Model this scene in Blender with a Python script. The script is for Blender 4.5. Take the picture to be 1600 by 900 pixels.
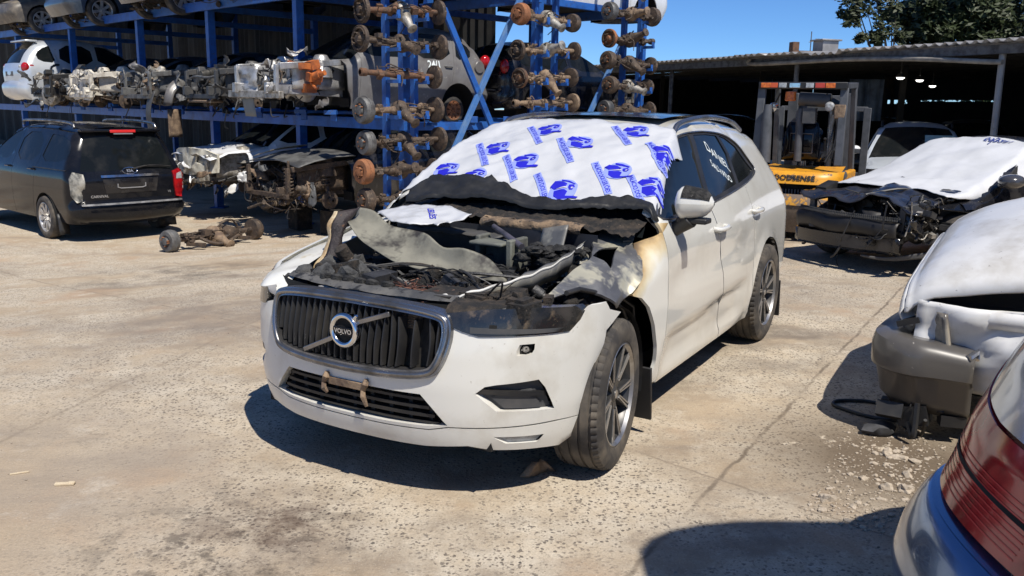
import bpy, bmesh, math, random
import numpy as np
from mathutils import Vector, Matrix, noise as mn
from mathutils.geometry import delaunay_2d_cdt
D=bpy.data
for o in list(D.objects): D.objects.remove(o)
S=bpy.context.scene; C=S.collection
R=math.radians
# ---------------------------------------------------------------- camera, sky, sun, exposure
FP,PITCH,ROLL,CH=1371.58,.205592,-.0178254,1.73236
cp_,sp_,cr_,sr_=math.cos(PITCH),math.sin(PITCH),math.cos(ROLL),math.sin(ROLL)
camd=D.cameras.new('camera'); cam=D.objects.new('camera',camd); C.objects.link(cam)
vX=Vector((1,0,0)); vU=Vector((0,sp_,cp_)); vD=Vector((0,cp_,-sp_))
rt=cr_*vX-sr_*vU; up=sr_*vX+cr_*vU; bk=-vD
cam.matrix_world=Matrix(((rt.x,up.x,bk.x,0),(rt.y,up.y,bk.y,0),(rt.z,up.z,bk.z,CH),(0,0,0,1)))
camd.sensor_width=36; camd.lens=FP/1600*36; camd.clip_end=3000; camd.clip_start=.05
S.camera=cam
SUNV=Vector((.315,-.558,1.0)).normalized()
w=D.worlds.new('World'); S.world=w; w.use_nodes=True
nt=w.node_tree; bg=nt.nodes['Background']
sky=nt.nodes.new('ShaderNodeTexSky'); sky.sky_type='NISHITA'; sky.sun_disc=False
sky.sun_elevation=math.asin(SUNV.z); sky.sun_rotation=math.atan2(SUNV.x,SUNV.y)
sky.altitude=3500; sky.air_density=1.0; sky.dust_density=0; sky.ozone_density=8.0
tint=nt.nodes.new('ShaderNodeMix'); tint.data_type='RGBA'; tint.blend_type='MULTIPLY'; tint.inputs[0].default_value=1; tint.inputs[7].default_value=(.80,1.02,1.20,1); nt.links.new(sky.outputs[0],tint.inputs[6]); nt.links.new(tint.outputs[2],bg.inputs[0]); bg.inputs[1].default_value=.09
sl=D.lights.new('sun','SUN'); sl.energy=4.6; sl.angle=R(.5); sl.color=(1,.94,.85)
so=D.objects.new('sun',sl); C.objects.link(so); so.rotation_euler=SUNV.to_track_quat('Z','Y').to_euler(); so.location=(3,-6,12)
S.view_settings.view_transform='Standard'; S.view_settings.look='None'; S.view_settings.gamma=1; S.view_settings.exposure=.25
S.render.engine='CYCLES'
# ---------------------------------------------------------------- pixel <-> place helpers (used to read real positions off the photo)
def ray(px,py):
    xx=(px-800)/FP; uu=(450-py)/FP
    x=xx*cr_+uu*sr_; u=-xx*sr_+uu*cr_
    return Vector((x,cp_+u*sp_,-sp_+u*cp_))
def at(px,py,Y):
    r=ray(px,py); t=Y/r.y; return Vector((r.x*t,Y,CH+r.z*t))
def gnd(px,py,z=0):
    r=ray(px,py); t=(z-CH)/r.z; return Vector((r.x*t,r.y*t,z))
# ---------------------------------------------------------------- materials
MATS={}
def mat(name,c,c2=None,scale=6,lo=.45,hi=.6,rough=.5,rough2=None,metal=0,bump=0,bscale=60,coat=0,c3=None,s3=20,lo3=.6,hi3=.7,emit=None,spec=.5,alpha=None):
    if name in MATS: return MATS[name]
    m=D.materials.new(name); m.use_nodes=True; n=m.node_tree; L=n.links
    p=n.nodes['Principled BSDF']; p.inputs['Roughness'].default_value=rough; p.inputs['Metallic'].default_value=metal
    p.inputs['Specular IOR Level'].default_value=spec
    if coat: p.inputs['Coat Weight'].default_value=coat; p.inputs['Coat Roughness'].default_value=.06
    tc=n.nodes.new('ShaderNodeTexCoord')
    def nz(sc,d=6,r=.6):
        t=n.nodes.new('ShaderNodeTexNoise'); t.inputs['Scale'].default_value=sc; t.inputs['Detail'].default_value=d; t.inputs['Roughness'].default_value=r
        L.new(tc.outputs['Object'],t.inputs['Vector']); return t
    def ramp(src,a,b):
        mr=n.nodes.new('ShaderNodeMapRange'); mr.inputs[1].default_value=a; mr.inputs[2].default_value=b; L.new(src,mr.inputs[0]); return mr.outputs[0]
    def mix(f,a,b):
        x=n.nodes.new('ShaderNodeMix'); x.data_type='RGBA'; L.new(f,x.inputs[0])
        for i,v in ((6,a),(7,b)):
            if isinstance(v,tuple): x.inputs[i].default_value=(*v,1)
            else: L.new(v,x.inputs[i])
        return x.outputs[2]
    col=c
    if c2:
        t=nz(scale); f=ramp(t.outputs[0],lo,hi); col=mix(f,c,c2)
        if rough2 is not None:
            mr=n.nodes.new('ShaderNodeMapRange'); mr.inputs[1].default_value=lo; mr.inputs[2].default_value=hi
            mr.inputs[3].default_value=rough; mr.inputs[4].default_value=rough2; L.new(t.outputs[0],mr.inputs[0]); L.new(mr.outputs[0],p.inputs['Roughness'])
    if c3:
        t=nz(s3,4,.7); col=mix(ramp(t.outputs[0],lo3,hi3),col,c3)
    if isinstance(col,tuple): p.inputs['Base Color'].default_value=(*col,1)
    else: L.new(col,p.inputs['Base Color'])
    if bump:
        t=nz(bscale,5,.65); b=n.nodes.new('ShaderNodeBump'); b.inputs['Strength'].default_value=bump; b.inputs['Distance'].default_value=.02
        L.new(t.outputs[0],b.inputs['Height']); L.new(b.outputs[0],p.inputs['Normal'])
    if emit: p.inputs['Emission Color'].default_value=(*emit[:3],1); p.inputs['Emission Strength'].default_value=emit[3]
    if alpha: p.inputs['Transmission Weight'].default_value=alpha
    MATS[name]=m; return m
white=mat('white_paint',(.68,.67,.615),(.57,.55,.49),2.5,.48,.75,rough=.24,coat=1,c3=(.38,.35,.3),s3=60,lo3=.68,hi3=.78)
bumpw=mat('white_bumper_paint',(.66,.65,.60),(.52,.49,.42),3,.48,.7,rough=.35,coat=.4,c3=(.30,.26,.2),s3=45,lo3=.66,hi3=.76)
whitebg=mat('white_paint_dusty',(.72,.73,.74),(.6,.59,.56),2,.45,.7,rough=.3,coat=.5)
silver=mat('silver_paint',(.45,.47,.50),(.38,.40,.42),2,.4,.7,rough=.28,metal=.75,coat=.8)
lightsilver=mat('pale_silver_paint',(.62,.66,.70),(.52,.55,.58),2,.4,.7,rough=.3,metal=.35,coat=.6)
blackp=mat('black_paint',(.006,.007,.010),(.014,.014,.016),3,.45,.7,rough=.10,rough2=.2,coat=.1,spec=.3)
blackdust=mat('black_paint_dusty',(.010,.010,.012),(.05,.045,.04),4,.5,.75,rough=.25,rough2=.5,coat=.5)
greyp=mat('grey_paint',(.17,.165,.16),(.11,.10,.095),2,.45,.65,rough=.4,coat=.3,c3=(.3,.28,.25),s3=12,lo3=.62,hi3=.72)
darkblue=mat('dark_blue_paint',(.05,.07,.10),(.03,.04,.055),3,.45,.6,rough=.35,coat=.5)
glass=mat('dark_glass',(.008,.010,.011),(.03,.03,.028),3,.5,.8,rough=.06,rough2=.16,spec=.2)
glassd=mat('dusty_dark_glass',(.014,.015,.015),(.05,.05,.045),9,.52,.75,rough=.10,rough2=.3)
rubber=mat('tyre_rubber',(.022,.021,.020),(.06,.053,.045),5,.42,.7,rough=.75,bump=.15,bscale=90)
rubdust=mat('dusty_rubber',(.035,.032,.03),(.13,.11,.085),6,.42,.68,rough=.85)
plast=mat('black_plastic',(.014,.014,.015),(.035,.032,.028),5,.45,.7,rough=.5)
plastg=mat('grey_plastic',(.05,.052,.055),(.09,.085,.08),6,.45,.7,rough=.55)
chrome=mat('chrome',(.72,.73,.75),(.5,.48,.45),9,.5,.75,rough=.12,rough2=.35,metal=1)
chromed=mat('sooted_chrome',(.30,.30,.31),(.13,.125,.12),7,.42,.66,rough=.25,rough2=.5,metal=.9)
alum=mat('aluminium',(.5,.49,.47),(.24,.22,.19),8,.4,.66,rough=.42,metal=.7,bump=.2)
alumd=mat('dull_aluminium',(.42,.40,.36),(.17,.15,.12),9,.42,.6,rough=.5,metal=.35,bump=.3)
rimg=mat('rim_dark_grey',(.045,.046,.048),(.09,.085,.08),8,.5,.7,rough=.4,metal=.4)
rimm=mat('rim_machined',(.46,.45,.44),(.3,.28,.25),12,.5,.72,rough=.35,metal=.85)
rims=mat('rim_silver',(.55,.54,.52),(.36,.33,.28),8,.48,.7,rough=.35,metal=.6)
rust=mat('rusty_steel',(.17,.085,.045),(.075,.05,.036),14,.4,.62,rough=.85,bump=.5,bscale=90,c3=(.30,.15,.07),s3=26,lo3=.58,hi3=.72)
rustd=mat('dark_greasy_steel',(.10,.068,.045),(.04,.03,.024),12,.4,.62,rough=.7,bump=.5,bscale=80,c3=(.24,.18,.12),s3=22,lo3=.58,hi3=.7)
rusto=mat('orange_rust',(.32,.13,.055),(.20,.09,.045),10,.4,.62,rough=.9,bump=.4,c3=(.09,.055,.04),s3=24,lo3=.58,hi3=.7)
tanm=mat('dusty_tan_metal',(.27,.19,.12),(.12,.08,.055),10,.4,.62,rough=.8,bump=.4,c3=(.06,.05,.04),s3=30,lo3=.58,hi3=.7)
greym=mat('grey_steel',(.17,.17,.165),(.08,.075,.07),9,.4,.62,rough=.6,metal=.3,bump=.3)
char=mat('charred_residue',(.012,.012,.012),(.055,.053,.05),22,.45,.68,rough=.85,bump=1,bscale=70,c3=(.16,.15,.14),s3=60,lo3=.62,hi3=.72)
charb=mat('charred_brown',(.014,.013,.012),(.06,.045,.032),14,.45,.65,rough=.85,bump=.8,bscale=60,c3=(.2,.15,.11),s3=38,lo3=.64,hi3=.74)
burntm=mat('burnt_bare_metal',(.20,.195,.18),(.10,.10,.10),6,.4,.65,rough=.5,metal=.35,c3=(.38,.36,.29),s3=5,lo3=.52,hi3=.66)
primer=mat('scorched_primer',(.23,.22,.175),(.14,.135,.11),5,.42,.62,rough=.6,c3=(.04,.036,.032),s3=4.5,lo3=.50,hi3=.62,bump=.1)
brownb=mat('burnt_brown_steel',(.035,.026,.026),(.015,.012,.014),8,.42,.62,rough=.6,c3=(.20,.10,.05),s3=26,lo3=.62,hi3=.74,bump=.4)
cream=mat('blistered_cream_paint',(.60,.50,.33),(.36,.24,.12),13,.45,.65,rough=.6,bump=.3)
blue=mat('blue_rack_paint',(.022,.115,.42),(.018,.075,.27),5,.45,.65,rough=.45,c3=(.09,.08,.07),s3=14,lo3=.60,hi3=.72)
blueg=mat('blue_brace_paint',(.06,.17,.42),(.12,.22,.40),6,.45,.65,rough=.45)
dark=mat('black_void',(.006,.006,.006),rough=.9)
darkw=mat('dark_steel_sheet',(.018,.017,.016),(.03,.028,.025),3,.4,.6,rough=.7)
red=mat('red_lens',(.42,.01,.012),(.25,.006,.01),12,.45,.6,rough=.08,coat=.6)
redl=mat('red_lens_bright',(.65,.03,.03),rough=.1,coat=.5)
clear=mat('clear_lens',(.45,.46,.46),(.25,.25,.25),18,.4,.6,rough=.08,coat=.6)
orange=mat('orange_lens',(.75,.20,.03),(.5,.1,.02),30,.4,.6,rough=.3)
sheet=mat('white_plastic_sheet',(.58,.59,.605),(.53,.54,.555),3,.4,.6,rough=.32,coat=.2)
sheetw=mat('white_cover_sheet',(.60,.61,.625),(.54,.55,.56),3,.4,.6,rough=.45)
logod=mat('print_dark_blue',(.022,.02,.48),rough=.35)
logol=mat('print_light_blue',(.28,.34,.80),rough=.35)
cloth=mat('black_sheeting',(.014,.014,.014),(.035,.034,.032),6,.45,.7,rough=.5,bump=.1)
yellow=mat('forklift_yellow',(.72,.33,.02),(.60,.26,.02),5,.45,.65,rough=.4,c3=(.12,.085,.06),s3=9,lo3=.58,hi3=.64)
yellows=mat('scraped_yellow',(.20,.15,.11),(.62,.30,.03),6,.52,.56,rough=.6,bump=.2)
scrape=mat('scraped_brown_steel',(.16,.12,.085),(.10,.075,.055),9,.42,.62,rough=.7,c3=(.28,.22,.16),s3=30,lo3=.58,hi3=.7)
fgrey=mat('forklift_grey',(.095,.10,.11),(.06,.065,.07),6,.45,.65,rough=.5)
textd=mat('dark_lettering',(.02,.02,.02),rough=.5)
textw=mat('white_marker',(.72,.78,.78),rough=.5)
textg=mat('bright_badge',(.6,.6,.6),rough=.3,metal=.7)
# ---------------------------------------------------------------- mesh builder
class B:
    def __init__(s): s.v=[]; s.f=[]
    def add(s,vs,fs):
        k=len(s.v); s.v+= [tuple(v) for v in vs]; s.f+=[tuple(i+k for i in f) for f in fs]; return s
    def box(s,c,d,rot=None):
        c=Vector(c); vs=[]
        for z in(-.5,.5):
            for x,y in((-.5,-.5),(.5,-.5),(.5,.5),(-.5,.5)):
                v=Vector((x*d[0],y*d[1],z*d[2]))
                if rot is not None: v=rot@v
                vs.append(c+v)
        return s.add(vs,[(3,2,1,0),(4,5,6,7),(0,1,5,4),(1,2,6,5),(2,3,7,6),(3,0,4,7)])
    def bar(s,a,b,w,h=None,upv=(0,0,1)):
        a=Vector(a);b=Vector(b);h=h or w;d=(b-a);L=d.length;d.normalize()
        u=Vector(upv); 
        if abs(d.dot(u))>.98: u=Vector((0,1,0))
        x=d.cross(u).normalized(); y=x.cross(d)
        return s.box((a+b)/2,(w,L,h),Matrix((x,d,y)).transposed())
    def tube(s,pts,r,n=8,cap=True):
        pts=[Vector(p) for p in pts]; m=len(pts)
        rs=r if isinstance(r,(list,tuple)) else [r]*m
        vs=[];fs=[];prev=None
        for i,p in enumerate(pts):
            t=(pts[min(i+1,m-1)]-pts[max(i-1,0)])
            if t.length<1e-9: t=Vector((0,0,1))
            t.normalize()
            if prev is None:
                u=Vector((0,0,1)) if abs(t.z)<.9 else Vector((1,0,0))
                x=t.cross(u).normalized()
            else:
                x=(prev-t*prev.dot(t))
                x=x.normalized() if x.length>1e-6 else t.cross(Vector((.3,.5,.8))).normalized()
            prev=x; y=t.cross(x)
            for k in range(n):
                a=2*math.pi*k/n; vs.append(p+(x*math.cos(a)+y*math.sin(a))*rs[i])
        for i in range(m-1):
            for k in range(n): fs.append((i*n+k,i*n+(k+1)%n,(i+1)*n+(k+1)%n,(i+1)*n+k))
        if cap: fs.append(tuple(range(n-1,-1,-1))); fs.append(tuple((m-1)*n+k for k in range(n)))
        return s.add(vs,fs)
    def cyl(s,a,b,r0,r1=None,n=16): return s.tube([a,b],[r0,r0 if r1 is None else r1],n)
    def lathe(s,prof,o=(0,0,0),axis=(0,1,0),n=32,mod=None):
        # prof: (radius, offset along axis)
        o=Vector(o);ax=Vector(axis).normalized();u=Vector((0,0,1)) if abs(ax.z)<.9 else Vector((1,0,0))
        x=ax.cross(u).normalized(); y=ax.cross(x); vs=[];fs=[]; m=len(prof)
        for k in range(n):
            a=2*math.pi*k/n
            for i,(r,h) in enumerate(prof):
                if mod: r=mod(k,i,r)
                vs.append(o+ax*h+(x*math.cos(a)+y*math.sin(a))*r)
        for k in range(n):
            k2=(k+1)%n
            for i in range(m-1): fs.append((k*m+i,k*m+i+1,k2*m+i+1,k2*m+i))
        return s.add(vs,fs)
    def grid(s,fn,us,vs_,flip=False):
        P=[fn(u,v) for u in us for v in vs_]; n=len(vs_); fs=[]
        for i in range(len(us)-1):
            for j in range(n-1):
                q=(i*n+j,i*n+j+1,(i+1)*n+j+1,(i+1)*n+j); fs.append(q[::-1] if flip else q)
        return s.add(P,fs)
    def poly(s,pts,thick,nrm):
        n=len(pts); nv=Vector(nrm)*thick; p=[Vector(q) for q in pts]
        return s.add(p+[q-nv for q in p],[tuple(range(n)),tuple(range(2*n-1,n-1,-1))]+[(i,n+i,n+(i+1)%n,(i+1)%n) for i in range(n)])
    def blob(s,c,r,seed=0,amp=.3,fr=2.0,sub=2,sc=(1,1,1)):
        bm=bmesh.new(); bmesh.ops.create_icosphere(bm,subdivisions=sub,radius=1); c=Vector(c); vs=[]
        for v in bm.verts:
            k=1+amp*mn.noise(v.co*fr+Vector((seed*3.1,seed*1.7,seed)))
            vs.append(c+Vector((v.co.x*r*sc[0],v.co.y*r*sc[1],v.co.z*r*sc[2]))*k)
        fs=[tuple(v.index for v in f.verts) for f in bm.faces]; bm.free(); return s.add(vs,fs)
    def mirror(s):
        b=B(); b.v=[(x,-y,z) for x,y,z in s.v]; b.f=[f[::-1] for f in s.f]; return b
def obj(name,b,m,parent=None,smooth=35,bev=0,loc=None,solid=0,label=None,sub=0,attr=None):
    me=D.meshes.new(name); me.from_pydata(b.v,[],b.f); me.materials.append(m); me.update()
    if smooth:
        me.polygons.foreach_set('use_smooth',[True]*len(me.polygons))
        if smooth<180: me.set_sharp_from_angle(angle=R(smooth))
    if attr is not None:
        a=me.attributes.new('burn','FLOAT','POINT'); a.data.foreach_set('value',attr)
    o=D.objects.new(name,me); C.objects.link(o)
    if parent: o.parent=parent
    if loc: o.location=loc
    if solid: md=o.modifiers.new('solid','SOLIDIFY'); md.thickness=solid; md.offset=-1
    if sub: md=o.modifiers.new('sub','SUBSURF'); md.levels=sub; md.render_levels=sub
    if bev: md=o.modifiers.new('bev','BEVEL'); md.width=bev; md.segments=2; md.limit_method='ANGLE'; md.angle_limit=R(40)
    if label: o['label']=label
    return o
def thing(name,label,cat,loc=(0,0,0),rotz=0,group=None):
    o=D.objects.new(name,None); C.objects.link(o); o.location=loc; o.rotation_euler=(0,0,rotz); o.empty_display_size=.2
    o['label']=label; o['category']=cat
    if group: o['group']=group
    return o
def tag(o,label,cat,group=None):
    o['label']=label; o['category']=cat
    if group: o['group']=group
    return o
def structure(name,b,m,**k): o=obj(name,b,m,**k); o['kind']='structure'; return o
def dup(root,loc,rotz,label=None):
    r=root.copy(); C.objects.link(r); r.location=loc; r.rotation_euler=(0,0,rotz)
    if label: r['label']=label
    for ch in list(root.children):
        c=ch.copy(); C.objects.link(c); c.parent=r
        for g in list(ch.children): d=g.copy(); C.objects.link(d); d.parent=c
    return r
def inpoly(P,poly):
    P=np.asarray(P,float); poly=np.asarray(poly,float); x,y=P[:,0],P[:,1]; r=np.zeros(len(P),bool)
    a=poly; b=np.roll(poly,-1,0)
    for (x0,y0),(x1,y1) in zip(a,b):
        if y0==y1: continue
        c=((y0>y)!=(y1>y))&(x<(x1-x0)*(y-y0)/(y1-y0)+x0); r^=c
    return r
def dens(poly,step,closed=True):
    out=[]; n=len(poly)
    for i in range(n if closed else n-1):
        a=np.array(poly[i],float); b=np.array(poly[(i+1)%n],float); k=max(1,int(math.ceil(np.linalg.norm(b-a)/step)))
        for j in range(k): out.append(a+(b-a)*j/k)
    if not closed: out.append(np.array(poly[-1],float))
    return np.array(out)
def smoothpoly(pts,it=2,closed=True):   # corner-cutting
    p=np.array(pts,float)
    for _ in range(it):
        q=np.roll(p,-1,0); a=.75*p+.25*q; b=.25*p+.75*q
        n=np.empty((2*len(p),p.shape[1])); n[0::2]=a; n[1::2]=b
        if not closed: n=np.vstack([p[:1],n[:-2],p[-1:]])
        p=n
    return p
def segdist(P,a,b):
    ab=b-a; t=np.clip(((P-a)@ab)/max(ab@ab,1e-12),0,1); return np.linalg.norm(P-(a+t[:,None]*ab),axis=1),t
def cdt(outline,holes=(),step=.05):
    loops=[dens(outline,step)]+[dens(h,step) for h in holes]
    vs=[];es=[]
    for l in loops:
        k=len(vs); n=len(l); vs+= [tuple(p) for p in l]; es+=[(k+i,k+(i+1)%n) for i in range(n)]
    o=np.asarray(outline); mnx,mny=o.min(0); mxx,mxy=o.max(0)
    gx=np.arange(mnx+step*.5,mxx,step); gy=np.arange(mny+step*.5,mxy,step*.87); pts=[]
    for j,y in enumerate(gy):
        for x in gx: pts.append((x+(step*.5 if j%2 else 0),y))
    if pts:
        P=np.array(pts); k=inpoly(P,outline)
        for h in holes: k&=~inpoly(P,h)
        P=P[k]
        if len(P):
            dm=np.full(len(P),9.)
            for l in loops:
                for i in range(len(l)): dm=np.minimum(dm,np.linalg.norm(P-(l[i]+l[(i+1)%len(l)])/2,axis=1))
            P=P[dm>step*.5]; vs+=[tuple(p) for p in P]
    r=delaunay_2d_cdt([Vector(v) for v in vs],es,[],0,1e-5)
    V=np.array([tuple(v) for v in r[0]]); F=[tuple(f) for f in r[2]]
    cen=np.array([V[list(f)].mean(0) for f in F]); k=inpoly(cen,outline)
    for h in holes: k&=~inpoly(cen,h)
    F=[f for f,q in zip(F,k) if q]
    F2=[]
    for f in F:
        a,b,c=V[f[0]],V[f[1]],V[f[2]]
        F2.append(f if (b[0]-a[0])*(c[1]-a[1])-(b[1]-a[1])*(c[0]-a[0])>0 else f[::-1])
    return V,F2
def patch(fn,outline,holes=(),step=.05,rim=0,rimdir=None,flip=False):
    """trimmed surface: fn maps an (n,2) array to an (n,3) array; rim folds the edges back by that depth along rimdir"""
    V,F=cdt(outline,holes,step); P=np.asarray(fn(V),float); b=B()
    if flip: F=[f[::-1] for f in F]
    b.add(P,F)
    if rim:
        ec={}
        for f in F:
            for i in range(3):
                e=(f[i],f[(i+1)%3]); ec[e]=1
        be=[e for e in ec if (e[1],e[0]) not in ec]
        ids=sorted({i for e in be for i in e}); mp={i:len(b.v)+k for k,i in enumerate(ids)}
        rd=np.asarray(rimdir(P[ids]) if callable(rimdir) else np.tile(rimdir,(len(ids),1)))
        b.v+=[tuple(q) for q in P[ids]+rd*rim]
        b.f+=[(e[1],e[0],mp[e[0]],mp[e[1]]) for e in be]
    b.uv=V
    return b
def textmesh(s,size=1,bold=0,align='CENTER'):
    cu=D.curves.new('t','FONT'); cu.body=s; cu.size=size; cu.align_x=align; cu.align_y='CENTER'; cu.offset=bold; cu.resolution_u=3
    o=D.objects.new('t',cu); C.objects.link(o); dg=bpy.context.evaluated_depsgraph_get(); dg.update()
    me=D.meshes.new_from_object(o.evaluated_get(dg)); V=np.array([tuple(v.co) for v in me.vertices]).reshape(-1,3)[:,:2]; F=[tuple(p.vertices) for p in me.polygons]
    D.objects.remove(o); D.meshes.remove(me); D.curves.remove(cu); return V,F
def text3d(b,s,size,origin,xd,yd,bold=.0):
    V,F=textmesh(s,size,bold); o=Vector(origin);x=Vector(xd).normalized();y=Vector(yd).normalized()
    return b.add([o+x*u+y*v for u,v in V],F)
def catmull(pts,n=6):
    p=np.array(pts,float); 
    if len(p)<3: return np.array([p[0]+(p[-1]-p[0])*i/n for i in range(n+1)])
    q=np.vstack([2*p[0]-p[1],p,2*p[-1]-p[-2]]); out=[]
    for i in range(1,len(q)-2):
        for k in range(n):
            t=k/n; a,b_,c,d=q[i-1:i+3]
            out.append(.5*((2*b_)+(-a+c)*t+(2*a-5*b_+4*c-d)*t*t+(-a+3*b_-3*c+d)*t**3))
    out.append(p[-1]); return np.array(out)
# ---------------------------------------------------------------- car body kit
def halfplane(poly,a,b,off=0):
    """keep the part of poly on the left of a->b (shifted left by off)"""
    a=np.array(a,float);b=np.array(b,float);d=(b-a)/np.linalg.norm(b-a);n=np.array([-d[1],d[0]]);c=a+n*off
    out=[];m=len(poly)
    for i in range(m):
        p=np.array(poly[i]);q=np.array(poly[(i+1)%m]);sp=(p-c)@n;sq=(q-c)@n
        if sp>=0: out.append(p)
        if sp*sq<0: out.append(p+(q-p)*sp/(sp-sq))
    return out
class Body:
    def __init__(s,prof,W,sill,axles,rw,taper=lambda x:1+0*x,feat=None,crown=.03,nseg=6,archr=.05):
        s.W=np.array(W,float); s.taper=taper; s.feat=feat; s.crown=crown; s.segs=[]; T=[]; s.rw=rw; s.axles=axles; s.sill=sill
        for name,pts in prof:
            q=catmull(pts,nseg); s.segs.append((name,q)); T+= list(q if not T else q[1:])
        s.top=np.array(T)
        # outline, from the rear bottom along the sill with its arches to the front bottom
        bot=[]; 
        for ax,az in sorted(axles):
            Ra=rw+archr
            if az-Ra<sill:
                h=math.acos(max(-1,min(1,(az-sill)/Ra)))
                A=np.linspace(-math.pi/2-(math.pi/2-0)+ (h-math.pi/2) if False else math.pi+math.asin((az-sill)/Ra),-math.asin((az-sill)/Ra),22)
                bot+=[(ax+Ra*math.cos(a),az+Ra*math.sin(a)) for a in A]
        s.outline=np.array([tuple(p[:2]) for p in s.top]+[(x,z) for x,z in bot if s.top[-1][0]<x<s.top[0][0]])
        if len(s.outline)==len(s.top): s.outline=np.vstack([s.outline,[(s.top[-1][0],sill),(s.top[0][0],sill)]])
    def base(s,x,z):
        y=np.interp(z,s.W[:,0],s.W[:,1])*s.taper(x)
        if s.feat is not None: y=y+s.feat(x,z)
        return y
    def Y(s,V,inset=0):
        V=np.asarray(V,float); dmin=np.full(len(V),9.); rr=np.full(len(V),.1)
        for a,b in zip(s.top[:-1],s.top[1:]):
            d,t=segdist(V,a[:2],b[:2]); r=a[2]+(b[2]-a[2])*t; k=d<dmin; dmin[k]=d[k]; rr[k]=r[k]
        drop=np.where(dmin<rr,rr-np.sqrt(np.maximum(rr**2-(rr-dmin)**2,0)),0)
        return s.base(V[:,0],V[:,1])-drop-inset
    def fn(s,inset=0): return lambda V:np.stack([V[:,0],s.Y(V,inset),V[:,1]],1)
    def side(s,outline,holes=(),step=.07,inset=0,rim=.02): return patch(s.fn(inset),outline,holes,step,rim,(0,-1,0),flip=True)
    def ribbon(s,name,n=13,lift=0,trim=0):
        q=dict(s.segs)[name]; w=np.maximum(s.base(q[:,0],q[:,1])-q[:,2],.05); d=np.gradient(q[:,:2],axis=0); d/=np.linalg.norm(d,axis=1)[:,None]+1e-9
        nr=np.stack([d[:,1],-d[:,0]],1)      # travelling front->rear over the top: outward normal
        b=B(); ts=np.linspace(-1,1,n)
        if trim: ts=ts*(1-trim)
        def f(i,t):
            c=s.crown*(1-t*t)+lift; return (q[i,0]+nr[i,0]*c,t*w[i],q[i,1]+nr[i,1]*c)
        i0,i1=(0,len(q)) if not trim else (1,len(q)-1)
        return b.grid(f,list(range(i0,i1)),list(ts),flip=True)
def flipfix(b): return b
def tyre_mesh(Rt,wd,Rr,detail=0):
    h=wd/2; b=B(); sh=.02
    pr=[(Rr,-h*.82),(Rr+.012,-h*.95),(Rr+(Rt-Rr)*.5,-h*1.04),(Rt-.035,-h*.98),(Rt-.012,-h*.90)]
    g=[-.62,-.2,.2,.62]
    if detail:
        for q in g:
            pr+=[(Rt-.003,(q-.07)*h),(Rt-.012,(q-.055)*h),(Rt-.012,(q+.055)*h),(Rt-.002,(q+.07)*h)]
    else: pr+=[(Rt-.002,-.6*h),(Rt,0),(Rt-.002,.6*h)]
    pr+=[(Rt-.012,h*.90),(Rt-.035,h*.98),(Rr+(Rt-Rr)*.5,h*1.04),(Rr+.012,h*.95),(Rr,h*.82)]
    m=len(pr)
    def mod(k,i,r):
        if detail and (i in (4,5,m-6,m-5)) and k%4==0: return r-.007
        return r
    return b.lathe(pr,n=240 if detail else 40,mod=mod)
def spoke(b,a0,r0,r1,w0,w1,y0,y1,th,lean=0):
    """one tapered spoke in the wheel plane, outer face at +y"""
    c0=(r0*math.cos(a0),r0*math.sin(a0)); a1=a0+lean; c1=(r1*math.cos(a1),r1*math.sin(a1))
    d=np.array(c1)-np.array(c0); d/=np.linalg.norm(d); n=np.array([-d[1],d[0]])
    vs=[]
    for (c,w_,y) in ((c0,w0,y0),(c1,w1,y1)):
        for sg in(-1,1):
            for dy in(0,-th): vs.append((c[0]+n[0]*sg*w_/2,y+dy,c[1]+n[1]*sg*w_/2))
    # idx: 0 (-,top)1(-,bot)2(+,top)3(+,bot) 4.. outer
    b.add(vs,[(0,4,6,2),(1,3,7,5),(0,1,5,4),(2,6,7,3),(4,5,7,6),(0,2,3,1)])
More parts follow.
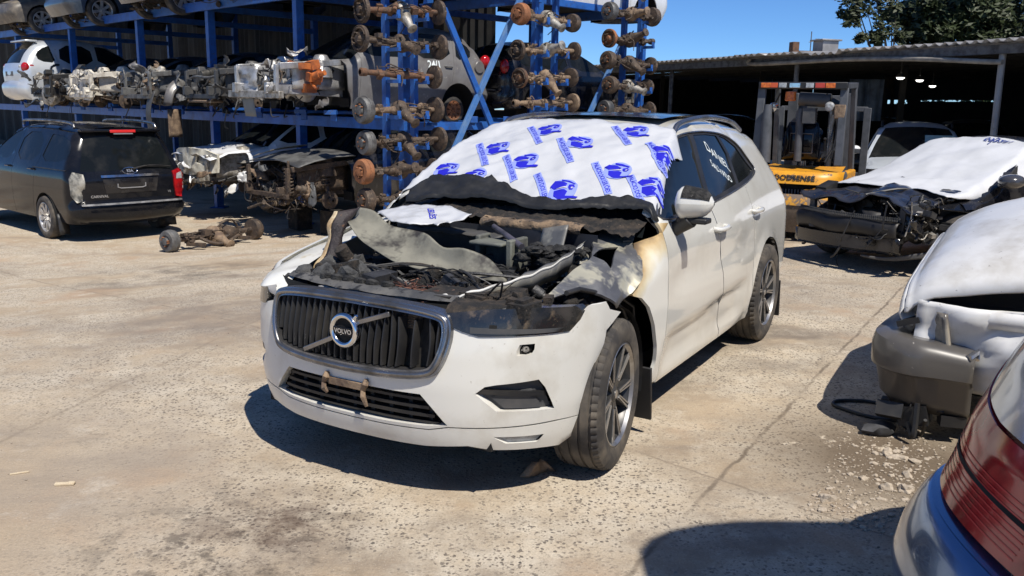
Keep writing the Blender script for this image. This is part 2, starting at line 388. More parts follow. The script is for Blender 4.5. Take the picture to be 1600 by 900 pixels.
def wheel(parent,x,y,z,Rt,wd,side=1,steer=0,style='multi',m_t=None,m_r=None,detail=0,Rr=None,spin=.2):
    Rr=Rr or Rt*.66
    hub=B(); hub.cyl((0,-wd*.35,0),(0,wd*.05,0),Rr*.62,n=28); hub.cyl((0,wd*.05,0),(0,wd*.2,0),Rr*.2,n=16)
    h=obj('wheel',hub,greym,parent,loc=(x,y,z)); h.rotation_euler=(0,spin if side>0 else -spin,steer+(0 if side>0 else math.pi))
    obj('tyre',tyre_mesh(Rt,wd,Rr,detail),m_t or rubber,h,smooth=40)
    r=B(); y1=wd*.40
    r.lathe([(Rr+.012,-wd*.42),(Rr,-wd*.45),(Rr*.93,-wd*.3),(Rr*.90,wd*.2),(Rr*.95,wd*.40),(Rr+.004,wd*.475),(Rr+.014,wd*.46)],n=48)
    r.lathe([(.001,y1-.005),(Rr*.13,y1-.006),(Rr*.2,y1-.02),(Rr*.24,y1-.06)],n=24)
    if style=='five':
        for k in range(5):
            a=k*2*math.pi/5
            for s_ in(-1,1): spoke(r,a+s_*.16,Rr*.16,Rr*.95,.03,.026,y1-.012,y1+.005,.035,lean=s_*.10)
        ro=obj('rim',r,m_r or rimg,h,smooth=40)
        f=B()
        for k in range(5):
            a=k*2*math.pi/5
            for s_ in(-1,1):
                spoke(f,a+s_*.22,Rr*.3,Rr*.945,.008,.009,y1-.004,y1+.009,.005,lean=s_*.085)
                spoke(f,a+s_*.10,Rr*.34,Rr*.945,.006,.007,y1-.004,y1+.009,.005,lean=s_*.115)
        f.lathe([(Rr*.955,wd*.405),(Rr*1.0,wd*.48),(Rr*1.012,wd*.47)],n=48)
        f.cyl((0,y1-.01,0),(0,y1-.001,0),Rr*.085,n=20)
        fo=obj('rim_face',f,rimm,h,smooth=40)
    else:
        n=9 if style=='multi' else 7
        for k in range(n): spoke(r,k*2*math.pi/n,Rr*.14,Rr*.95,.05,.06 if style=='multi' else .07,y1-.01,y1+.006,.035)
        for k in range(5):
            a=k*2*math.pi/5; r.cyl((Rr*.2*math.cos(a),y1-.01,Rr*.2*math.sin(a)),(Rr*.2*math.cos(a),y1+.008,Rr*.2*math.sin(a)),.012,n=8)
        obj('rim',r,m_r or rims,h,smooth=40)
    return h
def underbody(root,bd,inner=.62,z1=.75,m=None,x0=None,x1=None):
    b=B(); xs=[p[0] for p in bd.top]; x0=min(xs)+.25 if x0 is None else x0; x1=max(xs)-.25 if x1 is None else x1
    b.box(((x0+x1)/2,0,(bd.sill+z1)/2+.02),(x1-x0,inner*2,z1-bd.sill-.04))
    for s in (-1,1): b.box(((bd.axles[0][0]+bd.axles[1][0])/2,s*(inner+.1),bd.sill+.09),(abs(bd.axles[0][0]-bd.axles[1][0])-2*bd.rw-.12,.24,.14))
    return obj('underbody',b,m or dark,root,smooth=0)
def clutter(b,box,n,seed,kinds='btch',smin=.04,smax=.16):
    """machinery-like pile: blocks, hoses, cylinders and ribs inside a box"""
    rd=random.Random(seed); (x0,x1),(y0,y1),(z0,z1)=box
    P=lambda:Vector((rd.uniform(x0,x1),rd.uniform(y0,y1),rd.uniform(z0,z1)))
    for i in range(n):
        k=rd.choice(kinds); p=P(); s=rd.uniform(smin,smax)
        if k=='b': b.box(p,(s*rd.uniform(.6,1.8),s*rd.uniform(.6,1.6),s*rd.uniform(.3,1)),Matrix.Rotation(rd.uniform(-.5,.5),3,rd.choice('XYZ')))
        elif k=='c':
            d=Vector((rd.uniform(-1,1),rd.uniform(-1,1),rd.uniform(-.6,.6))).normalized()*s*rd.uniform(.5,1.4); b.tube([p-d,p-d*.3,p-d*.29,p+d*.4,p+d*.41,p+d],[s*.35,s*.35,s*.45,s*.45,s*.3,s*.3],12)
        elif k=='t':
            q=P(); m=(p+q)/2+Vector((rd.uniform(-.1,.1),rd.uniform(-.1,.1),rd.uniform(-.12,.12)))
            b.tube([tuple(v) for v in catmull([p,m,q],5)],s*rd.uniform(.06,.16),6)
        else:
            d=Vector((rd.uniform(-1,1),rd.uniform(-1,1),rd.uniform(-.4,.4))).normalized()
            for j in range(5): b.cyl(p+d*s*.18*j,p+d*s*(.18*j+.1),s*.5,n=12)
    return b
# ---------------------------------------------------------------- the burnt white SUV in the middle
SX,SY,SYAW=-.297290,4.513099,-2.087960
suv=thing('burnt_suv','white SUV with its bonnet and engine bay burnt out, windscreen under printed plastic','car',(SX,SY,0),SYAW)
_c,_s=math.cos(SYAW),math.sin(SYAW)
def tocar(p): x,y=p[0]-SX,p[1]-SY; return np.array([x*_c+y*_s,-x*_s+y*_c,p[2]])
CO=tocar((0,0,CH))
def hitcar(px,py,g,t0=1.,t1=11.,n=1600):
    r=ray(px,py); d=tocar((r.x,r.y,r.z+CH))-tocar((0,0,CH)); ts=np.linspace(t0,t1,n); P=CO[None]+d[None]*ts[:,None]; v=g(P)
    k=np.where((v[:-1]>0)&(v[1:]<=0))[0]
    if len(k)==0: raise ValueError('no hit %s'%((px,py),))
    i=k[0]; f=v[i]/(v[i]-v[i+1]); return P[i]+(P[i+1]-P[i])*f
def onplane(px,py,axis,val):
    r=ray(px,py); d=tocar((r.x,r.y,r.z+CH))-tocar((0,0,CH)); t=(val-CO[axis])/d[axis]; return CO+d*t
WS=[(.2,.875),(.3,.912),(.45,.938),(.7,.95),(.9,.945),(1.0,.93),(1.1,.895),(1.2,.85),(1.35,.775),(1.5,.705),(1.6,.655),(1.7,.60)]
def sst(a,b,x): t=np.clip((x-a)/(b-a),0,1); return t*t*(3-2*t)
def suvtaper(x): return 1-.075*sst(-1.9,-3.9,x)
def suvfeat(x,z):
    # lower door scallop with its rising crease, waist line, arch flares
    cz=.50+.045*(-x-.6); d=-.034*sst(-.55,-.8,x)*sst(-2.35,-2.1,x)*sst(cz+.008,cz-.022,z)*sst(.26,.38,z)
    d=d-.016*np.exp(-((z-.80-.02*(-x))/.10)**2)*sst(-.5,-.9,x)*sst(-2.6,-2.2,x)
    for ax in(0,-2.865):
        q=np.hypot(x-ax,z-.37); d=d+.014*np.exp(-((q-.43)/.045)**2)
    return d
prof=[('front',[(.55,.22,.1),(.62,.5,.1),(.52,.78,.08)]),('hood',[(.52,.78,.08),(.30,.93,.09),(-.1,1.02,.09),(-.50,1.10,.09)]),
 ('windscreen',[(-.50,1.10,.07),(-.75,1.25,.06),(-1.1,1.44,.06),(-1.42,1.57,.08)]),
 ('roof',[(-1.42,1.57,.08),(-1.8,1.645,.10),(-2.3,1.655,.11),(-2.9,1.615,.12),(-3.25,1.555,.12)]),
 ('rear_window',[(-3.25,1.555,.12),(-3.5,1.36,.14),(-3.68,1.16,.16)]),
 ('tailgate',[(-3.68,1.16,.16),(-3.78,1.0,.2),(-3.80,.72,.22)]),
 ('rear_bumper',[(-3.80,.72,.22),(-3.84,.6,.24),(-3.82,.42,.22),(-3.70,.28,.2)])]
sb=Body(prof,WS,.25,[(0,.37),(-2.865,.37)],.37,suvtaper,suvfeat,crown=.035,archr=.055)
Yw=lambda P:P[:,1]-sb.base(P[:,0],P[:,2])
def SD(px,py): h=hitcar(px,py,Yw); return (h[0],h[2])
# window openings read off the photo
dlo_f=[SD(*p) for p in [(1033,345),(1036,312),(1042,268),(1053,233),(1066,216),(1079,211),(1106,314),(1070,331)]]
dlo_r=[SD(*p) for p in [(1085,211),(1104,210),(1120,212),(1136,240),(1152,288),(1112,312)]]
dlo_q=[SD(*p) for p in [(1124,212),(1134,216),(1150,229),(1166,252),(1177,266),(1172,274),(1156,287),(1140,240)]]
full=[SD(*p) for p in [(1029,352),(1032,312),(1039,266),(1051,228),(1063,213),(1080,206),(1107,205),(1131,210),(1152,225),(1168,248),(1181,266),(1174,279),(1155,294),(1109,320)]]
trim=smoothpoly(full,2)
lA=((-.62,1.2),(-.70,.2)); 
def band(poly,xa,xb,za=.2,zb=1.7,ska=0,skb=0):
    p=halfplane(poly,(xa+ska,za),(xa,zb),0) if xa is not None else poly      # keep x<xa
    if xb is not None: p=halfplane(p,(xb,zb),(xb+skb,za),0)
    return p
g=.0055
O=[tuple(p) for p in sb.outline]
burnline=[(-.36,1.16),(-.22,1.08),(-.24,1.0),(-.19,.92),(-.12,.84)]
fa=-.62
panels={'front_door':(fa-g,-1.50+g,-.02,-.30),'rear_door':(-1.50-g,-2.42+g,-.30,-.02),'quarter_panel':(-2.42-g,None,-.02,0)}
for sgn in (1,-1):
    for nm,(xa,xb,ka,kb) in panels.items():
        pl=O
        def lf(pl,x,k,keep_rear): # line from (x+k at z=.25) to (x at z=1.15)
            a,b_=(x+k,.25),(x,1.15)
            return halfplane(pl,a,b_) if keep_rear else halfplane(pl,b_,a)
        pl=lf(pl,xa,ka,True)
        if xb is not None: pl=lf(pl,xb,kb,False)
        dlo=trim
        if xa is not None: dlo=lf(list(dlo),xa,ka,True)
        if xb is not None: dlo=lf(list(dlo),xb,kb,False)
        ob=sb.side(pl,[dlo] if len(dlo)>2 else [],.05)
        if sgn<0: ob=ob.mirror()
        pn=obj(nm,ob,white,suv,smooth=50)
        # handles
        if nm in('front_door','rear_door'):
            hx,hz=SD(1125,356) if nm=='front_door' else SD(1180,328); y=float(sb.base(np.array([hx]),np.array([hz]))[0])
            hb=B(); pts=[(hx+.11,y-.005,hz+.005),(hx+.095,y+.028,hz),(hx,y+.04,hz),(hx-.09,y+.03,hz),(hx-.11,y-.005,hz)]
            hb.tube(catmull(pts,4),[.016]*17,8)
            cb=B(); 
            if sgn<0: hb=hb.mirror()
            obj('door_handle',hb,white,pn,smooth=60)
            cb=patch(sb.fn(-.002),[(hx+.08*math.cos(a),hz+.032*math.sin(a)) for a in np.linspace(0,6.28,20)[:-1]],(),.03,flip=True)
            if sgn<0: cb=cb.mirror()
            obj('handle_recess',cb,bumpw,pn,smooth=60)
    # black trim band round the glass, and the panes
    tb=sb.side(trim,[dlo_f,dlo_r,dlo_q],.04,inset=.006,rim=.02)
    tb=tb if sgn>0 else tb.mirror()
    obj('window_trim',tb,plast,suv,smooth=60)
    cb=B()
    for k in range(len(trim)-1):
        pass
    e=[tuple(q) for q in trim]+[tuple(trim[0])]
    P=sb.fn(-.001)(np.array(e)); cb.tube(P,.006,6)
    obj('window_moulding',cb if sgn>0 else cb.mirror(),chromed,suv,smooth=60)
    for nm,dl in(('front_window',dlo_f),('rear_door_window',dlo_r),('quarter_window',dlo_q)):
        gb=sb.side(dl,(),.06,inset=.012,rim=0)
        pane=obj(nm,gb if sgn>0 else gb.mirror(),glass,suv,smooth=60)
        if sgn>0 and nm=='rear_door_window': marked=pane
for sgn in(1,-1):
    for x,k in((fa,-.02),(-1.50,-.30),(-2.42,-.02)):
        l=[(x-.03,1.16),(x+k-.03,.26),(x+k+.03,.26),(x+.03,1.16)]; b=sb.side(l,(),.06,inset=.016,rim=0); obj('door_gap',b if sgn>0 else b.mirror(),dark,suv,smooth=0)
# hand lettering on the rear door glass
tb=B()
for (txt,p0,p1,hh) in (('DANIEL',(1104,228),(1141,262),.072),('SALVADO',(1113,255),(1146,283),.055)):
    VV,FF=textmesh(txt,1,.004,'LEFT'); w_=VV[:,0].max(); a_=np.array(SD(*p0)); e_=np.array(SD(*p1)); d_=(e_-a_)
    q=a_+np.outer(VV[:,0]/w_,d_)+np.outer(VV[:,1]*hh*1.15+.006*np.sin(VV[:,0]*5),np.array([.05,1])); P=np.stack([q[:,0],sb.Y(q)-.0095,q[:,1]],1); tb.add(P,FF)
obj('marker_writing',tb,textw,marked,smooth=0,label='white marker handwriting')
# top ribbons
obj('roof',sb.ribbon('roof'),white,suv); obj('windscreen',sb.ribbon('windscreen',lift=-.045),glass,suv)
obj('rear_window',sb.ribbon('rear_window'),glass,suv); obj('tailgate',sb.ribbon('tailgate'),white,suv); obj('rear_bumper',sb.ribbon('rear_bumper'),white,suv)
for s in(-1,1):
    b=B(); pts=[(-1.50,s*.615,1.575),(-1.65,s*.61,1.640),(-2.2,s*.605,1.672),(-2.8,s*.59,1.640),(-3.15,s*.57,1.57)]
    b.tube(catmull(pts,6),.018,8); obj('roof_rail',b,chromed,suv,smooth=60)
b=B(); b.box((-2.3,0,1.668),(1.3,.9,.02)); 
pb=B(); pb.grid(lambda u,v:(u,v,1.698+.0*u-.06*(u+2.2)**2-.05*v*v),list(np.linspace(-1.6,-2.9,8)),list(np.linspace(-.5,.5,7)),flip=False)
obj('sunroof_glass',pb,glassd,suv)
underbody(suv,sb,.60,.85,x0=-3.6,x1=-.55)
b=B()
for s in(-1,1): b.box((-1.43,s*.80,.25),(1.95,.1,.08))
underb=B(); underb.box((.05,0,.29),(1.15,1.1,.06)); underb.box((.52,0,.28),(.36,1.30,.05)); obj('undertray',underb,dark,suv)
obj('sill_trim',b,plast,suv,bev=.01)
# wheels
R_T=.372
for i,(x,y,sd,st) in enumerate(((0,.832,1,R(7)),(0,-.832,-1,R(7)),(-2.865,.832,1,0),(-2.865,-.832,-1,0))):
    wheel(suv,x,y,R_T-.004,R_T,.245,sd,st,'five',rubdust if i%2==0 else rubber,rimg,detail=1,Rr=.248,spin=[.35,.1,.75,.5][i])
# arch liners and mud flaps
for sx in(0,-2.865):
    for s in(-1,1):
        b=B(); A=np.linspace(.5 if sx>-1 else -.25,math.pi+.25,22); b.grid(lambda a,y:(sx+.425*math.cos(a),s*y,.37+.425*math.sin(a)),list(A),[.55,.93] if sx<-1 else [.60,.90],flip=s<0)
        b.grid(lambda a,r:(sx+r*math.cos(a),s*.60,.37+r*math.sin(a)),list(A),[.05,.43]); obj('arch_liner',b,plast,suv)
        b=B(); xx=sx-.47; b.box((xx,s*.84,.24),(.018,.20,.30),Matrix.Rotation(.12,3,'Y')); obj('mud_flap',b,plast,suv,bev=.005)
# ---- door mirror
for s in(1,):
    b=B(); h=hitcar(1081,318,lambda P:P[:,1]-1.0)
    mx,mz=-.80,h[2]
    def mfn(u,v):
        # shell: u around, v from door side to tip
        a=u; yy=.905+.20*v; rz=.10*(1-.35*v)*(1-.5*max(0,v-.75)*4*.25); rx=.085*(1-.25*v)
        k=math.sin(math.pi*min(1,.12+.88*(1-abs(2*v-1)**3))/2)
        return (mx+.02-.05*v+rx*k*math.cos(a)*(1 if math.cos(a)>0 else .5),yy,mz+rz*k*math.sin(a))
    b.grid(mfn,list(np.linspace(0,2*math.pi,25)),list(np.linspace(0,1,12)))
    md=obj('door_mirror',b if s>0 else b.mirror(),white,suv,smooth=80)
    b=B()
    def bf(u,v): q=mfn(u,v); return (q[0]+.004*math.cos(u),q[1],q[2]+.004*math.sin(u))
    b.grid(bf,list(np.linspace(.35,1.75,12)),list(np.linspace(.25,.93,8)))
    obj('burnt_cover',b if s>0 else b.mirror(),char,md,smooth=80,label='scorched black mirror cap')
    b=B(); b.tube([(mx-.02,.86,mz-.17),(mx-.01,.93,mz-.13),(mx,.99,mz-.085)],[.045,.04,.05],12); b.box((mx-.02,1.0,mz-.095),(.10,.17,.03))
    obj('mirror_foot',b if s>0 else b.mirror(),plast,md,bev=.008)
# ---- front fascia: plan curve swept through z
kk=np.linspace(0,.999,400); KX=(1-kk**3)**.556
def pz(z): return np.interp(z,[.15,.2,.24,.3,.4,.55,.7,.85,.95,1.05],[-.14,-.08,-.05,-.025,-.005,0,-.015,-.05,-.09,-.16])
tt=np.concatenate([kk,[1,1]]); xx=np.concatenate([.2+.67*KX,[.2,-.25]]); AL=np.concatenate([[0],np.cumsum(np.hypot(np.diff(tt*.945),np.diff(xx)))])
def FS(V,off=0):
    s=np.abs(V[:,0]); z=V[:,1]; t=np.interp(s,AL,tt); kx=np.interp(s,AL,xx); kx=np.where(kx>.2,.2+(kx-.2)*(.67+pz(z))/.67,kx)
    t2=np.interp(s+.004,AL,tt); x2=np.interp(s+.004,AL,xx); dx=x2-np.interp(s,AL,xx); dy=(t2-t)*.945; n=np.hypot(dx,dy)+1e-9
    nx,ny=dy/n,-dx/n
    wz=np.interp(z,[q[0] for q in WS],[q[1] for q in WS])
    return np.stack([kx+nx*off,np.sign(V[:,0]+1e-12)*(t*wz+ny*off),z],1)
def FRg(P):
    wz=np.interp(P[:,2],[q[0] for q in WS],[q[1] for q in WS]); t=np.clip(np.abs(P[:,1])/wz,0,1)
    return P[:,0]-(.2+(.67+pz(P[:,2]))*(1-t**3)**.556)+np.where(np.abs(P[:,1])>wz,1,0)
def FR(px,py):
    if px>966:
        h=hitcar(px,py,Yw); return (float(np.interp(-h[0],-xx,AL)),h[2])
    h=hitcar(px,py,FRg); wz=np.interp(h[2],[q[0] for q in WS],[q[1] for q in WS]); s=float(np.interp(abs(h[1])/wz,tt,AL)); return (s*(1 if h[1]>0 else -1),h[2])
def both(rt): # right-half outline from the centre top round to the centre bottom -> closed symmetric outline
    return list(rt)+[(-s,z) for s,z in reversed(rt)]
def mir(pl): return [(-s,z) for s,z in reversed(pl)]
fdir=lambda P:np.tile((-1,0,0),(len(P),1))
G_out=[(0,.90),(.30,.895),(.46,.875),(.50,.84),(.505,.74),(.47,.625),(.42,.585),(.2,.567),(0,.563)]
hl=[FR(*p) for p in [(694,489),(699,507),(722,518),(748,526),(820,524),(888,517),(903,500),(910,486),(900,478),(840,480),(760,483)]]
arch=[FR(*p) for p in [(968,491),(955,512),(937,540),(919,583),(909,622),(903,648)]]
lipR=[FR(*p) for p in [(888,684),(873,695),(845,699),(767,703),(731,697),(650,686)]]
crease=[FR(*p) for p in [(903,648),(868,657),(700,667)]]
top=[FR(*p) for p in [(960,480),(940,474),(918,478)]]
GB=.600
cov=both([(0,.585),(.40,.603),(.452,.64),(.485,.74),(.495,.83)]+[hl[1],hl[2],hl[3],hl[4],hl[5],hl[6],hl[7]]+top[::-1]+arch+[(crease[1][0],crease[1][1]+.004),(crease[2][0],.372),(.42,.352),(.2,.345),(0,.343)])
lowin=[FR(*p) for p in [(656,616),(699,664)]]
low=both([(0,.508),(lowin[0][0],lowin[0][1]),(lowin[1][0],.378),(.40,.366),(.2,.360),(0,.358)])
fog=[FR(*p) for p in [(742,616),(757,605),(775,602),(842,593),(852,605),(866,638),(775,643)]]
tow=[FR(*p) for p in [(807,549),(812,539),(836,537),(835,546),(829,555),(807,556)]]
bc=obj('front_bumper',patch(FS,cov,[low,fog,mir(fog),tow],.035,.05,fdir,flip=False),bumpw,suv,smooth=45)
zc=[z for s,z in crease]
lip=both([(0,.337),(.2,.339),(.42,.346),(crease[2][0],.366),(crease[1][0],crease[1][1]-.004),(crease[0][0],crease[0][1]-.005)]+lipR[:5]+[(.40,.262),(.2,.258),(0,.256)])
flamp=[FR(*p) for p in [(770,683),(850,678),(838,690),(790,693)]]
obj('bumper_lip',patch(FS,lip,[flamp,mir(flamp)],.035,.05,fdir),bumpw,bc,smooth=45)
for m_ in(0,1):
    q=(lambda a:mir(a) if m_ else a)
    obj('fog_lamp',patch(lambda V:FS(V,-.015),q(flamp),(),.03),clear,bc,smooth=60)
    # air intake: recessed panel with its ledge
    f0=q(fog); fo=obj('side_intake',patch(lambda V:FS(V,-.03),f0,(),.03),plastg,bc,smooth=60)
    pl=np.array(fog); cen=pl.mean(0); led=[tuple(p) for p in [(fog[0]),(fog[0][0]+.02,fog[0][1]+.02),(fog[4][0]-.005,fog[4][1]-.02),(fog[4][0]+.0,fog[4][1]-.04)]]
    obj('intake_ledge',patch(lambda V:FS(V,-.008),q(led),(),.03,.022,fdir),plast,fo,smooth=60)
    inn=[tuple(cen+(p-cen)*.62+np.array([.01,-.022])) for p in pl]; obj('intake_insert',patch(lambda V:FS(V,-.018),q(inn),(),.03,.012,fdir),plastg,fo,smooth=60)
    h=obj('headlight',patch(lambda V:FS(V,.006),(q(hl) if not m_ else [(-.97,.775),(-.80,.745),(-.64,.765),(-.60,.80),(-.63,.845),(-.80,.815),(-.97,.80)][::-1]),(),.03,.06,fdir),mat('smoked_lens',(.016,.017,.017),(.05,.045,.04),7,.45,.68,rough=.16,rough2=.4,coat=.5,c3=(.16,.12,.08),s3=9,lo3=.6,hi3=.74),suv,smooth=60,label='scorched dark headlight' if not m_ else None)
    if m_: continue
    b=B(); zz=np.array(hl)[:,1]; s0=.58
    b=patch(lambda V:FS(V,.011),q([(s0,.79),(s0+.40,.785),(s0+.42,.80),(s0,.815)]),(),.04,.004,fdir); obj('lamp_strip',b,plastg,h,smooth=60)
    b=patch(lambda V:FS(V,.010),q([(.66,.805),(.69,.803),(.69,.825),(.66,.827)]),(),.03,.004,fdir); obj('lamp_cell',b,dark,h,smooth=60)
tb=patch(lambda V:FS(V,-.02),tow,(),.02); to=obj('tow_eye_opening',tb,dark,bc,smooth=60)
p0=FS(np.array([np.array(tow).mean(0)]))[0]; b=B(); 
t_=Vector((.3,.25,0)); b.lathe([(.006,.0),(.014,.0),(.014,.012),(.006,.012)],p0-np.array((.018,.012,0)),(.6,.8,0),12); b.box(p0-np.array((.014,.01,.004)),(.02,.03,.006)); obj('tow_eye_socket',b,alumd,to,smooth=40)
# dark backing behind the openings
b=B(); b.grid(lambda s,z:tuple(FS(np.array([(s,z)]),-.085)[0]),list(np.linspace(-1.0,1.0,30)),list(np.linspace(.27,.88,8)))
obj('bumper_backing',b,dark,suv)
# lower grille bars
b=B()
for z,hh in((.475,.012),(.438,.014),(.402,.014),(.372,.010)):
    sm=.37+(.50-z)*.75
    b.grid(lambda s,k:tuple(FS(np.array([(s,z+hh*(0,1,1,0,0)[k])]),(-.02,-.02,-.06,-.06,-.02)[k])[0]),list(np.linspace(-sm,sm,20)),[0,1,2,3,4])
for s in np.linspace(-.42,.42,9): b.bar(FS(np.array([(s,.365)]),-.045)[0],FS(np.array([(s,.50)]),-.045)[0],.012,.02)
obj('lower_grille',b,plast,bc,smooth=30)
# number-plate bracket with its torn straps
b=B(); b.box((.875,-.0,.50),(.012,.21,.035)); obj('plate_bracket',b,tanm,bc,bev=.003)
for y,lx in((-.115,.075),(.11,.10)):
    b=B(); b.tube([(.875,y,.535),(.892,y+.006,.52),(.886,y-.012,.49),(.896,y-.004,.465),(.888,y+.01,.52-lx)],[.012,.016,.011,.014,.008],6); obj('bracket_strap',b,tanm,bc)
# main grille
gi=[(0,.862),(.28,.858),(.435,.842),(.462,.82),(.465,.745),(.437,.655),(.40,.622),(.2,.607),(0,.603)]
go=smoothpoly(both(G_out),2); gin=smoothpoly(both(gi),2)
gr=obj('grille_frame',patch(lambda V:FS(V,.022-.0*V[:,0]),[tuple(p) for p in go],[[tuple(p) for p in gin]],.03,.05,fdir),chromed,suv,smooth=50,bev=0)
b=B(); e=[tuple(q) for q in smoothpoly(both([(0,.882),(.29,.877),(.447,.858),(.482,.83),(.485,.742),(.452,.64),(.41,.603),(.2,.586),(0,.582)]),2)]; e.append(e[0]); b.tube(FS(np.array(e),.020),.013,8); obj('frame_moulding',b,chromed,gr,smooth=80)
b=B(); rd=random.Random(5)
gp=np.array(gin)
ss=[s for s in np.linspace(-.445,.445,25)]
for i,s in enumerate(ss):
    if i in(20,22): continue
    ins=[z for z in np.linspace(.59,.88,120) if inpoly([(s,z)],gp)[0]]
    if not ins: continue
    z0,z1=ins[0]+.004,ins[-1]-.004
    if i in(19,21): z1-=.02
    if i>18: z0+=rd.uniform(0,.004)
    lean=rd.uniform(-.001,.001)+(.008 if i in(18,19,23) else 0); pr=[(-.010,-.05),(-.009,-.004),(-.003,.008),(.003,.008),(.009,-.004),(.010,-.05)]
    zs=np.linspace(z0,z1,9)
    def sf(k,j):
        z=zs[k]; bow=.003*math.sin(math.pi*k/8); return tuple(FS(np.array([(s+pr[j][0]+lean*math.sin(k*.5),z)]),pr[j][1]+bow)[0])
    b.grid(sf,list(range(9)),list(range(6)),flip=True)
obj('grille_slats',b,plast,gr,smooth=50)
b=B(); b.grid(lambda s,z:tuple(FS(np.array([(s,z)]),-.075)[0]),list(np.linspace(-.47,.47,20)),list(np.linspace(.6,.87,4)))
obj('radiator',b,mat('radiator_fins',(.012,.011,.010),(.03,.026,.02),30,.45,.6,rough=.7),gr)
b=B(); b.grid(lambda s,z:tuple(FS(np.array([(s,z)]),-.068+.006*(int(z*200)%2))[0]),list(np.linspace(.20,.335,8)),list(np.linspace(.77,.85,17)))
obj('condenser_piece',b,tanm,gr,smooth=0,label='exposed tan radiator fins')
for q0,q1 in(((-.245,.622),(-.07,.705)),((.05,.785),(.215,.842))): b=B(); b.bar(FS(np.array([q0]),.022)[0],FS(np.array([q1]),.023)[0],.012,.022); obj('diagonal_sash',b,chromed,gr,bev=.003)
ec=FS(np.array([(-.012,.742)]),.0)[0]; em=B(); em.lathe([(.052,.012),(.052,.030),(.058,.038),(.068,.041),(.077,.036),(.080,.026),(.080,.0)],ec,(1,0,.06),40)
em.tube([ec+np.array((.02,.055,.055)),ec+np.array((.03,.075,.078))],[.014,.006],8)
eo=obj('emblem_ring',em,chrome,gr,smooth=60)
b=B(); b.cyl(ec,ec+np.array((.022,0,0)),.058,n=32); obj('emblem_disc',b,dark,eo)
b=B(); b.box(ec+np.array((.030,0,-.002)),(.012,.128,.036)); obj('emblem_bar',b,blackp,eo,bev=.003)
b=text3d(B(),'VOLVO',.029,ec+np.array((.0375,0,-.002)),(0,1,0),(0,0,1),.0008); obj('emblem_lettering',b,textg,eo,smooth=0)
# ---------------------------------------------------------------- burnt front end of the SUV
HY=np.array([(0,1.015),(.5,1.008),(.64,1.0),(.74,.98),(.82,.95),(.885,.91),(.925,.86),(.945,.80),(.95,.66)])
def HD(x,y,dz=0): return np.interp(np.abs(y),HY[:,0],HY[:,1])-.19*np.asarray(x)*1.0-.07*sst(.5,.85,x)+dz
def HH(px,py,dz=0): h=hitcar(px,py,lambda P:P[:,2]-HD(P[:,0],P[:,1],dz)); return (h[0],h[1])
def nz(x,y,f=6,s=0): return np.array([mn.fractal(Vector((a*f+s,b*f-s,s*.7)),1.,2.,4) for a,b in zip(np.atleast_1d(x),np.atleast_1d(y))])
def hoodpatch(dz=0,wr=.01,f=5,s=0): return lambda V:np.stack([V[:,0],V[:,1],HD(V[:,0],V[:,1],dz)+wr*nz(V[:,0],V[:,1],f,s)],1)
# scorched paint: white -> yellowed -> bare metal, driven by distance from the burnt edge (a real stain with its own outline)
def scorch():
    m=D.materials.new('scorched_white_paint'); m.use_nodes=True; n=m.node_tree; L=n.links; p=n.nodes['Principled BSDF']
    a=n.nodes.new('ShaderNodeAttribute'); a.attribute_name='burn'
    tc=n.nodes.new('ShaderNodeTexCoord'); t=n.nodes.new('ShaderNodeTexNoise'); t.inputs['Scale'].default_value=7; t.inputs['Detail'].default_value=6; L.new(tc.outputs['Object'],t.inputs['Vector'])
    ad=n.nodes.new('ShaderNodeMath'); ad.operation='MULTIPLY_ADD'; L.new(t.outputs[0],ad.inputs[0]); ad.inputs[1].default_value=.5; L.new(a.outputs['Fac'],ad.inputs[2])
    cr=n.nodes.new('ShaderNodeValToRGB'); L.new(ad.outputs[0],cr.inputs[0]); e=cr.color_ramp.elements
    e[0].position=.42; e[0].color=(.74,.73,.67,1); e[1].position=1.0; e[1].color=(.07,.055,.045,1)
    for pos,c in((.62,(.66,.58,.40,1)),(.80,(.50,.36,.18,1)),(.90,(.22,.15,.08,1))): q=e.new(pos); q.color=c
    L.new(cr.outputs[0],p.inputs['Base Color']); p.inputs['Roughness'].default_value=.35; p.inputs['Coat Weight'].default_value=.3
    return m
scor=scorch()
# left fender (photo right): lower white part with scorched edge, upper bare folded metal
bl=[(1000,338),(1001,362),(987,380),(999,410),(998,432),(986,458)]
ap=[(990,463),(1003,466),(1015,480),(1024,508),(1029,540),(1030,568)]

W2=np.array([(.5,.95),(.70,.95),(.80,.945),(.86,.925),(.91,.885),(.95,.82),(.98,.74),(1.0,.64),(1.02,.3)])
def w2(x,z): return np.interp(z+.19*x,W2[:,0],W2[:,1])
def H2(px,py): h=hitcar(px,py,lambda P:P[:,1]-w2(P[:,0],P[:,2])); return (h[0],h[2]+.19*h[0])
f1=[(-.616,1.135-.117)]+[H2(*p) for p in [(1024,346)]+bl+ap]+[(-.50,.27-.095),(-.632,.27-.12)]
def f1fn(V):
    z=V[:,1]-.19*V[:,0]; y=np.minimum(np.interp(V[:,1],W2[:,0],W2[:,1]),sb.base(V[:,0],z)); k=sst(-.35,-.61,V[:,0]); y=y*(1-k)+np.minimum(sb.Y(np.stack([V[:,0],z],1)),sb.base(V[:,0],z))*k
    return np.stack([V[:,0],y,z],1)
b=patch(f1fn,f1,(),.025,.02,(0,-1,0),flip=True)
bp=np.array([H2(*p) for p in bl]); uv=np.vstack([b.uv,np.array([(v[0],v[2]+.19*v[0]) for v in b.v[len(b.uv):]])])
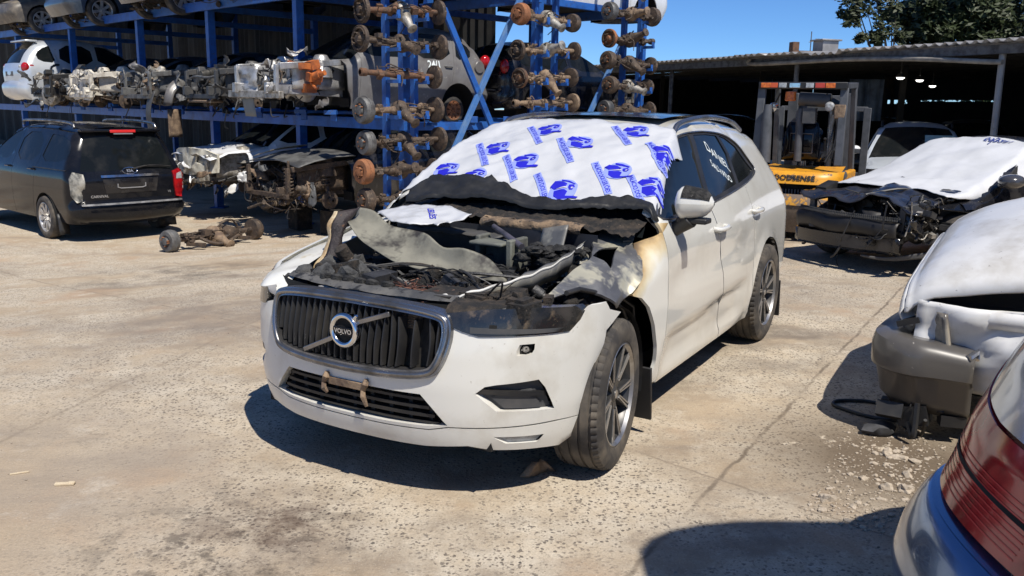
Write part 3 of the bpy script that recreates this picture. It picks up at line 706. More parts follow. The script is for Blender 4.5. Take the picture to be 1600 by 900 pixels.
#F1
dm=np.full(len(uv),9.)
for q0,q1 in zip(bp[:-1],bp[1:]): dm=np.minimum(dm,segdist(uv,q0,q1)[0])
ff=obj('front_fender',b,scor,suv,smooth=50,attr=list(np.clip(1-dm/.16,0,1)*.62),label='left front wing with a scorched yellow edge')
def f2fn(V):
    z=V[:,1]-.19*V[:,0]; r=nz(V[:,0],V[:,1]*1.6,5,2.2); fold=.014*np.sin(V[:,0]*17+V[:,1]*22)*sst(.3,-.1,V[:,0])
    return np.stack([V[:,0]+.02*r,np.interp(V[:,1],W2[:,0],W2[:,1])+.004+.026*r+fold,z+.012*r],1)
f2=[H2(*p) for p in [(843,472),(858,456),(874,442),(888,430),(905,413),(922,400),(931,384),(929,371),(945,347),(970,341),(999,336),(1001,362),(987,380),(999,410),(998,432),(986,458),(968,479),(952,466),(925,456),(905,452),(885,457),(866,464)]]
f2h=[H2(*p) for p in [(924,399),(938,391),(950,387),(966,385),(962,397),(957,410),(951,419),(944,411),(940,407),(932,403)]]
obj('burnt_wing_top',patch(f2fn,f2,[f2h],.02,.012,(0,-.6,-.8),flip=True),mat('burnt_wing_metal',(.22,.22,.22),(.13,.13,.135),5,.42,.62,rough=.42,metal=.5,c3=(.52,.49,.38),s3=4.2,lo3=.47,hi3=.56,bump=.06,bscale=20),ff,smooth=50,label='bare grey wing top with blistered cream paint')
b=B(); tip=[H2(*p) for p in [(945,347),(995,338),(1000,362),(985,377),(962,382)]]
obj('wing_flap',patch(lambda V:f2fn(V)+np.array((0,.012,.012)),[H2(*p) for p in [(957,352),(996,339),(999,362),(985,376),(970,378)]],(),.02,.01,(0,-.6,-.8),flip=True),burntm,ff,smooth=50)
# right fender (photo left): white top
I_=np.array([(x,y,float(HD(x,y,dz))) for x,y,dz in((-.45,-.72,0),(-.15,-.68,0),(.15,-.66,0),(.38,-.62,0),(.56,-.57,.0),(.70,-.54,-.01),(.755,-.47,-.01))])
O_2=np.array([(-.45,-.93,.98),(-.15,-.945,.92),(.15,-.94,.875),(.40,-.905,.825)]+[tuple(FS(np.array([q]),.008)[0]) for q in((-.86,.815),(-.70,.835),(-.53,.872))])
Ic,Oc=catmull(I_,5),catmull(O_2,5)
def wing(i,v):
    I0,O0=Ic[i],Oc[i]; Cc=np.array((I0[0]*.25+O0[0]*.75+.015,I0[1]*.2+O0[1]*.8,I0[2]-.012)); P=(1-v)**2*I0+2*v*(1-v)*Cc+v*v*O0
    return (P[0],P[1],P[2]+.008*float(nz([P[0]],[P[1]],6,4)[0])*math.sin(3.14*v))
b=B(); b.grid(wing,list(range(len(Ic))),list(np.linspace(0,1,16)),flip=False)
rfd=obj('front_fender',b,mat('heat_marked_white',(.74,.73,.67),(.45,.44,.42),4,.54,.72,rough=.3,coat=.3,c3=(.52,.42,.24),s3=3,lo3=.6,hi3=.72),suv,smooth=50,label='right front wing with heat marks')
b=sb.side(halfplane(halfplane([(-.616,1.14),(-.3,1.03),(.2,.92),(.42,.86),(.42,.80),(.30,.69),(.0,.80),(-.15,.77),(-.3,.68),(-.42,.5),(-.45,.27),(-.632,.27)],(0,0),(0,1),-9),(0,0),(0,1),-9),(),.05).mirror(); obj('wing_side',b,white,rfd,smooth=50)
b=sb.side([(.42,.86),(.42,.80),(.30,.69),(.38,.62),(.46,.80)],(),.05).mirror(); obj('wing_corner',b,white,rfd,smooth=50)
# bay floor of charred lumps
def bay(x,y):
    n=nz([x],[y],7,1)[0]; n2=nz([x],[y],23,3)[0]
    z=.765+.12*float(sst(.1,-.42,x))+.06*n+.022*n2-.05*abs(n)
    x=min(x,.2+.58*(max(0,1-(abs(y)/.93)**3))**.556-.10)
    return (x,y,min(z,float(HD(x,y))-.05))
b=B(); b.grid(bay,list(np.linspace(.74,-.52,70)),list(np.linspace(-.74,.74,84)),flip=True)
bayo=obj('engine_bay',b,char,suv,smooth=180)
b=B()
for s in(-1,1): b.grid(lambda x,z:(x,s*(.74+.03*math.sin(x*9)),z),list(np.linspace(.6,-.55,12)),[.4,.6,.79],flip=s<0)
b.box((.1,0,.38),(1.2,1.3,.1)); b.box((-.5,0,.68),(.04,1.5,.7))
obj('inner_wing_panels',b,dark,suv)
# cowl, firewall beam
def cowl(x,y): 
    n=nz([x],[y],9,6)[0]; n2=nz([x],[y],32,2)[0]; return (x,y,1.125+.14*(-x-.36)+.020*n+.012*n2-.05*y*y)
b=B(); b.grid(cowl,list(np.linspace(-.34,-.62,18)),list(np.linspace(-.74,.82,90)),flip=True); obj('cowl_residue',b,charb,suv,smooth=180)
def PX(px,py,x): return onplane(px,py,0,x)
a0=PX(750,347,-.30); a1=PX(916,352,-.30)
b=B()
def beam(y,k):
    n=.012*nz([y],[k*.3],14,5)[0]; pr=[(-.36,1.135),(-.305,1.125),(-.29,1.105),(-.30,1.085)]; return (pr[k][0]+n,y,pr[k][1]+n-.02*(y-.2)**2)
b.grid(beam,list(np.linspace(a0[1],a1[1]-.03,46)),[0,1,2,3]); obj('firewall_beam',b,mat('scorched_tan_beam',(.26,.18,.11),(.05,.04,.033),9,.42,.60,rough=.8,bump=.5,c3=(.04,.035,.03),s3=20,lo3=.56,hi3=.66),suv,smooth=60)
b=B(); b.grid(lambda y,z:(-.31+.015*math.sin(y*8),y,z),list(np.linspace(-.6,.66,20)),[.80,.9,1.085]); b.cyl((-.29,.30,.93),(-.27,.30,.93),.012,n=10); b.bar((-.285,.28,.905),(-.285,.52,.90),.012)
obj('firewall',b,mat('sooty_navy_panel',(.012,.014,.022),(.03,.032,.04),5,.4,.6,rough=.45),suv)
b=B(); b.grid(lambda y,k:(-.24-.05*k,y,1.03+.012*nz([y],[k],15,2)[0]+.01*k-.05*abs(y+.2)**2),list(np.linspace(-.5,.12,16)),[0,1,2]); obj('torn_cowl_panel',b,plastg,suv,solid=.006)
# collapsed bonnet: curled strip of bare skin, and its upright burnt flap
yv=np.linspace(-.62,.40,9)
upx=[(560,324),(585,330),(610,352),(645,360),(668,366),(693,386),(725,388),(765,405),(791,437)]
lpx=[(543,347),(562,374),(590,394),(620,411),(655,421),(692,429),(727,435),(762,439),(790,441)]
U=catmull([onplane(*p,1,y) for p,y in zip(upx,yv)],5); Lw=catmull([onplane(*p,1,y+.06) for p,y in zip(lpx,yv)],5)
def strip(i,t):
    p=U[i]*(1-t)+Lw[i]*t; n=np.array((.5,.15,.35)); curl=-.055*math.sin(math.pi*t)*(1-i/len(U)*.6); k=.008*nz([i*.12],[t*1.5],2,3)[0]
    return tuple(p+n*(curl+k))
b=B(); b.grid(strip,list(range(len(U))),list(np.linspace(0,1,13)),flip=True)
bon=obj('bonnet_strip',b,primer,suv,smooth=180,solid=.004,label='curled grey strip of bonnet skin')
pf=[onplane(*p,1,-.60) for p in [(528,330),(545,326),(562,323),(547,345),(536,362),(531,385),(534,408),(515,416),(495,428)]]
e0=catmull([onplane(*p,1,-.61) for p in [(528,331),(519,350),(517,372),(511,395),(499,412),(494,428)]],4)
e1=catmull([onplane(*p,1,-.575) for p in [(562,323),(547,343),(536,361),(533,380),(531,397),(533,410)]],4)
b=B(); b.grid(lambda i,t:tuple(e0[i]*(1-t)+e1[i]*t+np.array((0,.02*math.sin(3.1*t)+.006*nz([i*.3],[t*2],1.5,1)[0],0))),list(range(len(e0))),list(np.linspace(0,1,9)))
fl=obj('bonnet_flap',b,brownb,suv,smooth=180,solid=.005,label='dark brown upright flap of burnt bonnet')
e2=catmull([onplane(*p,1,-.63) for p in [(524,331),(514,350),(514,372),(507,395),(494,412),(491,429)]],4)
b=B(); b.grid(lambda i,t:tuple(e2[i]*(1-t)+e0[i]*t+np.array((0,.004*math.sin(i),0))),list(range(len(e0))),list(np.linspace(-.25,1.05,5))); obj('blistered_edge',b,cream,fl,smooth=180,solid=.006)
# thin white leading edge left from the bonnet
lp=[(498,448),(520,449),(545,452),(590,461),(640,464),(680,461),(697,462),(704,468),(714,464),(735,457),(762,450),(790,442),(820,433),(842,424),(864,414),(884,402),(900,391),(911,381)]
Q=[HH(*p,.02) for p in lp]; Q=catmull(Q,4)
def edge(i,k):
    x,y=Q[i]; z=float(HD(x,y,.02)); tw=min(1,max(0,(y-.35)/.2)); o=[(-.03-.05*tw,.008),(-.003,.004),(.004,0),(.002,-.006-.002*tw),(-.02-.05*tw,-.03-.05*tw)][k]
    return (x+o[0],y-(.02*tw if k in(0,4) else 0),z+o[1]+.004*math.sin(i*1.1))
b=B(); b.grid(edge,list(range(len(Q))),[1,2,3],flip=True); obj('bonnet_edge',b,mat('bent_edge_white',(.62,.61,.57),(.25,.24,.23),6,.48,.66,rough=.45),suv,smooth=180,solid=.003)
b=B(); b.grid(edge,list(range(len(Q)-22,len(Q))),[0,1],flip=True); b.grid(edge,list(range(len(Q))),[3,4],flip=True); obj('bonnet_edge_underside',b,burntm,suv,smooth=180,solid=.003)
# slam panel and radiator top
b=B(); b.grid(lambda y,k:((.70,.66,.60,.585)[k]-.10*(abs(y)/.6)**2.2,y,(.885,.905,.90,.86)[k]+.006*nz([y],[k],8,3)[0]),list(np.linspace(-.6,.42,30)),[0,1,2,3]); obj('slam_panel',b,mat('sooty_steel',(.055,.056,.058),(.13,.125,.115),6,.42,.64,rough=.6,bump=.3,c3=(.02,.02,.02),s3=14,lo3=.55,hi3=.62),suv,smooth=60)
b=B()
for y in(-.34,-.27,-.2,-.13,-.06,.03): b.lathe([(.006,.0),(.03,.0),(.034,.02),(.02,.03)],(.615,y,.895),(-.4,0,1),14)
obj('panel_rings',b,char,suv)
# upper part of the headlights and the burnt rubble above them
for s in(1,):
    b=B(); b.grid(lambda u,k:tuple(FS(np.array([(s*u,.865+(0,.025,.03)[k])]),(0,-.03,-.16)[k])[0]+np.array((0,0,.012*nz([u],[k],11,s)[0]))),list(np.linspace(.46,.98,30)),[0,1,2]); obj('lamp_housing_residue',b,charb,suv,smooth=180)
b=B(); clutter(b,((.36,.60),(.42,.78),(.86,.91)),26,11,'bbtb',.03,.09); obj('burnt_rubble',b,charb,bayo,smooth=30)
b=B(); clutter(b,((-.25,.62),(-.66,.66),(.78,.89)),170,301,'bbtttcr',.015,.06); obj('burnt_fragments',b,char,bayo,smooth=35)
b=B(); clutter(b,((-.25,.6),(-.64,.64),(.80,.89)),60,302,'ttttb',.02,.07); obj('melted_wiring',b,mat('melted_black_wire',(.010,.010,.010),(.03,.028,.026),20,.4,.6,rough=.6),bayo,smooth=50)
b=B(); clutter(b,((-.2,.6),(-.62,.62),(.84,.90)),30,303,'tcb',.012,.035); obj('bright_bits',b,alumd,bayo,smooth=40)
# engine and its burnt ancillaries
b=B(); rd=random.Random(8)
for i in range(120):
    x,y=rd.uniform(-.25,.62),rd.uniform(-.62,.62); r=rd.uniform(.02,.075); z=bay(x,y)[2]; b.blob((x,y,z+r*.25),r,i,.55,2.2,2,(1,1.2,.75))
obj('charred_lumps',b,char,bayo,smooth=60)
b=B(); clutter(b,((.0,.6),(-.6,.35),(.80,.90)),46,21,'bttcc',.04,.13); obj('melted_components',b,charb,bayo,smooth=35)
b=B(); clutter(b,((-.2,.55),(-.2,.66),(.80,.92)),44,22,'bbttc',.03,.12); obj('engine_parts',b,mat('sooty_metal',(.06,.06,.062),(.02,.02,.02),9,.42,.6,rough=.5,metal=.4,bump=.3,c3=(.24,.23,.22),s3=18,lo3=.6,hi3=.7),bayo,smooth=35)
b=B()
for i in range(38):
    x,y=rd.uniform(.42,.60),rd.uniform(-.15,.28); p=Vector((x,y,.87)); b.tube([p]+[p+Vector((rd.uniform(-.1,.1),rd.uniform(-.13,.13),rd.uniform(-.02,.04))) for _ in range(3)],.0028,4)
obj('bare_copper_wires',b,mat('burnt_copper',(.22,.10,.07),(.08,.05,.04),30,.4,.6,rough=.6,metal=.5),bayo)
b=B(); rd=random.Random(4)
for i in range(30):
    x,y=rd.uniform(.25,.58),rd.uniform(-.58,-.25); r=rd.uniform(.03,.07); b.blob((x,y,.84+rd.uniform(0,.06)),r,i+50,.6,2.6,2)
obj('crusted_foam',b,mat('grey_ash_foam',(.09,.09,.088),(.03,.03,.03),18,.42,.62,rough=.9,bump=.8,bscale=60),bayo,smooth=60)
b=B()
for k,(p,q,r) in enumerate((((.5,-.5,.86),(.2,-.3,.88),.018),((.45,-.3,.86),(.38,.05,.85),.012))):
    m=(Vector(p)+Vector(q))/2+Vector((0,.03,.04)); b.tube(catmull([p,m,q],6),r,10)
obj('air_pipes',b,greym,bayo,smooth=60)
c=PX(775,385,-.12); b=B(); b.box(c+np.array((0,-.02,.02)),(.16,.20,.02)); b.box(c+np.array((-.02,.115,-.05)),(.18,.035,.2)); b.box(c+np.array((-.06,-.115,-.05)),(.12,.03,.2)); b.box(c+np.array((-.07,0,-.06)),(.03,.2,.16)); obj('battery_case',b,mat('scorched_grey_green',(.15,.155,.13),(.08,.08,.075),6,.4,.6,rough=.7,bump=.2),suv,bev=.008)
b=B(); b.tube([PX(771,353,-.2),PX(792,368,-.15),PX(815,386,-.08)],[.013,.015,.018],10); obj('strut_bar',b,mat('violet_grey_metal',(.13,.12,.15),(.06,.06,.07),9,.4,.6,rough=.5,metal=.5),suv,smooth=60)
b=B()
for i in range(44):
    t=i/43; p=PX(812+(905-812)*t,392+(398-392)*t,-.02-.1*t); b.blob(p+np.array((rd.uniform(-.12,.06),0,rd.uniform(-.05,.02))),rd.uniform(.012,.035),i+90,.8,2.4,2,(1.4,1.4,.7))
obj('melted_insulation',b,char,bayo,smooth=60)
c=PX(885,372,-.25); b=B(); b.grid(lambda u,v:tuple(c+np.array((.02*u,-.09+.09*u,.05-.10*v+.02*u))+np.array((.05*v,0,0))),list(np.linspace(-.6,1.2,8)),list(np.linspace(0,1.3,6))); obj('hinge_plate',b,burntm,suv,smooth=180,solid=.008)
for s in(1,-1): b=B(); b.lathe([(.01,.06),(.05,.06),(.08,.03),(.10,-.06)],(-.22,s*.58,.95),(0,0,1),20); obj('strut_tower',b,burntm,suv,smooth=40)
b=B(); a=[(885,458),(905,452),(930,457),(955,468),(972,482),(978,500)]
b.tube([onplane(*p,1,.86) for p in a],.012,8); b.tube([(-.2,.86,.80),(-.32,.87,.74),(-.38,.86,.62),(-.30,.86,.60),(-.27,.87,.68)],.010,8); obj('wing_rubber_seal',b,plast,suv,smooth=60)
b=B()
for i in range(46):
    x,y=rd.uniform(-.12,.38),rd.uniform(.66,.86); b.blob((x,y,float(HD(x,y))-.09+rd.uniform(-.05,.01)),rd.uniform(.02,.06),i+160,.6,2.4,2,(1.3,1,.6))
obj('charred_wing_lining',b,charb,bayo,smooth=60)
# ---------------------------------------------------------------- printed plastic over the windscreen and the black sheeting along its foot
ZC=np.array([(-2.2,1.72),(-1.9,1.70),(-1.6,1.66),(-1.42,1.615),(-1.1,1.49),(-.75,1.30),(-.6,1.205),(-.48,1.14),(-.3,1.10),(.1,1.035),(.5,.98)])
def ewid(x): return np.interp(x,[-1.6,-1.42,-1.1,-.75,-.5,0],[.60,.655,.72,.80,.86,.86])
def ZS(x,y,wr=1):
    x=np.asarray(x,float);y=np.asarray(y,float); z=np.interp(x,ZC[:,0],ZC[:,1])+.012-.035*(y/.7)**2; ex=np.maximum(np.abs(y)-ewid(x),0); z=z-1.9*ex-9*np.minimum(ex,.08)**2*0
    if wr:
        u=x*.8+y*.6; v=-x*.6+y*.8
        z=z+.010*nz(u*1.0,v*.25,7,1)+.010*(.5-np.abs(nz(v*.9,u*.35,6,12)))+.006*(.5-np.abs(nz(x*1.2,y*.5,12,4)))+.014*nz(x,y,2.2,5)+.010*sst(.35,.8,np.abs(y))*nz(x*.6,y*2.2,5,8)
        z=z+.012*np.exp(-((y-.15-.35*(x+1))/.05)**2)*sst(-1.4,-1.0,x)*sst(-.5,-.8,x)+.010*np.exp(-((x+.72-.06*y)/.03)**2)*sst(.6,.3,np.abs(y))
    return z
def ZH(px,py): h=hitcar(px,py,lambda P:P[:,2]-ZS(P[:,0],P[:,1],0),n=1200); return (h[0],h[1])
sh=thing('plastic_sheet','white plastic sheet printed with blue auction emblems, taped over the windscreen of the burnt SUV','plastic sheet',(SX,SY,0),SYAW)
so_=[ZH(676,284),(-.62,-.93),(-.8,-.885),(-1.1,-.80),(-1.35,-.73)]
top_=[(-1.44,-.62),(-1.48,-.3),(-1.46,0),(-1.49,.3),(-1.47,.52),(-1.42,.66),(-1.34,.74)]
so2=[ZH(*p) for p in [(1047,250),(1041,276),(1037,302),(1034,330),(1030,353),(1022,333),(1006,322),(960,317),(925,320),(880,324),(830,317),(795,301),(768,285),(757,289),(710,284)]]
sheet_out=so_+top_+so2
sfn=lambda V:np.stack([V[:,0],V[:,1],ZS(V[:,0],V[:,1])],1)
obj('sheet_film',patch(sfn,sheet_out,(),.022,.006,(0,0,-1)),sheet,sh,smooth=180)
tA,tB_=np.array(ZH(930,257)),np.array(ZH(950,303)); eC=np.array(ZH(965,269)); tM=(tA+tB_)/2; tl=np.linalg.norm(tB_-tA); td=(tB_-tA)/tl; tn=np.array([-td[1],td[0]])
if (eC-tM)@tn<0: tn=-tn
eo_=np.array([(eC-tM)@td,(eC-tM)@tn]); flipn=(td[0]*tn[1]-td[1]*tn[0])<0
print('logo',tl,eo_,flipn)
VT,FT=textmesh('PALÁCIO DOS LEILÕES',1,.004); VT=VT/(VT[:,0].max()-VT[:,0].min())
ell=np.array([(math.cos(a),math.sin(a)) for a in np.linspace(0,2*math.pi,40)[:-1]])
SUIT=[[(-.95,-.35),(-.55,.15),(-.25,.35),(-.05,.12),(-.3,-.55),(-.75,-.75)],[(-.2,-.6),(.05,.05),(.3,.22),(.62,-.02),(.9,.55),(1.12,.78),(1.2,.62),(.98,.28),(.72,-.5),(.3,-.75)],
 [(-.12,.45),(-.02,.72),(.22,.78),(.34,.55),(.22,.36),(.0,.34)],[(-.9,.1),(-.55,.55),(-.1,.9),(.0,.82),(-.4,.45),(-.7,.05)]]
WHT=[[(-.28,-.5),(-.06,.02),(.06,.24),(.0,.3),(-.12,.1)],[(.14,.6),(.24,.64),(.24,.52),(.15,.5)]]
so_poly=np.array(sheet_out)
def decal(name,center,V,F,mt,lift,parent,sy=1):
    P=center+np.outer(V[:,0],td)+np.outer(V[:,1]*sy,tn); cen=np.array([P[list(f)].mean(0) for f in F]); k=inpoly(cen,so_poly)
    F=[f for f,q in zip(F,k) if q]
    if not F: return None
    b=B(); Z=ZS(P[:,0],P[:,1]); dx=(ZS(P[:,0]+.01,P[:,1])-Z)/.01; dy=(ZS(P[:,0],P[:,1]+.01)-Z)/.01; n=np.stack([-dx,-dy,np.ones(len(Z))],1); n/=np.linalg.norm(n,axis=1)[:,None]
    if flipn: F=[f[::-1] for f in F]
    b.add(np.stack([P[:,0],P[:,1],Z],1)+n*lift,F); return obj(name,b,mt,parent,smooth=180)
def shape(polys,sx,sy,step=.02):
    Vs=[];Fs=[];k=0
    for p in polys:
        V,F=cdt(np.array(p)*np.array([sx,sy]),(),step); Vs.append(V); Fs+=[tuple(i+k for i in f) for f in F]; k+=len(V)
    return np.vstack(Vs),Fs
er=.082
EV=shape([ell],er*.92,er*1.0); SV=shape(SUIT,er,er); WV=shape(WHT,er,er,.012)
BV=shape([[(-.54,-.5),(.54,-.5),(.54,.5),(-.54,.5)]],tl,tl*.15)
LOGOS=[((754,242),(777,232)),((797,262),(821,253)),((836,212),(858,206)),((883,237),(906,224)),((940,280),(965,269)),((971,212),(993,207)),((1026,243),(1040,240)),((996,303),(1018,294)),((847,296),(880,301)),(None,(698,267)),(None,(740,279))]
for t,e in LOGOS:
    if t:
        c=np.array(ZH(*t)); ld=decal('print_band',c,*BV,logol,.004,sh)
        if ld: decal('print_lettering',c,VT*tl,FT,logod,.006,ld,1.25)
    c=np.array(ZH(*e)); ed=decal('print_emblem',c,*EV,logol,.004,sh)
    if ed: decal('print_figure',c,*SV,logod,.006,ed); decal('print_highlights',c,*WV,sheet,.008,ed)
# black sheeting
co=[ZH(*p) for p in [(641,303),(658,293),(676,283),(710,281),(757,286),(768,281),(782,292),(800,304),(830,316),(880,323),(925,318),(960,314),(1002,318),(1020,328),(1029,356),(1019,349),(1006,334),(960,330),(900,332),(850,331),(800,324),(770,317),(720,313),(690,312),(655,319),(634,318)]]
def cfn(V):
    u=V[:,0]*.9-V[:,1]*.2; z=ZS(V[:,0],V[:,1],0)+.024+.020*(1-np.abs(nz(u*2.6,V[:,1]*.5,4,3))*2)+.014*nz(u*2.2+V[:,1]*.3,V[:,1]*.8-u,6,7)+.003*nz(u*3,V[:,1]*1.0,14,7); return np.stack([V[:,0],V[:,1],z],1)
o=obj('black_sheeting',patch(cfn,co,(),.016,.02,(0,0,-1)),cloth,None,smooth=180); o.location=(SX,SY,0); o.rotation_euler=(0,0,SYAW)
tag(o,'crumpled strip of black sheeting lying along the foot of the printed plastic','sheeting')
cr=[HH(*p,.10) for p in [(590,332),(620,326),(650,318),(700,322),(737,331),(722,338),(703,346),(694,343),(684,350),(676,345),(668,348),(640,351),(612,346)]]
o=obj('torn_plastic',patch(hoodpatch(.10,.02,5,9),cr,(),.02,.004,(0,0,-1)),sheet,None,smooth=180); o.location=(SX,SY,0); o.rotation_euler=(0,0,SYAW)
tag(o,'torn scrap of white plastic lying on the burnt bonnet of the SUV','plastic scrap')
for q,(dx) in enumerate((0,)):
    c=np.array(HH(674,334,.10)); V,F=textmesh('LEILÕES',.05,.001); P=c+np.outer(V[:,0],td)+np.outer(V[:,1],tn); b=B(); b.add(np.stack([P[:,0],P[:,1],HD(P[:,0],P[:,1],.10)+.02*nz(P[:,0],P[:,1],5,9)+.004],1),[f[::-1] if flipn else f for f in F]); obj('print_lettering',b,logod,o,smooth=0)
# ---------------------------------------------------------------- ground (the yard falls away towards the rack)
def G(x,y):
    d=-.8*x+.6*y; t=min(1,max(0,(d-4.5)/8.)); return -.45*t*t*(3-2*t)
def gnd2(px,py,dz=0):
    z=0
    for _ in range(30): p=gnd(px,py,z+dz); z=.5*z+.5*G(p.x,p.y)
    return gnd(px,py,z+dz)
def ground_mat():
    m=D.materials.new('yard_concrete'); m.use_nodes=True; n=m.node_tree; L=n.links; p=n.nodes['Principled BSDF']; tc=n.nodes.new('ShaderNodeTexCoord'); O_=tc.outputs['Object']
    def noise(sc,d=6,r=.6,vec=O_): t=n.nodes.new('ShaderNodeTexNoise'); t.inputs['Scale'].default_value=sc; t.inputs['Detail'].default_value=d; t.inputs['Roughness'].default_value=r; L.new(vec,t.inputs['Vector']); return t.outputs[0]
    def ramp(s,a,b,c=0,d=1): q=n.nodes.new('ShaderNodeMapRange'); q.inputs[1].default_value=a; q.inputs[2].default_value=b; q.inputs[3].default_value=c; q.inputs[4].default_value=d; L.new(s,q.inputs[0]); return q.outputs[0]
    def mix(f,a,b):
        x=n.nodes.new('ShaderNodeMix'); x.data_type='RGBA'
        if isinstance(f,float): x.inputs[0].default_value=f
        else: L.new(f,x.inputs[0])
        for i,v in((6,a),(7,b)):
            if isinstance(v,tuple): x.inputs[i].default_value=(*v,1)
            else: L.new(v,x.inputs[i])
        return x.outputs[2]
    def mul(a,b):
        x=n.nodes.new('ShaderNodeMath'); x.operation='MULTIPLY'; L.new(a,x.inputs[0])
        if isinstance(b,float): x.inputs[1].default_value=b
        else: L.new(b,x.inputs[1])
        return x.outputs[0]
    mp=n.nodes.new('ShaderNodeMapping'); mp.inputs['Rotation'].default_value=(0,0,R(28)); mp.inputs['Scale'].default_value=(.35,1.3,1); L.new(O_,mp.inputs[0])
    streak=noise(.9,6,.65,mp.outputs[0])
    c=mix(ramp(noise(.55,7,.65),.35,.68),(.385,.295,.20),(.52,.425,.305))
    c=mix(ramp(streak,.46,.60,0,.9),c,(.255,.21,.165))
    org=ramp(noise(.95,6,.62),.54,.66); c=mix(mul(org,.7),c,(.46,.325,.215))
    c=mix(ramp(noise(2.3,9,.75),.56,.68,0,.75),c,(.64,.575,.475))
    # exposed aggregate: dark pebbles in a pale matrix where the skin has worn off
    wob=n.nodes.new('ShaderNodeVectorMath'); wob.operation='MULTIPLY_ADD'; nn=n.nodes.new('ShaderNodeTexNoise'); nn.inputs['Scale'].default_value=60; L.new(O_,nn.inputs['Vector']); L.new(nn.outputs[1],wob.inputs[0]); wob.inputs[1].default_value=(.02,.02,0); L.new(O_,wob.inputs[2])
    def dist(x,y,a_,b_):
        v=n.nodes.new('ShaderNodeVectorMath'); v.operation='DISTANCE'; L.new(O_,v.inputs[0]); v.inputs[1].default_value=(x,y,0); return ramp(v.outputs['Value'],a_,b_)
    def sub1(f): q=n.nodes.new('ShaderNodeMath'); q.operation='SUBTRACT'; q.inputs[0].default_value=1; L.new(f,q.inputs[1]); return q.outputs[0]
    worn=mul(mul(ramp(noise(.75,7,.68),.40,.52),dist(-3.1,3.3,1.0,1.9)),sub1(mul(org,.8)))
    c=mix(mul(worn,.7),c,mix(ramp(noise(5,6,.7),.4,.6),(.57,.485,.365),(.65,.58,.465)))
    pf=None
    for sc,lo,hi,sel0,amt in((44,.27,.37,.25,.9),(78,.27,.38,.45,.7)):
        vo=n.nodes.new('ShaderNodeTexVoronoi'); vo.inputs['Scale'].default_value=sc; L.new(wob.outputs[0],vo.inputs['Vector']); rnd=n.nodes.new('ShaderNodeSeparateColor'); L.new(vo.outputs['Color'],rnd.inputs[0])
        f=mul(mul(ramp(vo.outputs['Distance'],lo,hi,1,0),worn),ramp(rnd.outputs[0],sel0,sel0+.05)); c=mix(mul(f,amt),c,mix(rnd.outputs[1],(.055,.052,.05),(.21,.17,.135))); pf=f if pf is None else pf
    c=mix(ramp(noise(16,6,.7),.56,.72,0,.55),c,(.23,.185,.14)); c=mix(ramp(noise(90,3,.6),.35,.62,.3,0),c,(.2,.17,.13)); c=mix(ramp(noise(120,2,.5),.62,.72,0,.4),c,(.7,.64,.54))
    # cracks
    vc=n.nodes.new('ShaderNodeTexVoronoi'); vc.feature='DISTANCE_TO_EDGE'; vc.inputs['Scale'].default_value=.32; w2_=n.nodes.new('ShaderNodeVectorMath'); w2_.operation='MULTIPLY_ADD'; n3=n.nodes.new('ShaderNodeTexNoise'); n3.inputs['Scale'].default_value=1.6; n3.inputs['Detail'].default_value=6; L.new(O_,n3.inputs['Vector']); L.new(n3.outputs[1],w2_.inputs[0]); w2_.inputs[1].default_value=(.7,.7,0); L.new(O_,w2_.inputs[2]); L.new(w2_.outputs[0],vc.inputs['Vector'])
    ck=mul(ramp(vc.outputs['Distance'],.0,.006,1,0),ramp(noise(1.2,4),.52,.62)); c=mix(mul(ck,.4),c,(.12,.09,.065))
    def joint(p,q,wd,amt):
        nonlocal c
        a=gnd(*p); b_=gnd(*q); d=(b_-a).normalized(); nn_=(-d.y,d.x,0)
        v=n.nodes.new('ShaderNodeVectorMath'); v.operation='DOT_PRODUCT'; L.new(O_,v.inputs[0]); v.inputs[1].default_value=nn_
        jn=n.nodes.new('ShaderNodeMath'); jn.operation='MULTIPLY_ADD'; L.new(noise(3,6,.7),jn.inputs[0]); jn.inputs[1].default_value=.09; L.new(v.outputs['Value'],jn.inputs[2])
        sb_=n.nodes.new('ShaderNodeMath'); sb_.operation='SUBTRACT'; L.new(jn.outputs[0],sb_.inputs[0]); sb_.inputs[1].default_value=a.x*nn_[0]+a.y*nn_[1]+.045
        ab=n.nodes.new('ShaderNodeMath'); ab.operation='ABSOLUTE'; L.new(sb_.outputs[0],ab.inputs[0]); c=mix(mul(ramp(ab.outputs[0],wd*.3,wd,amt,0),ramp(noise(2.2,5),.36,.56)),c,(.15,.12,.09))
        c=mix(mul(ramp(ab.outputs[0],wd,wd*14,.35,0),ramp(noise(1.4,5),.40,.62)),c,(.27,.22,.165))
    joint((985,895),(1258,608),.016,.9); joint((60,392),(560,560),.012,.55); joint((0,690),(390,500),.02,.35)
    # oil stains and trodden grime
    def spot(x,y,r,col,amt,sc,lo,hi):
        nonlocal c
        v=n.nodes.new('ShaderNodeVectorMath'); v.operation='DISTANCE'; L.new(O_,v.inputs[0]); v.inputs[1].default_value=(x,y,0)
        f=mul(ramp(v.outputs['Value'],r*.25,r,1,0),ramp(noise(sc,7,.7),lo,hi,0,amt)); c=mix(f,c,col)
    spot(-1.12,3.22,.75,(.06,.05,.042),.75,6.5,.50,.60); spot(-1.0,3.35,.5,(.11,.075,.055),.8,3,.42,.55)
    spot(-2.4,7.2,2.4,(.21,.175,.145),.75,.9,.38,.6); spot(-4.0,10.2,1.5,(.10,.085,.07),.8,1.8,.42,.62)
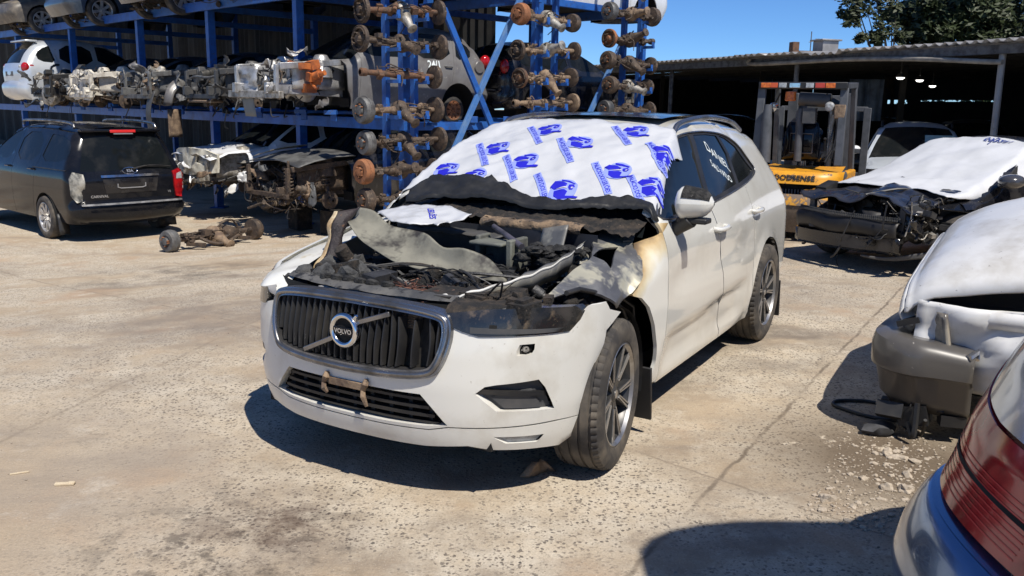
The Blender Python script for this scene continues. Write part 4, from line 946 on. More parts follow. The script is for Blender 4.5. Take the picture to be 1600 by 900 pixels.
    spot(1.95,4.2,1.0,(.15,.115,.08),1.0,2.6,.36,.40); spot(1.75,6.6,1.7,(.16,.135,.11),.7,1.6,.42,.62); spot(2.0,9.5,2.5,(.15,.13,.115),.8,.9,.36,.6); spot(-2.0,4.0,1.6,(.30,.25,.2),.7,.9,.4,.62)
    L.new(c,p.inputs['Base Color']); p.inputs['Roughness'].default_value=.92; p.inputs['Specular IOR Level'].default_value=.2
    h=n.nodes.new('ShaderNodeMath'); h.operation='MULTIPLY_ADD'; L.new(pf,h.inputs[0]); h.inputs[1].default_value=.5; L.new(noise(45,6,.7),h.inputs[2])
    bu=n.nodes.new('ShaderNodeBump'); bu.inputs['Strength'].default_value=.55; bu.inputs['Distance'].default_value=.012; L.new(h.outputs[0],bu.inputs['Height']); L.new(bu.outputs[0],p.inputs['Normal'])
    return m
xs=[-250,-120,-60,-30,-20]+list(np.arange(-15,15.1,.5))+[20,30,60,120,250]; ys=[-30,-10,-4,-2]+list(np.arange(0,30.1,.5))+[36,45,60,90,140,220,400]
b=B(); b.grid(lambda x,y:(x,y,G(x,y)),xs,ys,flip=True); structure('ground',b,ground_mat(),smooth=180)
# ---------------------------------------------------------------- blue storage rack; its end side runs back from column 1
RP0=Vector((-1.9,13.4,0)); RD=Vector((.7071,.7071,0)); RF=Vector((-.7071,.7071,0))   # RD: away along the end side, RF: along the front to the far left
ZM,ZU=1.40,3.52
def rk(f,d,z=0,out=0): p=RP0+RF*f+RD*d; return Vector((p.x,p.y,z))
rack=thing('storage_rack','tall blue steel rack of bays holding wrecked cars on its levels','storage rack',(0,0,0))
fr=[.05,3.0,6.25,9.65,13.9,18.3,22.5]
def rpart(name,b,m=blue,par=rack,**k): return obj(name,b,m,par,smooth=0,bev=.006,**k)
for d in(0.35,3.25,4.9,6.2):
    for i,f in enumerate(fr):
        if (d in(3.25,6.2) and i>1) or (d==4.9 and i<2): continue
        a=rk(f,d,-.5); t=rk(f,d,6.2); b=B(); b.bar(a,t,.13,.15,upv=RD); b.box((a.x,a.y,G(a.x,a.y)+.01),(.3,.3,.02)); rpart('post',b)
for z in(ZM,ZU,5.7):
    for d in(0.35,3.25,6.2):
        b=B(); e_=23 if d<1 else 3.1; b.bar(rk(-.1,d-.1,z),rk(e_,d-.1,z),.07,.16); b.bar(rk(-.1,d-.1,z+.085),rk(e_,d-.1,z+.085),.11,.02); rpart('beam',b)
    for f in(.05,3.0,6.25,9.65,13.9,18.3,22.5):
        for d0,d1 in((.35,4.9 if f>3.1 else 6.2),):
            b=B(); b.bar(rk(f,d0,z-.02),rk(f,d1,z-.02),.08,.12); rpart('side_beam',b)
# carrier arms standing proud of the mid beam
for i,f in enumerate((1.6,2.5,4.0,5.3,7.2,8.7,11,12.8,15.5)):
    b=B(); c=rk(f,.15,ZM+.16); b.bar(c-RD*.12,c+RD*2.5,.14,.05); b.bar(c-RD*.05+Vector((0,0,-.14)),c-RD*.05+Vector((0,0,.05)),.1,.06); b.box(c-RD*.1,(.2,.2,.07)); rpart('carrier_arm',b)
for i,d in enumerate((.8,1.6,2.4,3.6,4.4,5.2)):
    b=B(); c=rk(-.12,d,ZM+.02); b.bar(c,c+RF*1.2,.12,.05); b.box(c+Vector((0,0,.07)),(.16,.16,.1)); rpart('bracket',b)
# diagonal braces on the end side
for (d0,z0,d1,z1,m) in((1.16,1.0,3.05,4.2,blueg),(.95,3.15,2.25,.95,blue),(4.26,1.3,5.45,3.1,blueg),(.2,3.35,2.4,3.62,blue)):
    b=B(); b.bar(rk(-.16,d0,z0),rk(-.16,d1,z1),.10,.05,upv=RF); rpart('brace',b,m)
# made-up dark sheet standing in for the deep shade behind the left bays
b=B(); n=90
b.grid(lambda u,z:tuple(rk(3.3+u,5.35+.03*math.sin(u*22),z)),list(np.linspace(0,90,700)),[-.6,3,8.5]); b.grid(lambda u,z:tuple(rk(2.66+u,5.36,z)),list(np.linspace(0,.7,6)),[-.6,1.62]); o=obj('back_wall',b,darkw,None,smooth=0); tag(o,'dark ribbed backdrop sheet added for the deep shade behind the rack of wrecks','wall')  # low end piece added to hide the sunlit ground in the gap
b=B(); b.grid(lambda u,d:tuple(rk(u,d,6.3+.03*math.sin(u*22))),list(np.linspace(3.3,60,400)),[-.6,5.4]); b.bar(rk(3.3,-.6,6.2),rk(60,-.6,6.2),.1,.2); rpart('unseen_shade_roof',b,darkw)  # unseen roof sheet, added to keep the bays below in shade
# ---------------------------------------------------------------- axles hung on the columns along the end side
def axle(z,dl,dr,m_t,m_l,m_r,style,seed,label,rad=.16,f=-.42,zr=None,loc=None,nose=1,group='axles hung on the rack columns',cat='axle',rotz=None):
    rd=random.Random(seed); c=rk(f,(dl+dr)/2,z) if loc is None else loc; L_=(dr-dl); h=L_/2
    t=thing('hanging_axle' if loc is None else 'ground_axle',label,cat,tuple(c),math.atan2(RD.y,RD.x)-math.pi/2 if rotz is None else rotz,group)
    if loc is None: t.rotation_euler=(rd.uniform(-.05,.05),rd.uniform(-.7,.5),t.rotation_euler.z+rd.uniform(-.08,.08))
    # local frame: y along the axle (left end at -h), x outwards from the rack... nose of the differential points to +x
    b=B(); s1=rd.uniform(.75,.95)
    b.tube([(0,-h+.05,0),(0,-h*.5,0),(0,-.16,0),(0,.0,0),(0,.16,0),(0,h*.5,0),(0,h-.05,0)],[.038,.042,.05,.07,.05,.042,.038],12)
    for y in(-h*.55,h*.55): b.box((.0,y,-.05),(.11,.07,.05)); b.box((-.03,y+.03,.045),(.05,.09,.05)); b.tube([(.04,y-.03,-.07),(.04,y-.03,.09)],.009,6); b.tube([(-.05,y+.03,-.07),(-.05,y+.03,.08)],.009,6)
    obj('axle_tube',b,m_t,t,smooth=50)
    if style!='tube':
        b=B(); b.lathe([(.01,-.13),(.07,-.125),(.115,-.09),(.135,-.02),(.13,.05),(.10,.09),(.07,.12)],(0,0,0),(1,0,-.25*nose),20); b.tube([(.10,0,-.03),(.2,0,-.07),(.28,0,-.10),(.36,0,-.125)],[.095,.065,.05,.055],14); b.lathe([(.01,.36),(.075,.36),(.075,.38),(.01,.39)],(0,0,0),(1,0,-.34*nose),14)
        for k in range(5): a=k*1.26; b.box((.05,.11*math.cos(a),.11*math.sin(a)),(.16,.018,.018))
        obj('differential',b,rd.choice([rustd,alumd,tanm,rust]),t,smooth=50)
    for sg,mm,en in((-1,m_l,'l'),(1,m_r,'r')):
        if style=='tube' and sg<0 or style=='stub' and sg>0:
            b=B(); b.lathe([(.03,0),(.055,0),(.06,.09),(.035,.10)],(0,sg*(h-.08),0),(0,sg,0),16); obj('tube_end',b,m_t,t,smooth=40); continue
        closed=(style in('drum','ground')) or (style=='mixed' and sg<0)
        b=B(); r=rad*rd.uniform(.92,1.06)
        if closed: b.lathe([(.04,-.07),(r*.96,-.06),(r,-.03),(r*1.02,.0),(r*1.02,.012),(r*.98,.015),(r*.97,.055),(r*.90,.075),(r*.55,.078),(r*.5,.062),(r*.38,.06),(r*.33,.10),(.001,.105)],(0,sg*(h-.06),0),(0,sg,0),32)
        else: b.lathe([(.045,-.03),(r*.6,-.035),(r*.98,-.02),(r,.0),(r*.99,.035),(r*.93,.04),(r*.92,.0),(r*.5,-.01),(r*.42,.02),(r*.3,.03),(r*.27,.07),(.001,.075)],(0,sg*(h-.06),0),(0,sg,0),32)
        dm=obj('brake_drum' if closed else 'backing_plate',b,mm,t,smooth=40)
        s_=B()
        for k in range(5): a=k*2*math.pi/5+rd.random(); s_.cyl((r*.42*math.cos(a),sg*(h-.01),r*.42*math.sin(a)),(r*.42*math.cos(a),sg*(h+.045),r*.42*math.sin(a)),.010,n=6)
        if not closed: s_.tube([(r*.8*math.cos(a),sg*(h-.03),r*.8*math.sin(a)) for a in np.linspace(.3,2.8,9)],.016,6); s_.tube([(r*.8*math.cos(a),sg*(h-.03),r*.8*math.sin(a)) for a in np.linspace(3.5,6.0,9)],.016,6)
        obj('wheel_studs',s_,rusto if closed else rustd,dm,smooth=40)
    b=B()
    for k in range(4 if style!='ground' else 9):
        y0=rd.uniform(-h*.8,0);y1=rd.uniform(0,h*.8); b.tube(catmull([(rd.uniform(-.03,.08),y0,rd.uniform(0,.08)),(rd.uniform(.0,.14),(y0+y1)/2+rd.uniform(-.2,.2),rd.uniform(-.14,.14)),(rd.uniform(-.03,.08),y1,rd.uniform(0,.07))],5),rd.uniform(.005,.010),5)
    y0=rd.uniform(-h*.5,h*.5); b.tube(catmull([(.04,y0,.04),(.12,y0+.06,-.12),(.08,y0+rd.uniform(-.1,.12),-rd.uniform(.18,.34))],5),.008,5)
    obj('brake_lines',b,rustd,t,smooth=60)
    b=B(); clutter(b,((-.05,.09),(-h*.75,h*.75),(-.08,.08)),7 if style!='ground' else 20,seed,'bbct',.04,.10); obj('brackets',b,m_t,t,smooth=35)
    return t
def zpx(px,py,f,d): p=rk(f,d); return CH+ (ray(px,py).z/ray(px,py).y)*p.y
# column 1: (left px, left y), style
ords=['topmost','second','third','fourth','fifth','sixth','seventh','lowest']
col1=[((580,-40),'mixed',rust,rustd,rustd,'axle cut by the top edge'),((577,14),'plate',rust,rustd,rustd,'brown axle with open backing plates'),((570,65),'plate',rustd,rustd,rustd,'grey brown axle with a studded hub plate'),((570,115),'tube',rust,rust,rustd,'rusty axle with one bare tube end'),((575,171),'mixed',tanm,greym,rustd,'axle with a grey closed drum and orange hub'),((572,220),'mixed',rustd,greym,rustd,'axle wound with cables, grey drum'),((578,267),'mixed',rustd,rusto,rustd,'axle with an orange rusted drum'),((576,312),'mixed',rustd,rustd,rustd,'dark small drum axle near the ground')]
for i,((px,py),st,mt,ml,mr,desc) in enumerate(col1):
    axle(zpx(px,py,-.42,-.35),-.82+.06*(i%2),.58+.05*(i%3),mt,ml,mr,st,i+1,'%s, %s in the nearest column'%(desc,ords[i]),rad=.185)
col2=[((826,-28),'mixed',rustd,rustd,rustd,'axle half out of the picture'),((814,26),'drum',tanm,rusto,rustd,'axle with a bright rusted drum'),((829,77),'plate',tanm,rustd,rustd,'tan axle with dark hub plates'),((812,120),'plate',tanm,rust,rustd,'tan tube axle with red brown hub'),((823,160),'tube',tanm,tanm,tanm,'dusty tan axle with open tube end')]
for i,((px,py),st,mt,ml,mr,desc) in enumerate(col2):
    axle(zpx(px,py,-.42,2.6),2.28,3.70,mt,ml,mr,st,i+20,'%s, %s in the middle column'%(desc,ords[i]),rad=.165)
col3=[((962,-22),'plate',rustd,rustd,rustd,'axle cut by the picture edge'),((957,22),'drum',rustd,greym,rustd,'axle with a grey drum'),((946,62),'stub',rustd,rusto,rusto,'slim axle with small orange hubs'),((949,98),'mixed',rustd,rustd,rustd,'dark drum axle with a bare far end'),((950,134),'mixed',rustd,rustd,rustd,'greenish axle behind the engine'),((946,171),'mixed',rustd,plastg,rustd,'axle with a black drum')]
for i,((px,py),st,mt,ml,mr,desc) in enumerate(col3):
    axle(zpx(px,py,-.42,5.3),4.6,5.9,mt,ml,mr,st,i+40,'%s, %s in the far column'%(desc,ords[i]),rad=.165)
for k,(d0,d1,lab) in enumerate(((-.2,.32,'nearest'),(2.9,3.4,'middle'),(5.3,5.8,'far'))):
    t=thing('axle_column','pair of blue posts carrying the %s column of hanging axles'%lab,'axle stand',tuple(rk(-.22,(d0+d1)/2,0)),0,None); o_=t.location
    for d in(d0,d1):
        b=B(); b.bar(rk(-.22,d,-.45)-o_,rk(-.22,d,5.2)-o_,.10,.08,upv=RD); obj('post',b,blue,t,smooth=0,bev=.005)
    for j,(px,py) in enumerate([c[0] for c in (col1,col2,col3)[k]]):
        z=zpx(px,py,-.42,d0)-.10
        for d in(d0,d1): b=B(); b.bar(rk(-.22,d,z)-o_,rk(-.55,d,z)-o_,.05,.05); b.bar(rk(-.53,d,z)-o_,rk(-.53,d,z+.09)-o_,.05,.03); obj('hook_arm',b,blue,t,smooth=0)
# the axle lying on the ground
pa,pb_=gnd2(266,394),gnd2(398,374)
dv=(pb_-pa); dv.z=0; L_=dv.length; mid=(pa+pb_)/2
t=axle(0,-L_/2-.05,L_/2+.05,rustd,greym,rustd,'ground',77,'greasy rear axle with hubs and brake lines lying on the ground beside the minivan',rad=.17,loc=(mid.x,mid.y,G(mid.x,mid.y)+.165),group=None,rotz=math.atan2(dv.y,dv.x)-math.pi/2)
b=B(); rd=random.Random(9)
b.blob((.02,.2,.0),.16,3,.4,2,2,(1,1.3,.8)); b.tube(catmull([(.1,-.35,.0),(.2,-.2,-.08),(.24,.0,-.1),(.2,.3,-.02)],6),.025,8); b.tube(catmull([(0,0,.05),(.08,.12,.19),(.05,.3,.2),(0,.45,.1)],6),.016,7)
for s in(-.45,.42): b.box((.14,s,-.08),(.28,.06,.05),Matrix.Rotation(.4,3,'Z')); b.box((-.14,s,.0),(.22,.05,.09),Matrix.Rotation(-.5,3,'Z'))
obj('suspension_arms',b,rustd,t,smooth=40)
# ---------------------------------------------------------------- other vehicles
def sh_prof(kind,H,fo,wb,ro):
    xr=-(wb+ro)
    if kind=='suv':
        return [('front',[(fo-.14,.25,.22),(fo,.5,.26),(fo-.06,.66*1.1,.24)]),('hood',[(fo-.06,.726,.24),(fo-.4,.55*H,.2),(-.45,.63*H,.12)]),('windscreen',[(-.45,.63*H,.08),(-.9,.80*H,.07),(-1.35,.945*H,.09)]),
         ('roof',[(-1.35,.945*H,.09),(-1.9,H*.995,.12),(-2.6,H*.99,.13),(xr+.5,.94*H,.13)]),('rear_window',[(xr+.5,.94*H,.13),(xr+.25,.80*H,.16),(xr+.10,.66*H,.2)]),('tailgate',[(xr+.10,.66*H,.2),(xr+.04,.56*H,.24),(xr+.05,.42*H,.26)]),('rear_bumper',[(xr+.05,.42*H,.26),(xr-.03,.36*H,.28),(xr+.0,.24*H,.26),(xr+.14,.18*H,.2)])]
    if kind=='van':
        return [('front',[(fo-.14,.25,.22),(fo,.5,.26),(fo-.06,.75,.24)]),('hood',[(fo-.06,.75,.24),(fo-.4,.54*H,.2),(-.25,.62*H,.12)]),('windscreen',[(-.25,.62*H,.08),(-.8,.80*H,.07),(-1.3,.955*H,.09)]),
         ('roof',[(-1.3,.955*H,.09),(-1.9,H*.995,.10),(-2.8,H*.995,.11),(xr+.30,.965*H,.11)]),('rear_window',[(xr+.30,.965*H,.11),(xr+.19,.82*H,.13),(xr+.07,.61*H,.17)]),('tailgate',[(xr+.07,.61*H,.17),(xr+.02,.53*H,.2),(xr+.03,.36*H,.22)]),('rear_bumper',[(xr+.03,.36*H,.22),(xr-.06,.33*H,.24),(xr-.05,.22*H,.24),(xr+.08,.16*H,.2)])]
    return [('front',[(fo-.14,.22,.22),(fo,.45,.28),(fo-.06,.62,.24)]),('hood',[(fo-.06,.62,.24),(fo-.4,.52*H,.2),(-.4,.645*H,.12)]),('windscreen',[(-.4,.645*H,.08),(-.9,.82*H,.07),(-1.35,.945*H,.09)]),
         ('roof',[(-1.35,.945*H,.09),(-1.8,H*.995,.12),(-2.4,H*.97,.13),(-2.75,.92*H,.13)]),('rear_window',[(-2.75,.92*H,.13),(-3.1,.81*H,.14),(-3.35,.72*H,.16)]),('tailgate',[(-3.35,.72*H,.16),(xr+.1,.69*H,.2),(xr+.02,.6*H,.24),(xr+.05,.42*H,.26)]),('rear_bumper',[(xr+.05,.42*H,.26),(xr-.04,.36*H,.28),(xr+.14,.16*H,.2)])]
def wprof(H,hw): return [(.14*H,hw*.94),(.2*H,hw*.965),(.3*H,hw*.99),(.45*H,hw),(.56*H,hw*.99),(.62*H,hw*.965),(.68*H,hw*.92),(.78*H,hw*.84),(.9*H,hw*.74),(H*1.03,hw*.62)]
def gcar(name,label,cat,loc,rz,paint,kind='suv',H=1.65,hw=.91,fo=.9,wb=2.7,ro=.9,sill=.27,rw=.34,cut=None,wheels=(1,1,1,1),windows=True,skip=(),group=None,wm=None,step=.09,style='multi'):
    t=thing(name,label,cat,loc,rz,group); bd=Body(sh_prof(kind,H,fo,wb,ro),wprof(H,hw),sill,[(0,rw),(-wb,rw)],rw,taper=lambda x:1-.05*sst(-1.8,-(wb+ro),x),crown=.035)
    xr=-(wb+ro); bz=.665*H; tz=.925*H
    q0=xr+(.62 if kind=='suv' else .42)
    wins=[[(-.60,bz),(-.95,.80*H),(-1.28,.90*H),(-1.42,tz),(-1.66,tz),(-1.60,bz+.01)],[(-1.68,bz+.01),(-1.75,tz),(-2.5,tz),(-2.55,bz+.02)]]
    if kind=='sedan': wins[1]=[(-1.68,bz+.01),(-1.75,tz),(-2.3,.915*H),(-2.75,.82*H),(-2.95,.71*H)]
    else: wins.append([(-2.63,bz+.02),(-2.58,tz),(xr+.72 if kind=='suv' else xr+.42,.90*H),(q0-.18,.80*H),(q0-.12,bz+.05)])
    wins=[[tuple(p) for p in smoothpoly(w_,1)] for w_ in wins]
    out=[tuple(p) for p in bd.outline]
    if cut is not None: out=halfplane(out,(cut,0),(cut+.1,2))
    lines=[(-.60,-.50),(-1.65,-1.62),(-2.58,-2.35)]   # door shut lines
    for s in(1,-1):
        segs=[(cut if cut is not None else None,lines[0]),(lines[0],lines[1]),(lines[1],lines[2]),(lines[2],None)]
        for nm,(a,c) in zip(('front_wing','front_door','rear_door','rear_quarter'),segs):
            if nm in skip: continue
            pl=out
            if isinstance(a,tuple): pl=halfplane(pl,(a[1]-.003,.2),(a[0]-.003,bz))
            if c is not None: pl=halfplane(pl,(c[0]+.003,bz),(c[1]+.003,.2))
            if len(pl)<3: continue
            hs=[]
            for w_ in wins:
                k=w_
                if isinstance(a,tuple): k=halfplane(k,(a[1]-.06,.2),(a[0]-.06,bz))
                if c is not None: k=halfplane(k,(c[0]+.06,bz),(c[1]+.06,.2))
                if len(k)>2: hs.append(k)
            b=bd.side(pl,hs,step); po=obj(nm,b if s>0 else b.mirror(),paint,t,smooth=50)
            if windows:
                for h in hs: g_=bd.side(h,(),.12,inset=.008,rim=0); obj('window',g_ if s>0 else g_.mirror(),glass,po,smooth=50)
            if 'door' in nm:
                hx=(c[0]+.16); hz=bz-.10; y=float(bd.base(np.array([hx]),np.array([hz]))[0]); hb=B(); hb.tube([(hx+.09,s*(y-.01),hz),(hx+.07,s*(y+.03),hz),(hx-.07,s*(y+.03),hz),(hx-.09,s*(y-.01),hz)],.015,6); obj('door_handle',hb,paint,po)
    for nm in('front','hood','windscreen','roof','rear_window','tailgate','rear_bumper'):
        if nm in skip or (cut is not None and nm in('front','hood')): continue
        obj({'front':'front_bumper','hood':'bonnet'}.get(nm,nm),bd.ribbon(nm),glass if nm in('windscreen','rear_window') else paint,t,smooth=60)
    underbody(t,bd,hw*.62,.5*H,x0=xr+.3,x1=(cut-.1 if cut is not None else fo-.3))
    k=0
    for x in(0,-wb):
        for s in(1,-1):
            if wheels[k]: wheel(t,x,s*(hw-.11),rw,rw,.215,s,0,style,m_t=rubdust,m_r=wm or rims)
            b=B(); A=np.linspace(-.2,math.pi+.2,16); b.grid(lambda a,y:(x+(rw+.045)*math.cos(a),s*y,rw+(rw+.045)*math.sin(a)),list(A),[hw*.62,hw*.97],flip=s<0)
            if not(cut is not None and x==0): obj('arch_liner',b,dark,t)
            k+=1
    return t,bd
def ang(v): return math.atan2(v[1],v[0])
def place(root,front,fwd,fo): pass
def strippednose(t,hw,seed,m_struct,m_eng,z0=.32,zt=.85,x1=.75,rad=None,hubs=True,inner=None,kz=1.0):
    """rails, firewall, inner wings, engine, hoses and hubs of a car whose nose panels are gone"""
    rd=random.Random(seed); before=set(o.name for o in t.children)
    for s in(1,-1):
        b=B(); b.bar((-.5,s*hw*.55,z0+.12),(x1,s*hw*.55,z0+.16),.09,.13); b.bar((-.5,s*hw*.78,zt),(x1-.15,s*hw*.72,zt-.10),.07,.08); b.lathe([(.03,.10),(.09,.09),(.14,.02),(.17,-.2)],(-.05,s*hw*.62,zt-.02),(0,0,1),16); b.bar((x1-.12,s*hw*.66,z0+.1),(x1-.12,s*hw*.68,zt-.08),.05,.07); obj('front_rail',b,m_struct,t,smooth=40,bev=.006)
        b=B(); b.grid(lambda u,v:(-.45+.9*u,s*(hw*.62+.05*math.sin(3*u)),z0+.15+(zt-z0-.2)*v-.25*max(0,.3-abs(u-.5))*0),list(np.linspace(0,1,8)),list(np.linspace(0,1,6))); obj('inner_wing',b,inner or m_struct,t,smooth=60,solid=.01)
        if hubs:
            b=B(); b.lathe([(.02,-.06),(.14,-.05),(.14,-.03),(.06,-.02),(.06,.04),(.02,.05)],(0,s*hw*.86,.32),(0,s,0),22); b.tube([(0,s*hw*.8,.32),(.02,s*hw*.5,.3),(.1,s*hw*.3,.3)],[.035,.03,.035],8); b.tube([(0,s*hw*.78,.36),(-.02,s*hw*.68,.62),(-.05,s*hw*.62,.85)],[.035,.03,.02],8)
            b.tube([(.07*math.cos(a),s*hw*.68+.07*math.sin(a)-.02*s*0,.55+.02*a/1.5) for a in np.linspace(0,22,60)],.012,5); obj('strut_and_hub',b,rustd,t,smooth=40)
    b=B(); b.grid(lambda y,z:(-.48+.03*math.sin(y*7),y,z),list(np.linspace(-hw*.8,hw*.8,12)),[z0,.6,zt+.05]); obj('firewall',b,plast,t)
    b=B(); b.blob((.1,.08,.58),.27,seed,.25,1.6,2,(1,1.25,.85)); b.box((.12,-.2,.62),(.34,.3,.24)); b.lathe([(.05,0),(.17,.02),(.2,.12),(.14,.2),(.08,.22)],(.15,.32,.5),(0,1,0),20); clutter(b,((-.1,.4),(-.45,.5),(.42,.82)),26,seed,'bccr',.06,.17); obj('engine',b,m_eng,t,smooth=35)
    b=B(); clutter(b,((-.3,.62),(-hw*.75,hw*.75),(.35,.86)),26,seed+100,'tttb',.06,.13); obj('hoses',b,plast,t,smooth=50)
    b=B(); clutter(b,((-.2,.66),(-hw*.7,hw*.7),(.3,.8)),16,seed+200,'btc',.04,.10); obj('fittings',b,rustd,t,smooth=40)
    b=B(); b.bar((x1-.1,-hw*.7,z0+.08),(x1-.1,hw*.7,z0+.08),.06,.07); obj('crossmember',b,m_struct,t,bev=.006)
    for o in t.children:
        if o.name not in before: o.scale=(1.06,1,kz)
def torn_panels(t,box,n,seed,mats,smax=.4):
    rd=random.Random(seed); (x0,x1),(y0,y1),(z0,z1)=box
    for i in range(n):
        c=Vector((rd.uniform(x0,x1),rd.uniform(y0,y1),rd.uniform(z0,z1))); m3=Matrix.Rotation(rd.uniform(-1.2,1.2),3,'Y')@Matrix.Rotation(rd.uniform(-1,1),3,'Z')@Matrix.Rotation(rd.uniform(-.9,.9),3,'X'); a=rd.uniform(.14,smax); b_=rd.uniform(.08,.24); k=rd.uniform(2,6); s_=seed*9+i; ta=rd.uniform(.2,1)
        def f(u,v):
            w_=1-ta*.7*u; p=Vector((a*(u-.5),b_*(v-.5)*w_+.03*math.sin(k*u),.05*math.sin(k*u+2*v)+.06*float(nz([u*1.5],[v*1.5],2,s_)[0]))); return tuple(c+m3@p)
        b=B(); b.grid(f,list(np.linspace(0,1,10)),list(np.linspace(0,1,7))); obj('torn_panel',b,rd.choice(mats),t,smooth=50,solid=.008)
    b=B()
    for i in range(n+4):
        p=Vector((rd.uniform(x0,x1),rd.uniform(y0,y1),rd.uniform(z0,z1))); q=p+Vector((rd.uniform(-.1,.15),rd.uniform(-.25,.25),rd.uniform(-.35,.05))); b.tube(catmull([p,(p+q)/2+Vector((.06,0,-.1)),q],5),rd.uniform(.005,.014),5)
    obj('hanging_wires',b,plast,t,smooth=60)
def radpanel(t,hw,m,x=.68,z0=.42,z1=.86,seed=0):
    rd=random.Random(seed); pts=[(-hw*.7,z0+.04),(-hw*.5,z0-.03),(0,z0),(hw*.5,z0-.04),(hw*.68,z0+.05),(hw*.72,z1-.1),(hw*.55,z1+.02),(hw*.2,z1-.03),(-hw*.2,z1+.03),(-hw*.55,z1),(-hw*.74,z1-.12)]
    holes=[[(a+.12*math.cos(q)*sx,b_+.07*math.sin(q)) for q in np.linspace(0,6.28,10)[:-1]] for a,b_,sx in ((-.38,z0+.27,1),(.35,z0+.28,1.1),(0,z1-.10,.8))]
    obj('radiator_support',patch(lambda V:np.stack([x+.05*nz(V[:,0],V[:,1],4,seed)-.12*V[:,0]**2,V[:,0],V[:,1]],1),pts,holes,.05,.05,(-1,0,0)),m,t,smooth=40)
    b=B(); clutter(b,((x,x+.06),(-hw*.6,hw*.6),(z0,z1)),18,seed+7,'bbtc',.03,.11); obj('broken_mounts',b,m,t,smooth=35)
rdang=ang(RD); raway=rdang; rout=rdang+math.pi
# A: pale silver SUV standing tail-out on the rack
def onrack(f,dn,z,fwd_in,fo,wb,ro):
    """origin of a car whose aisle-side end is at depth dn; fwd_in True: nose away from the aisle"""
    p=rk(f,dn+ (wb+ro if fwd_in else fo),z); return (p.x,p.y,z),(raway if fwd_in else rout)
loc,rz=onrack(15.0,-.9,1.33,True,.9,2.7,.85)
tA_,bdA=gcar('rack_suv','pale silver SUV on the rack with its tail towards the yard and red lamps','car',loc,rz,lightsilver,'suv',1.86,.92,ro=.85,wheels=(0,0,0,0))
xr=-3.55
for s in(1,-1):
    b=B(); b.blob((xr+.19,s*.73,1.12),.12,1,.05,1,3,(.9,1.1,1.15)); b.blob((xr+.34,s*.80,1.14),.10,1,.05,1,3,(1.6,.45,.8)); lo=obj('tail_lamp',b,red,tA_,smooth=80)
    b=B(); b.blob((xr+.085,s*.64,1.14),.05,1,.0,1,2,(.6,.8,.9)); obj('lamp_reflector',b,clear,lo,smooth=80)
    b=B(); b.blob((xr+.10,s*.66,.60),.06,1,0,1,2,(.7,1.8,.6)); obj('bumper_reflector',b,redl,tA_,smooth=80)
b=B(); b.box((xr+.02,0,.97),(.03,.62,.12)); obj('plate_recess',b,greym,tA_,bev=.01)
b=B(); b.box((xr+.42,0,1.80),(.3,1.2,.05)); obj('roof_spoiler',b,lightsilver,tA_,bev=.02)
# B..F: stripped noses on the mid level
loc,rz=onrack(12.7,-.9,1.28,False,.75,2.6,.9)
t,_=gcar('stripped_wreck','dark blue wreck on the rack with its grey gearbox hanging out','wrecked car',loc,rz,darkblue,'sedan',1.45,.88,cut=-.45,wheels=(0,0,0,0),group='stripped wrecks on the rack'); strippednose(t,.88,31,kz=1.22,m_struct=plast,m_eng=alumd)
torn_panels(t,((.1,.85),(-.85,.85),(.25,1.12)),11,401,[darkblue,alumd,plastg])
b=B(); b.lathe([(.05,-.1),(.22,-.08),(.26,.02),(.24,.12),(.1,.16)],(.55,.25,.5),(1,.3,0),24); b.box((.5,-.3,.5),(.3,.36,.3)); b.blob((.5,-.02,.42),.2,5,.3,2,2); obj('gearbox',b,alumd,t,smooth=40,bev=.01)
loc,rz=onrack(9.9,-1.0,1.28,False,.75,2.6,.9)
t,_=gcar('stripped_wreck','dark wreck on the rack showing a broken white radiator panel','wrecked car',loc,rz,darkblue,'sedan',1.42,.88,cut=-.45,wheels=(0,0,0,0),group='stripped wrecks on the rack'); strippednose(t,.88,32,kz=1.22,m_struct=mat('dirty_white_plastic',(.62,.58,.5),(.4,.36,.3),7,.45,.62,rough=.6,bump=.2),m_eng=rustd); radpanel(t,.88,MATS['dirty_white_plastic'],z1=1.02,seed=3)
torn_panels(t,((.1,.85),(-.85,.85),(.25,1.12)),11,402,[MATS['dirty_white_plastic'],plastg,alumd])
loc,rz=onrack(7.35,-.9,1.28,False,.85,2.6,.9)
t,_=gcar('stripped_wreck','grey wreck on the rack with an open wheel arch and hanging bumper piece','wrecked car',loc,rz,darkblue,'sedan',1.45,.88,cut=-.3,wheels=(0,0,0,0),group='stripped wrecks on the rack'); strippednose(t,.88,33,kz=1.22,m_struct=greym,m_eng=alumd,hubs=False)
torn_panels(t,((.1,.85),(-.85,.85),(.25,1.12)),11,403,[greyp,plastg,alumd,tanm])
for s in(1,):
    b=B(); A=np.linspace(-.1,math.pi*.95,18)
    b.grid(lambda a,k:((.36+.08*k)*math.cos(a),.80+.07*(1-k)+.02*math.sin(5*a),.36+(.36+.10*k)*math.sin(a)),list(A),[0,.5,1.,1.6]); obj('torn_wing',b,greyp,t,smooth=60,solid=.01)
    b=B(); b.grid(lambda u,v:(.62+.06*math.sin(4*v)+.12*v,.5+.22*u-.06*v,.60-.80*v),list(np.linspace(0,1,6)),list(np.linspace(0,1,12))); obj('hanging_bumper_piece',b,plastg,t,smooth=60,solid=.015)
    b=B(); b.grid(lambda u,v:(.1+.3*u,.66+.05*u,.25-.55*v),list(np.linspace(0,1,4)),list(np.linspace(0,1,8))); obj('hanging_liner',b,tanm,t,smooth=60,solid=.015)
loc,rz=onrack(4.75,-.7,1.30,False,.75,2.6,.9)
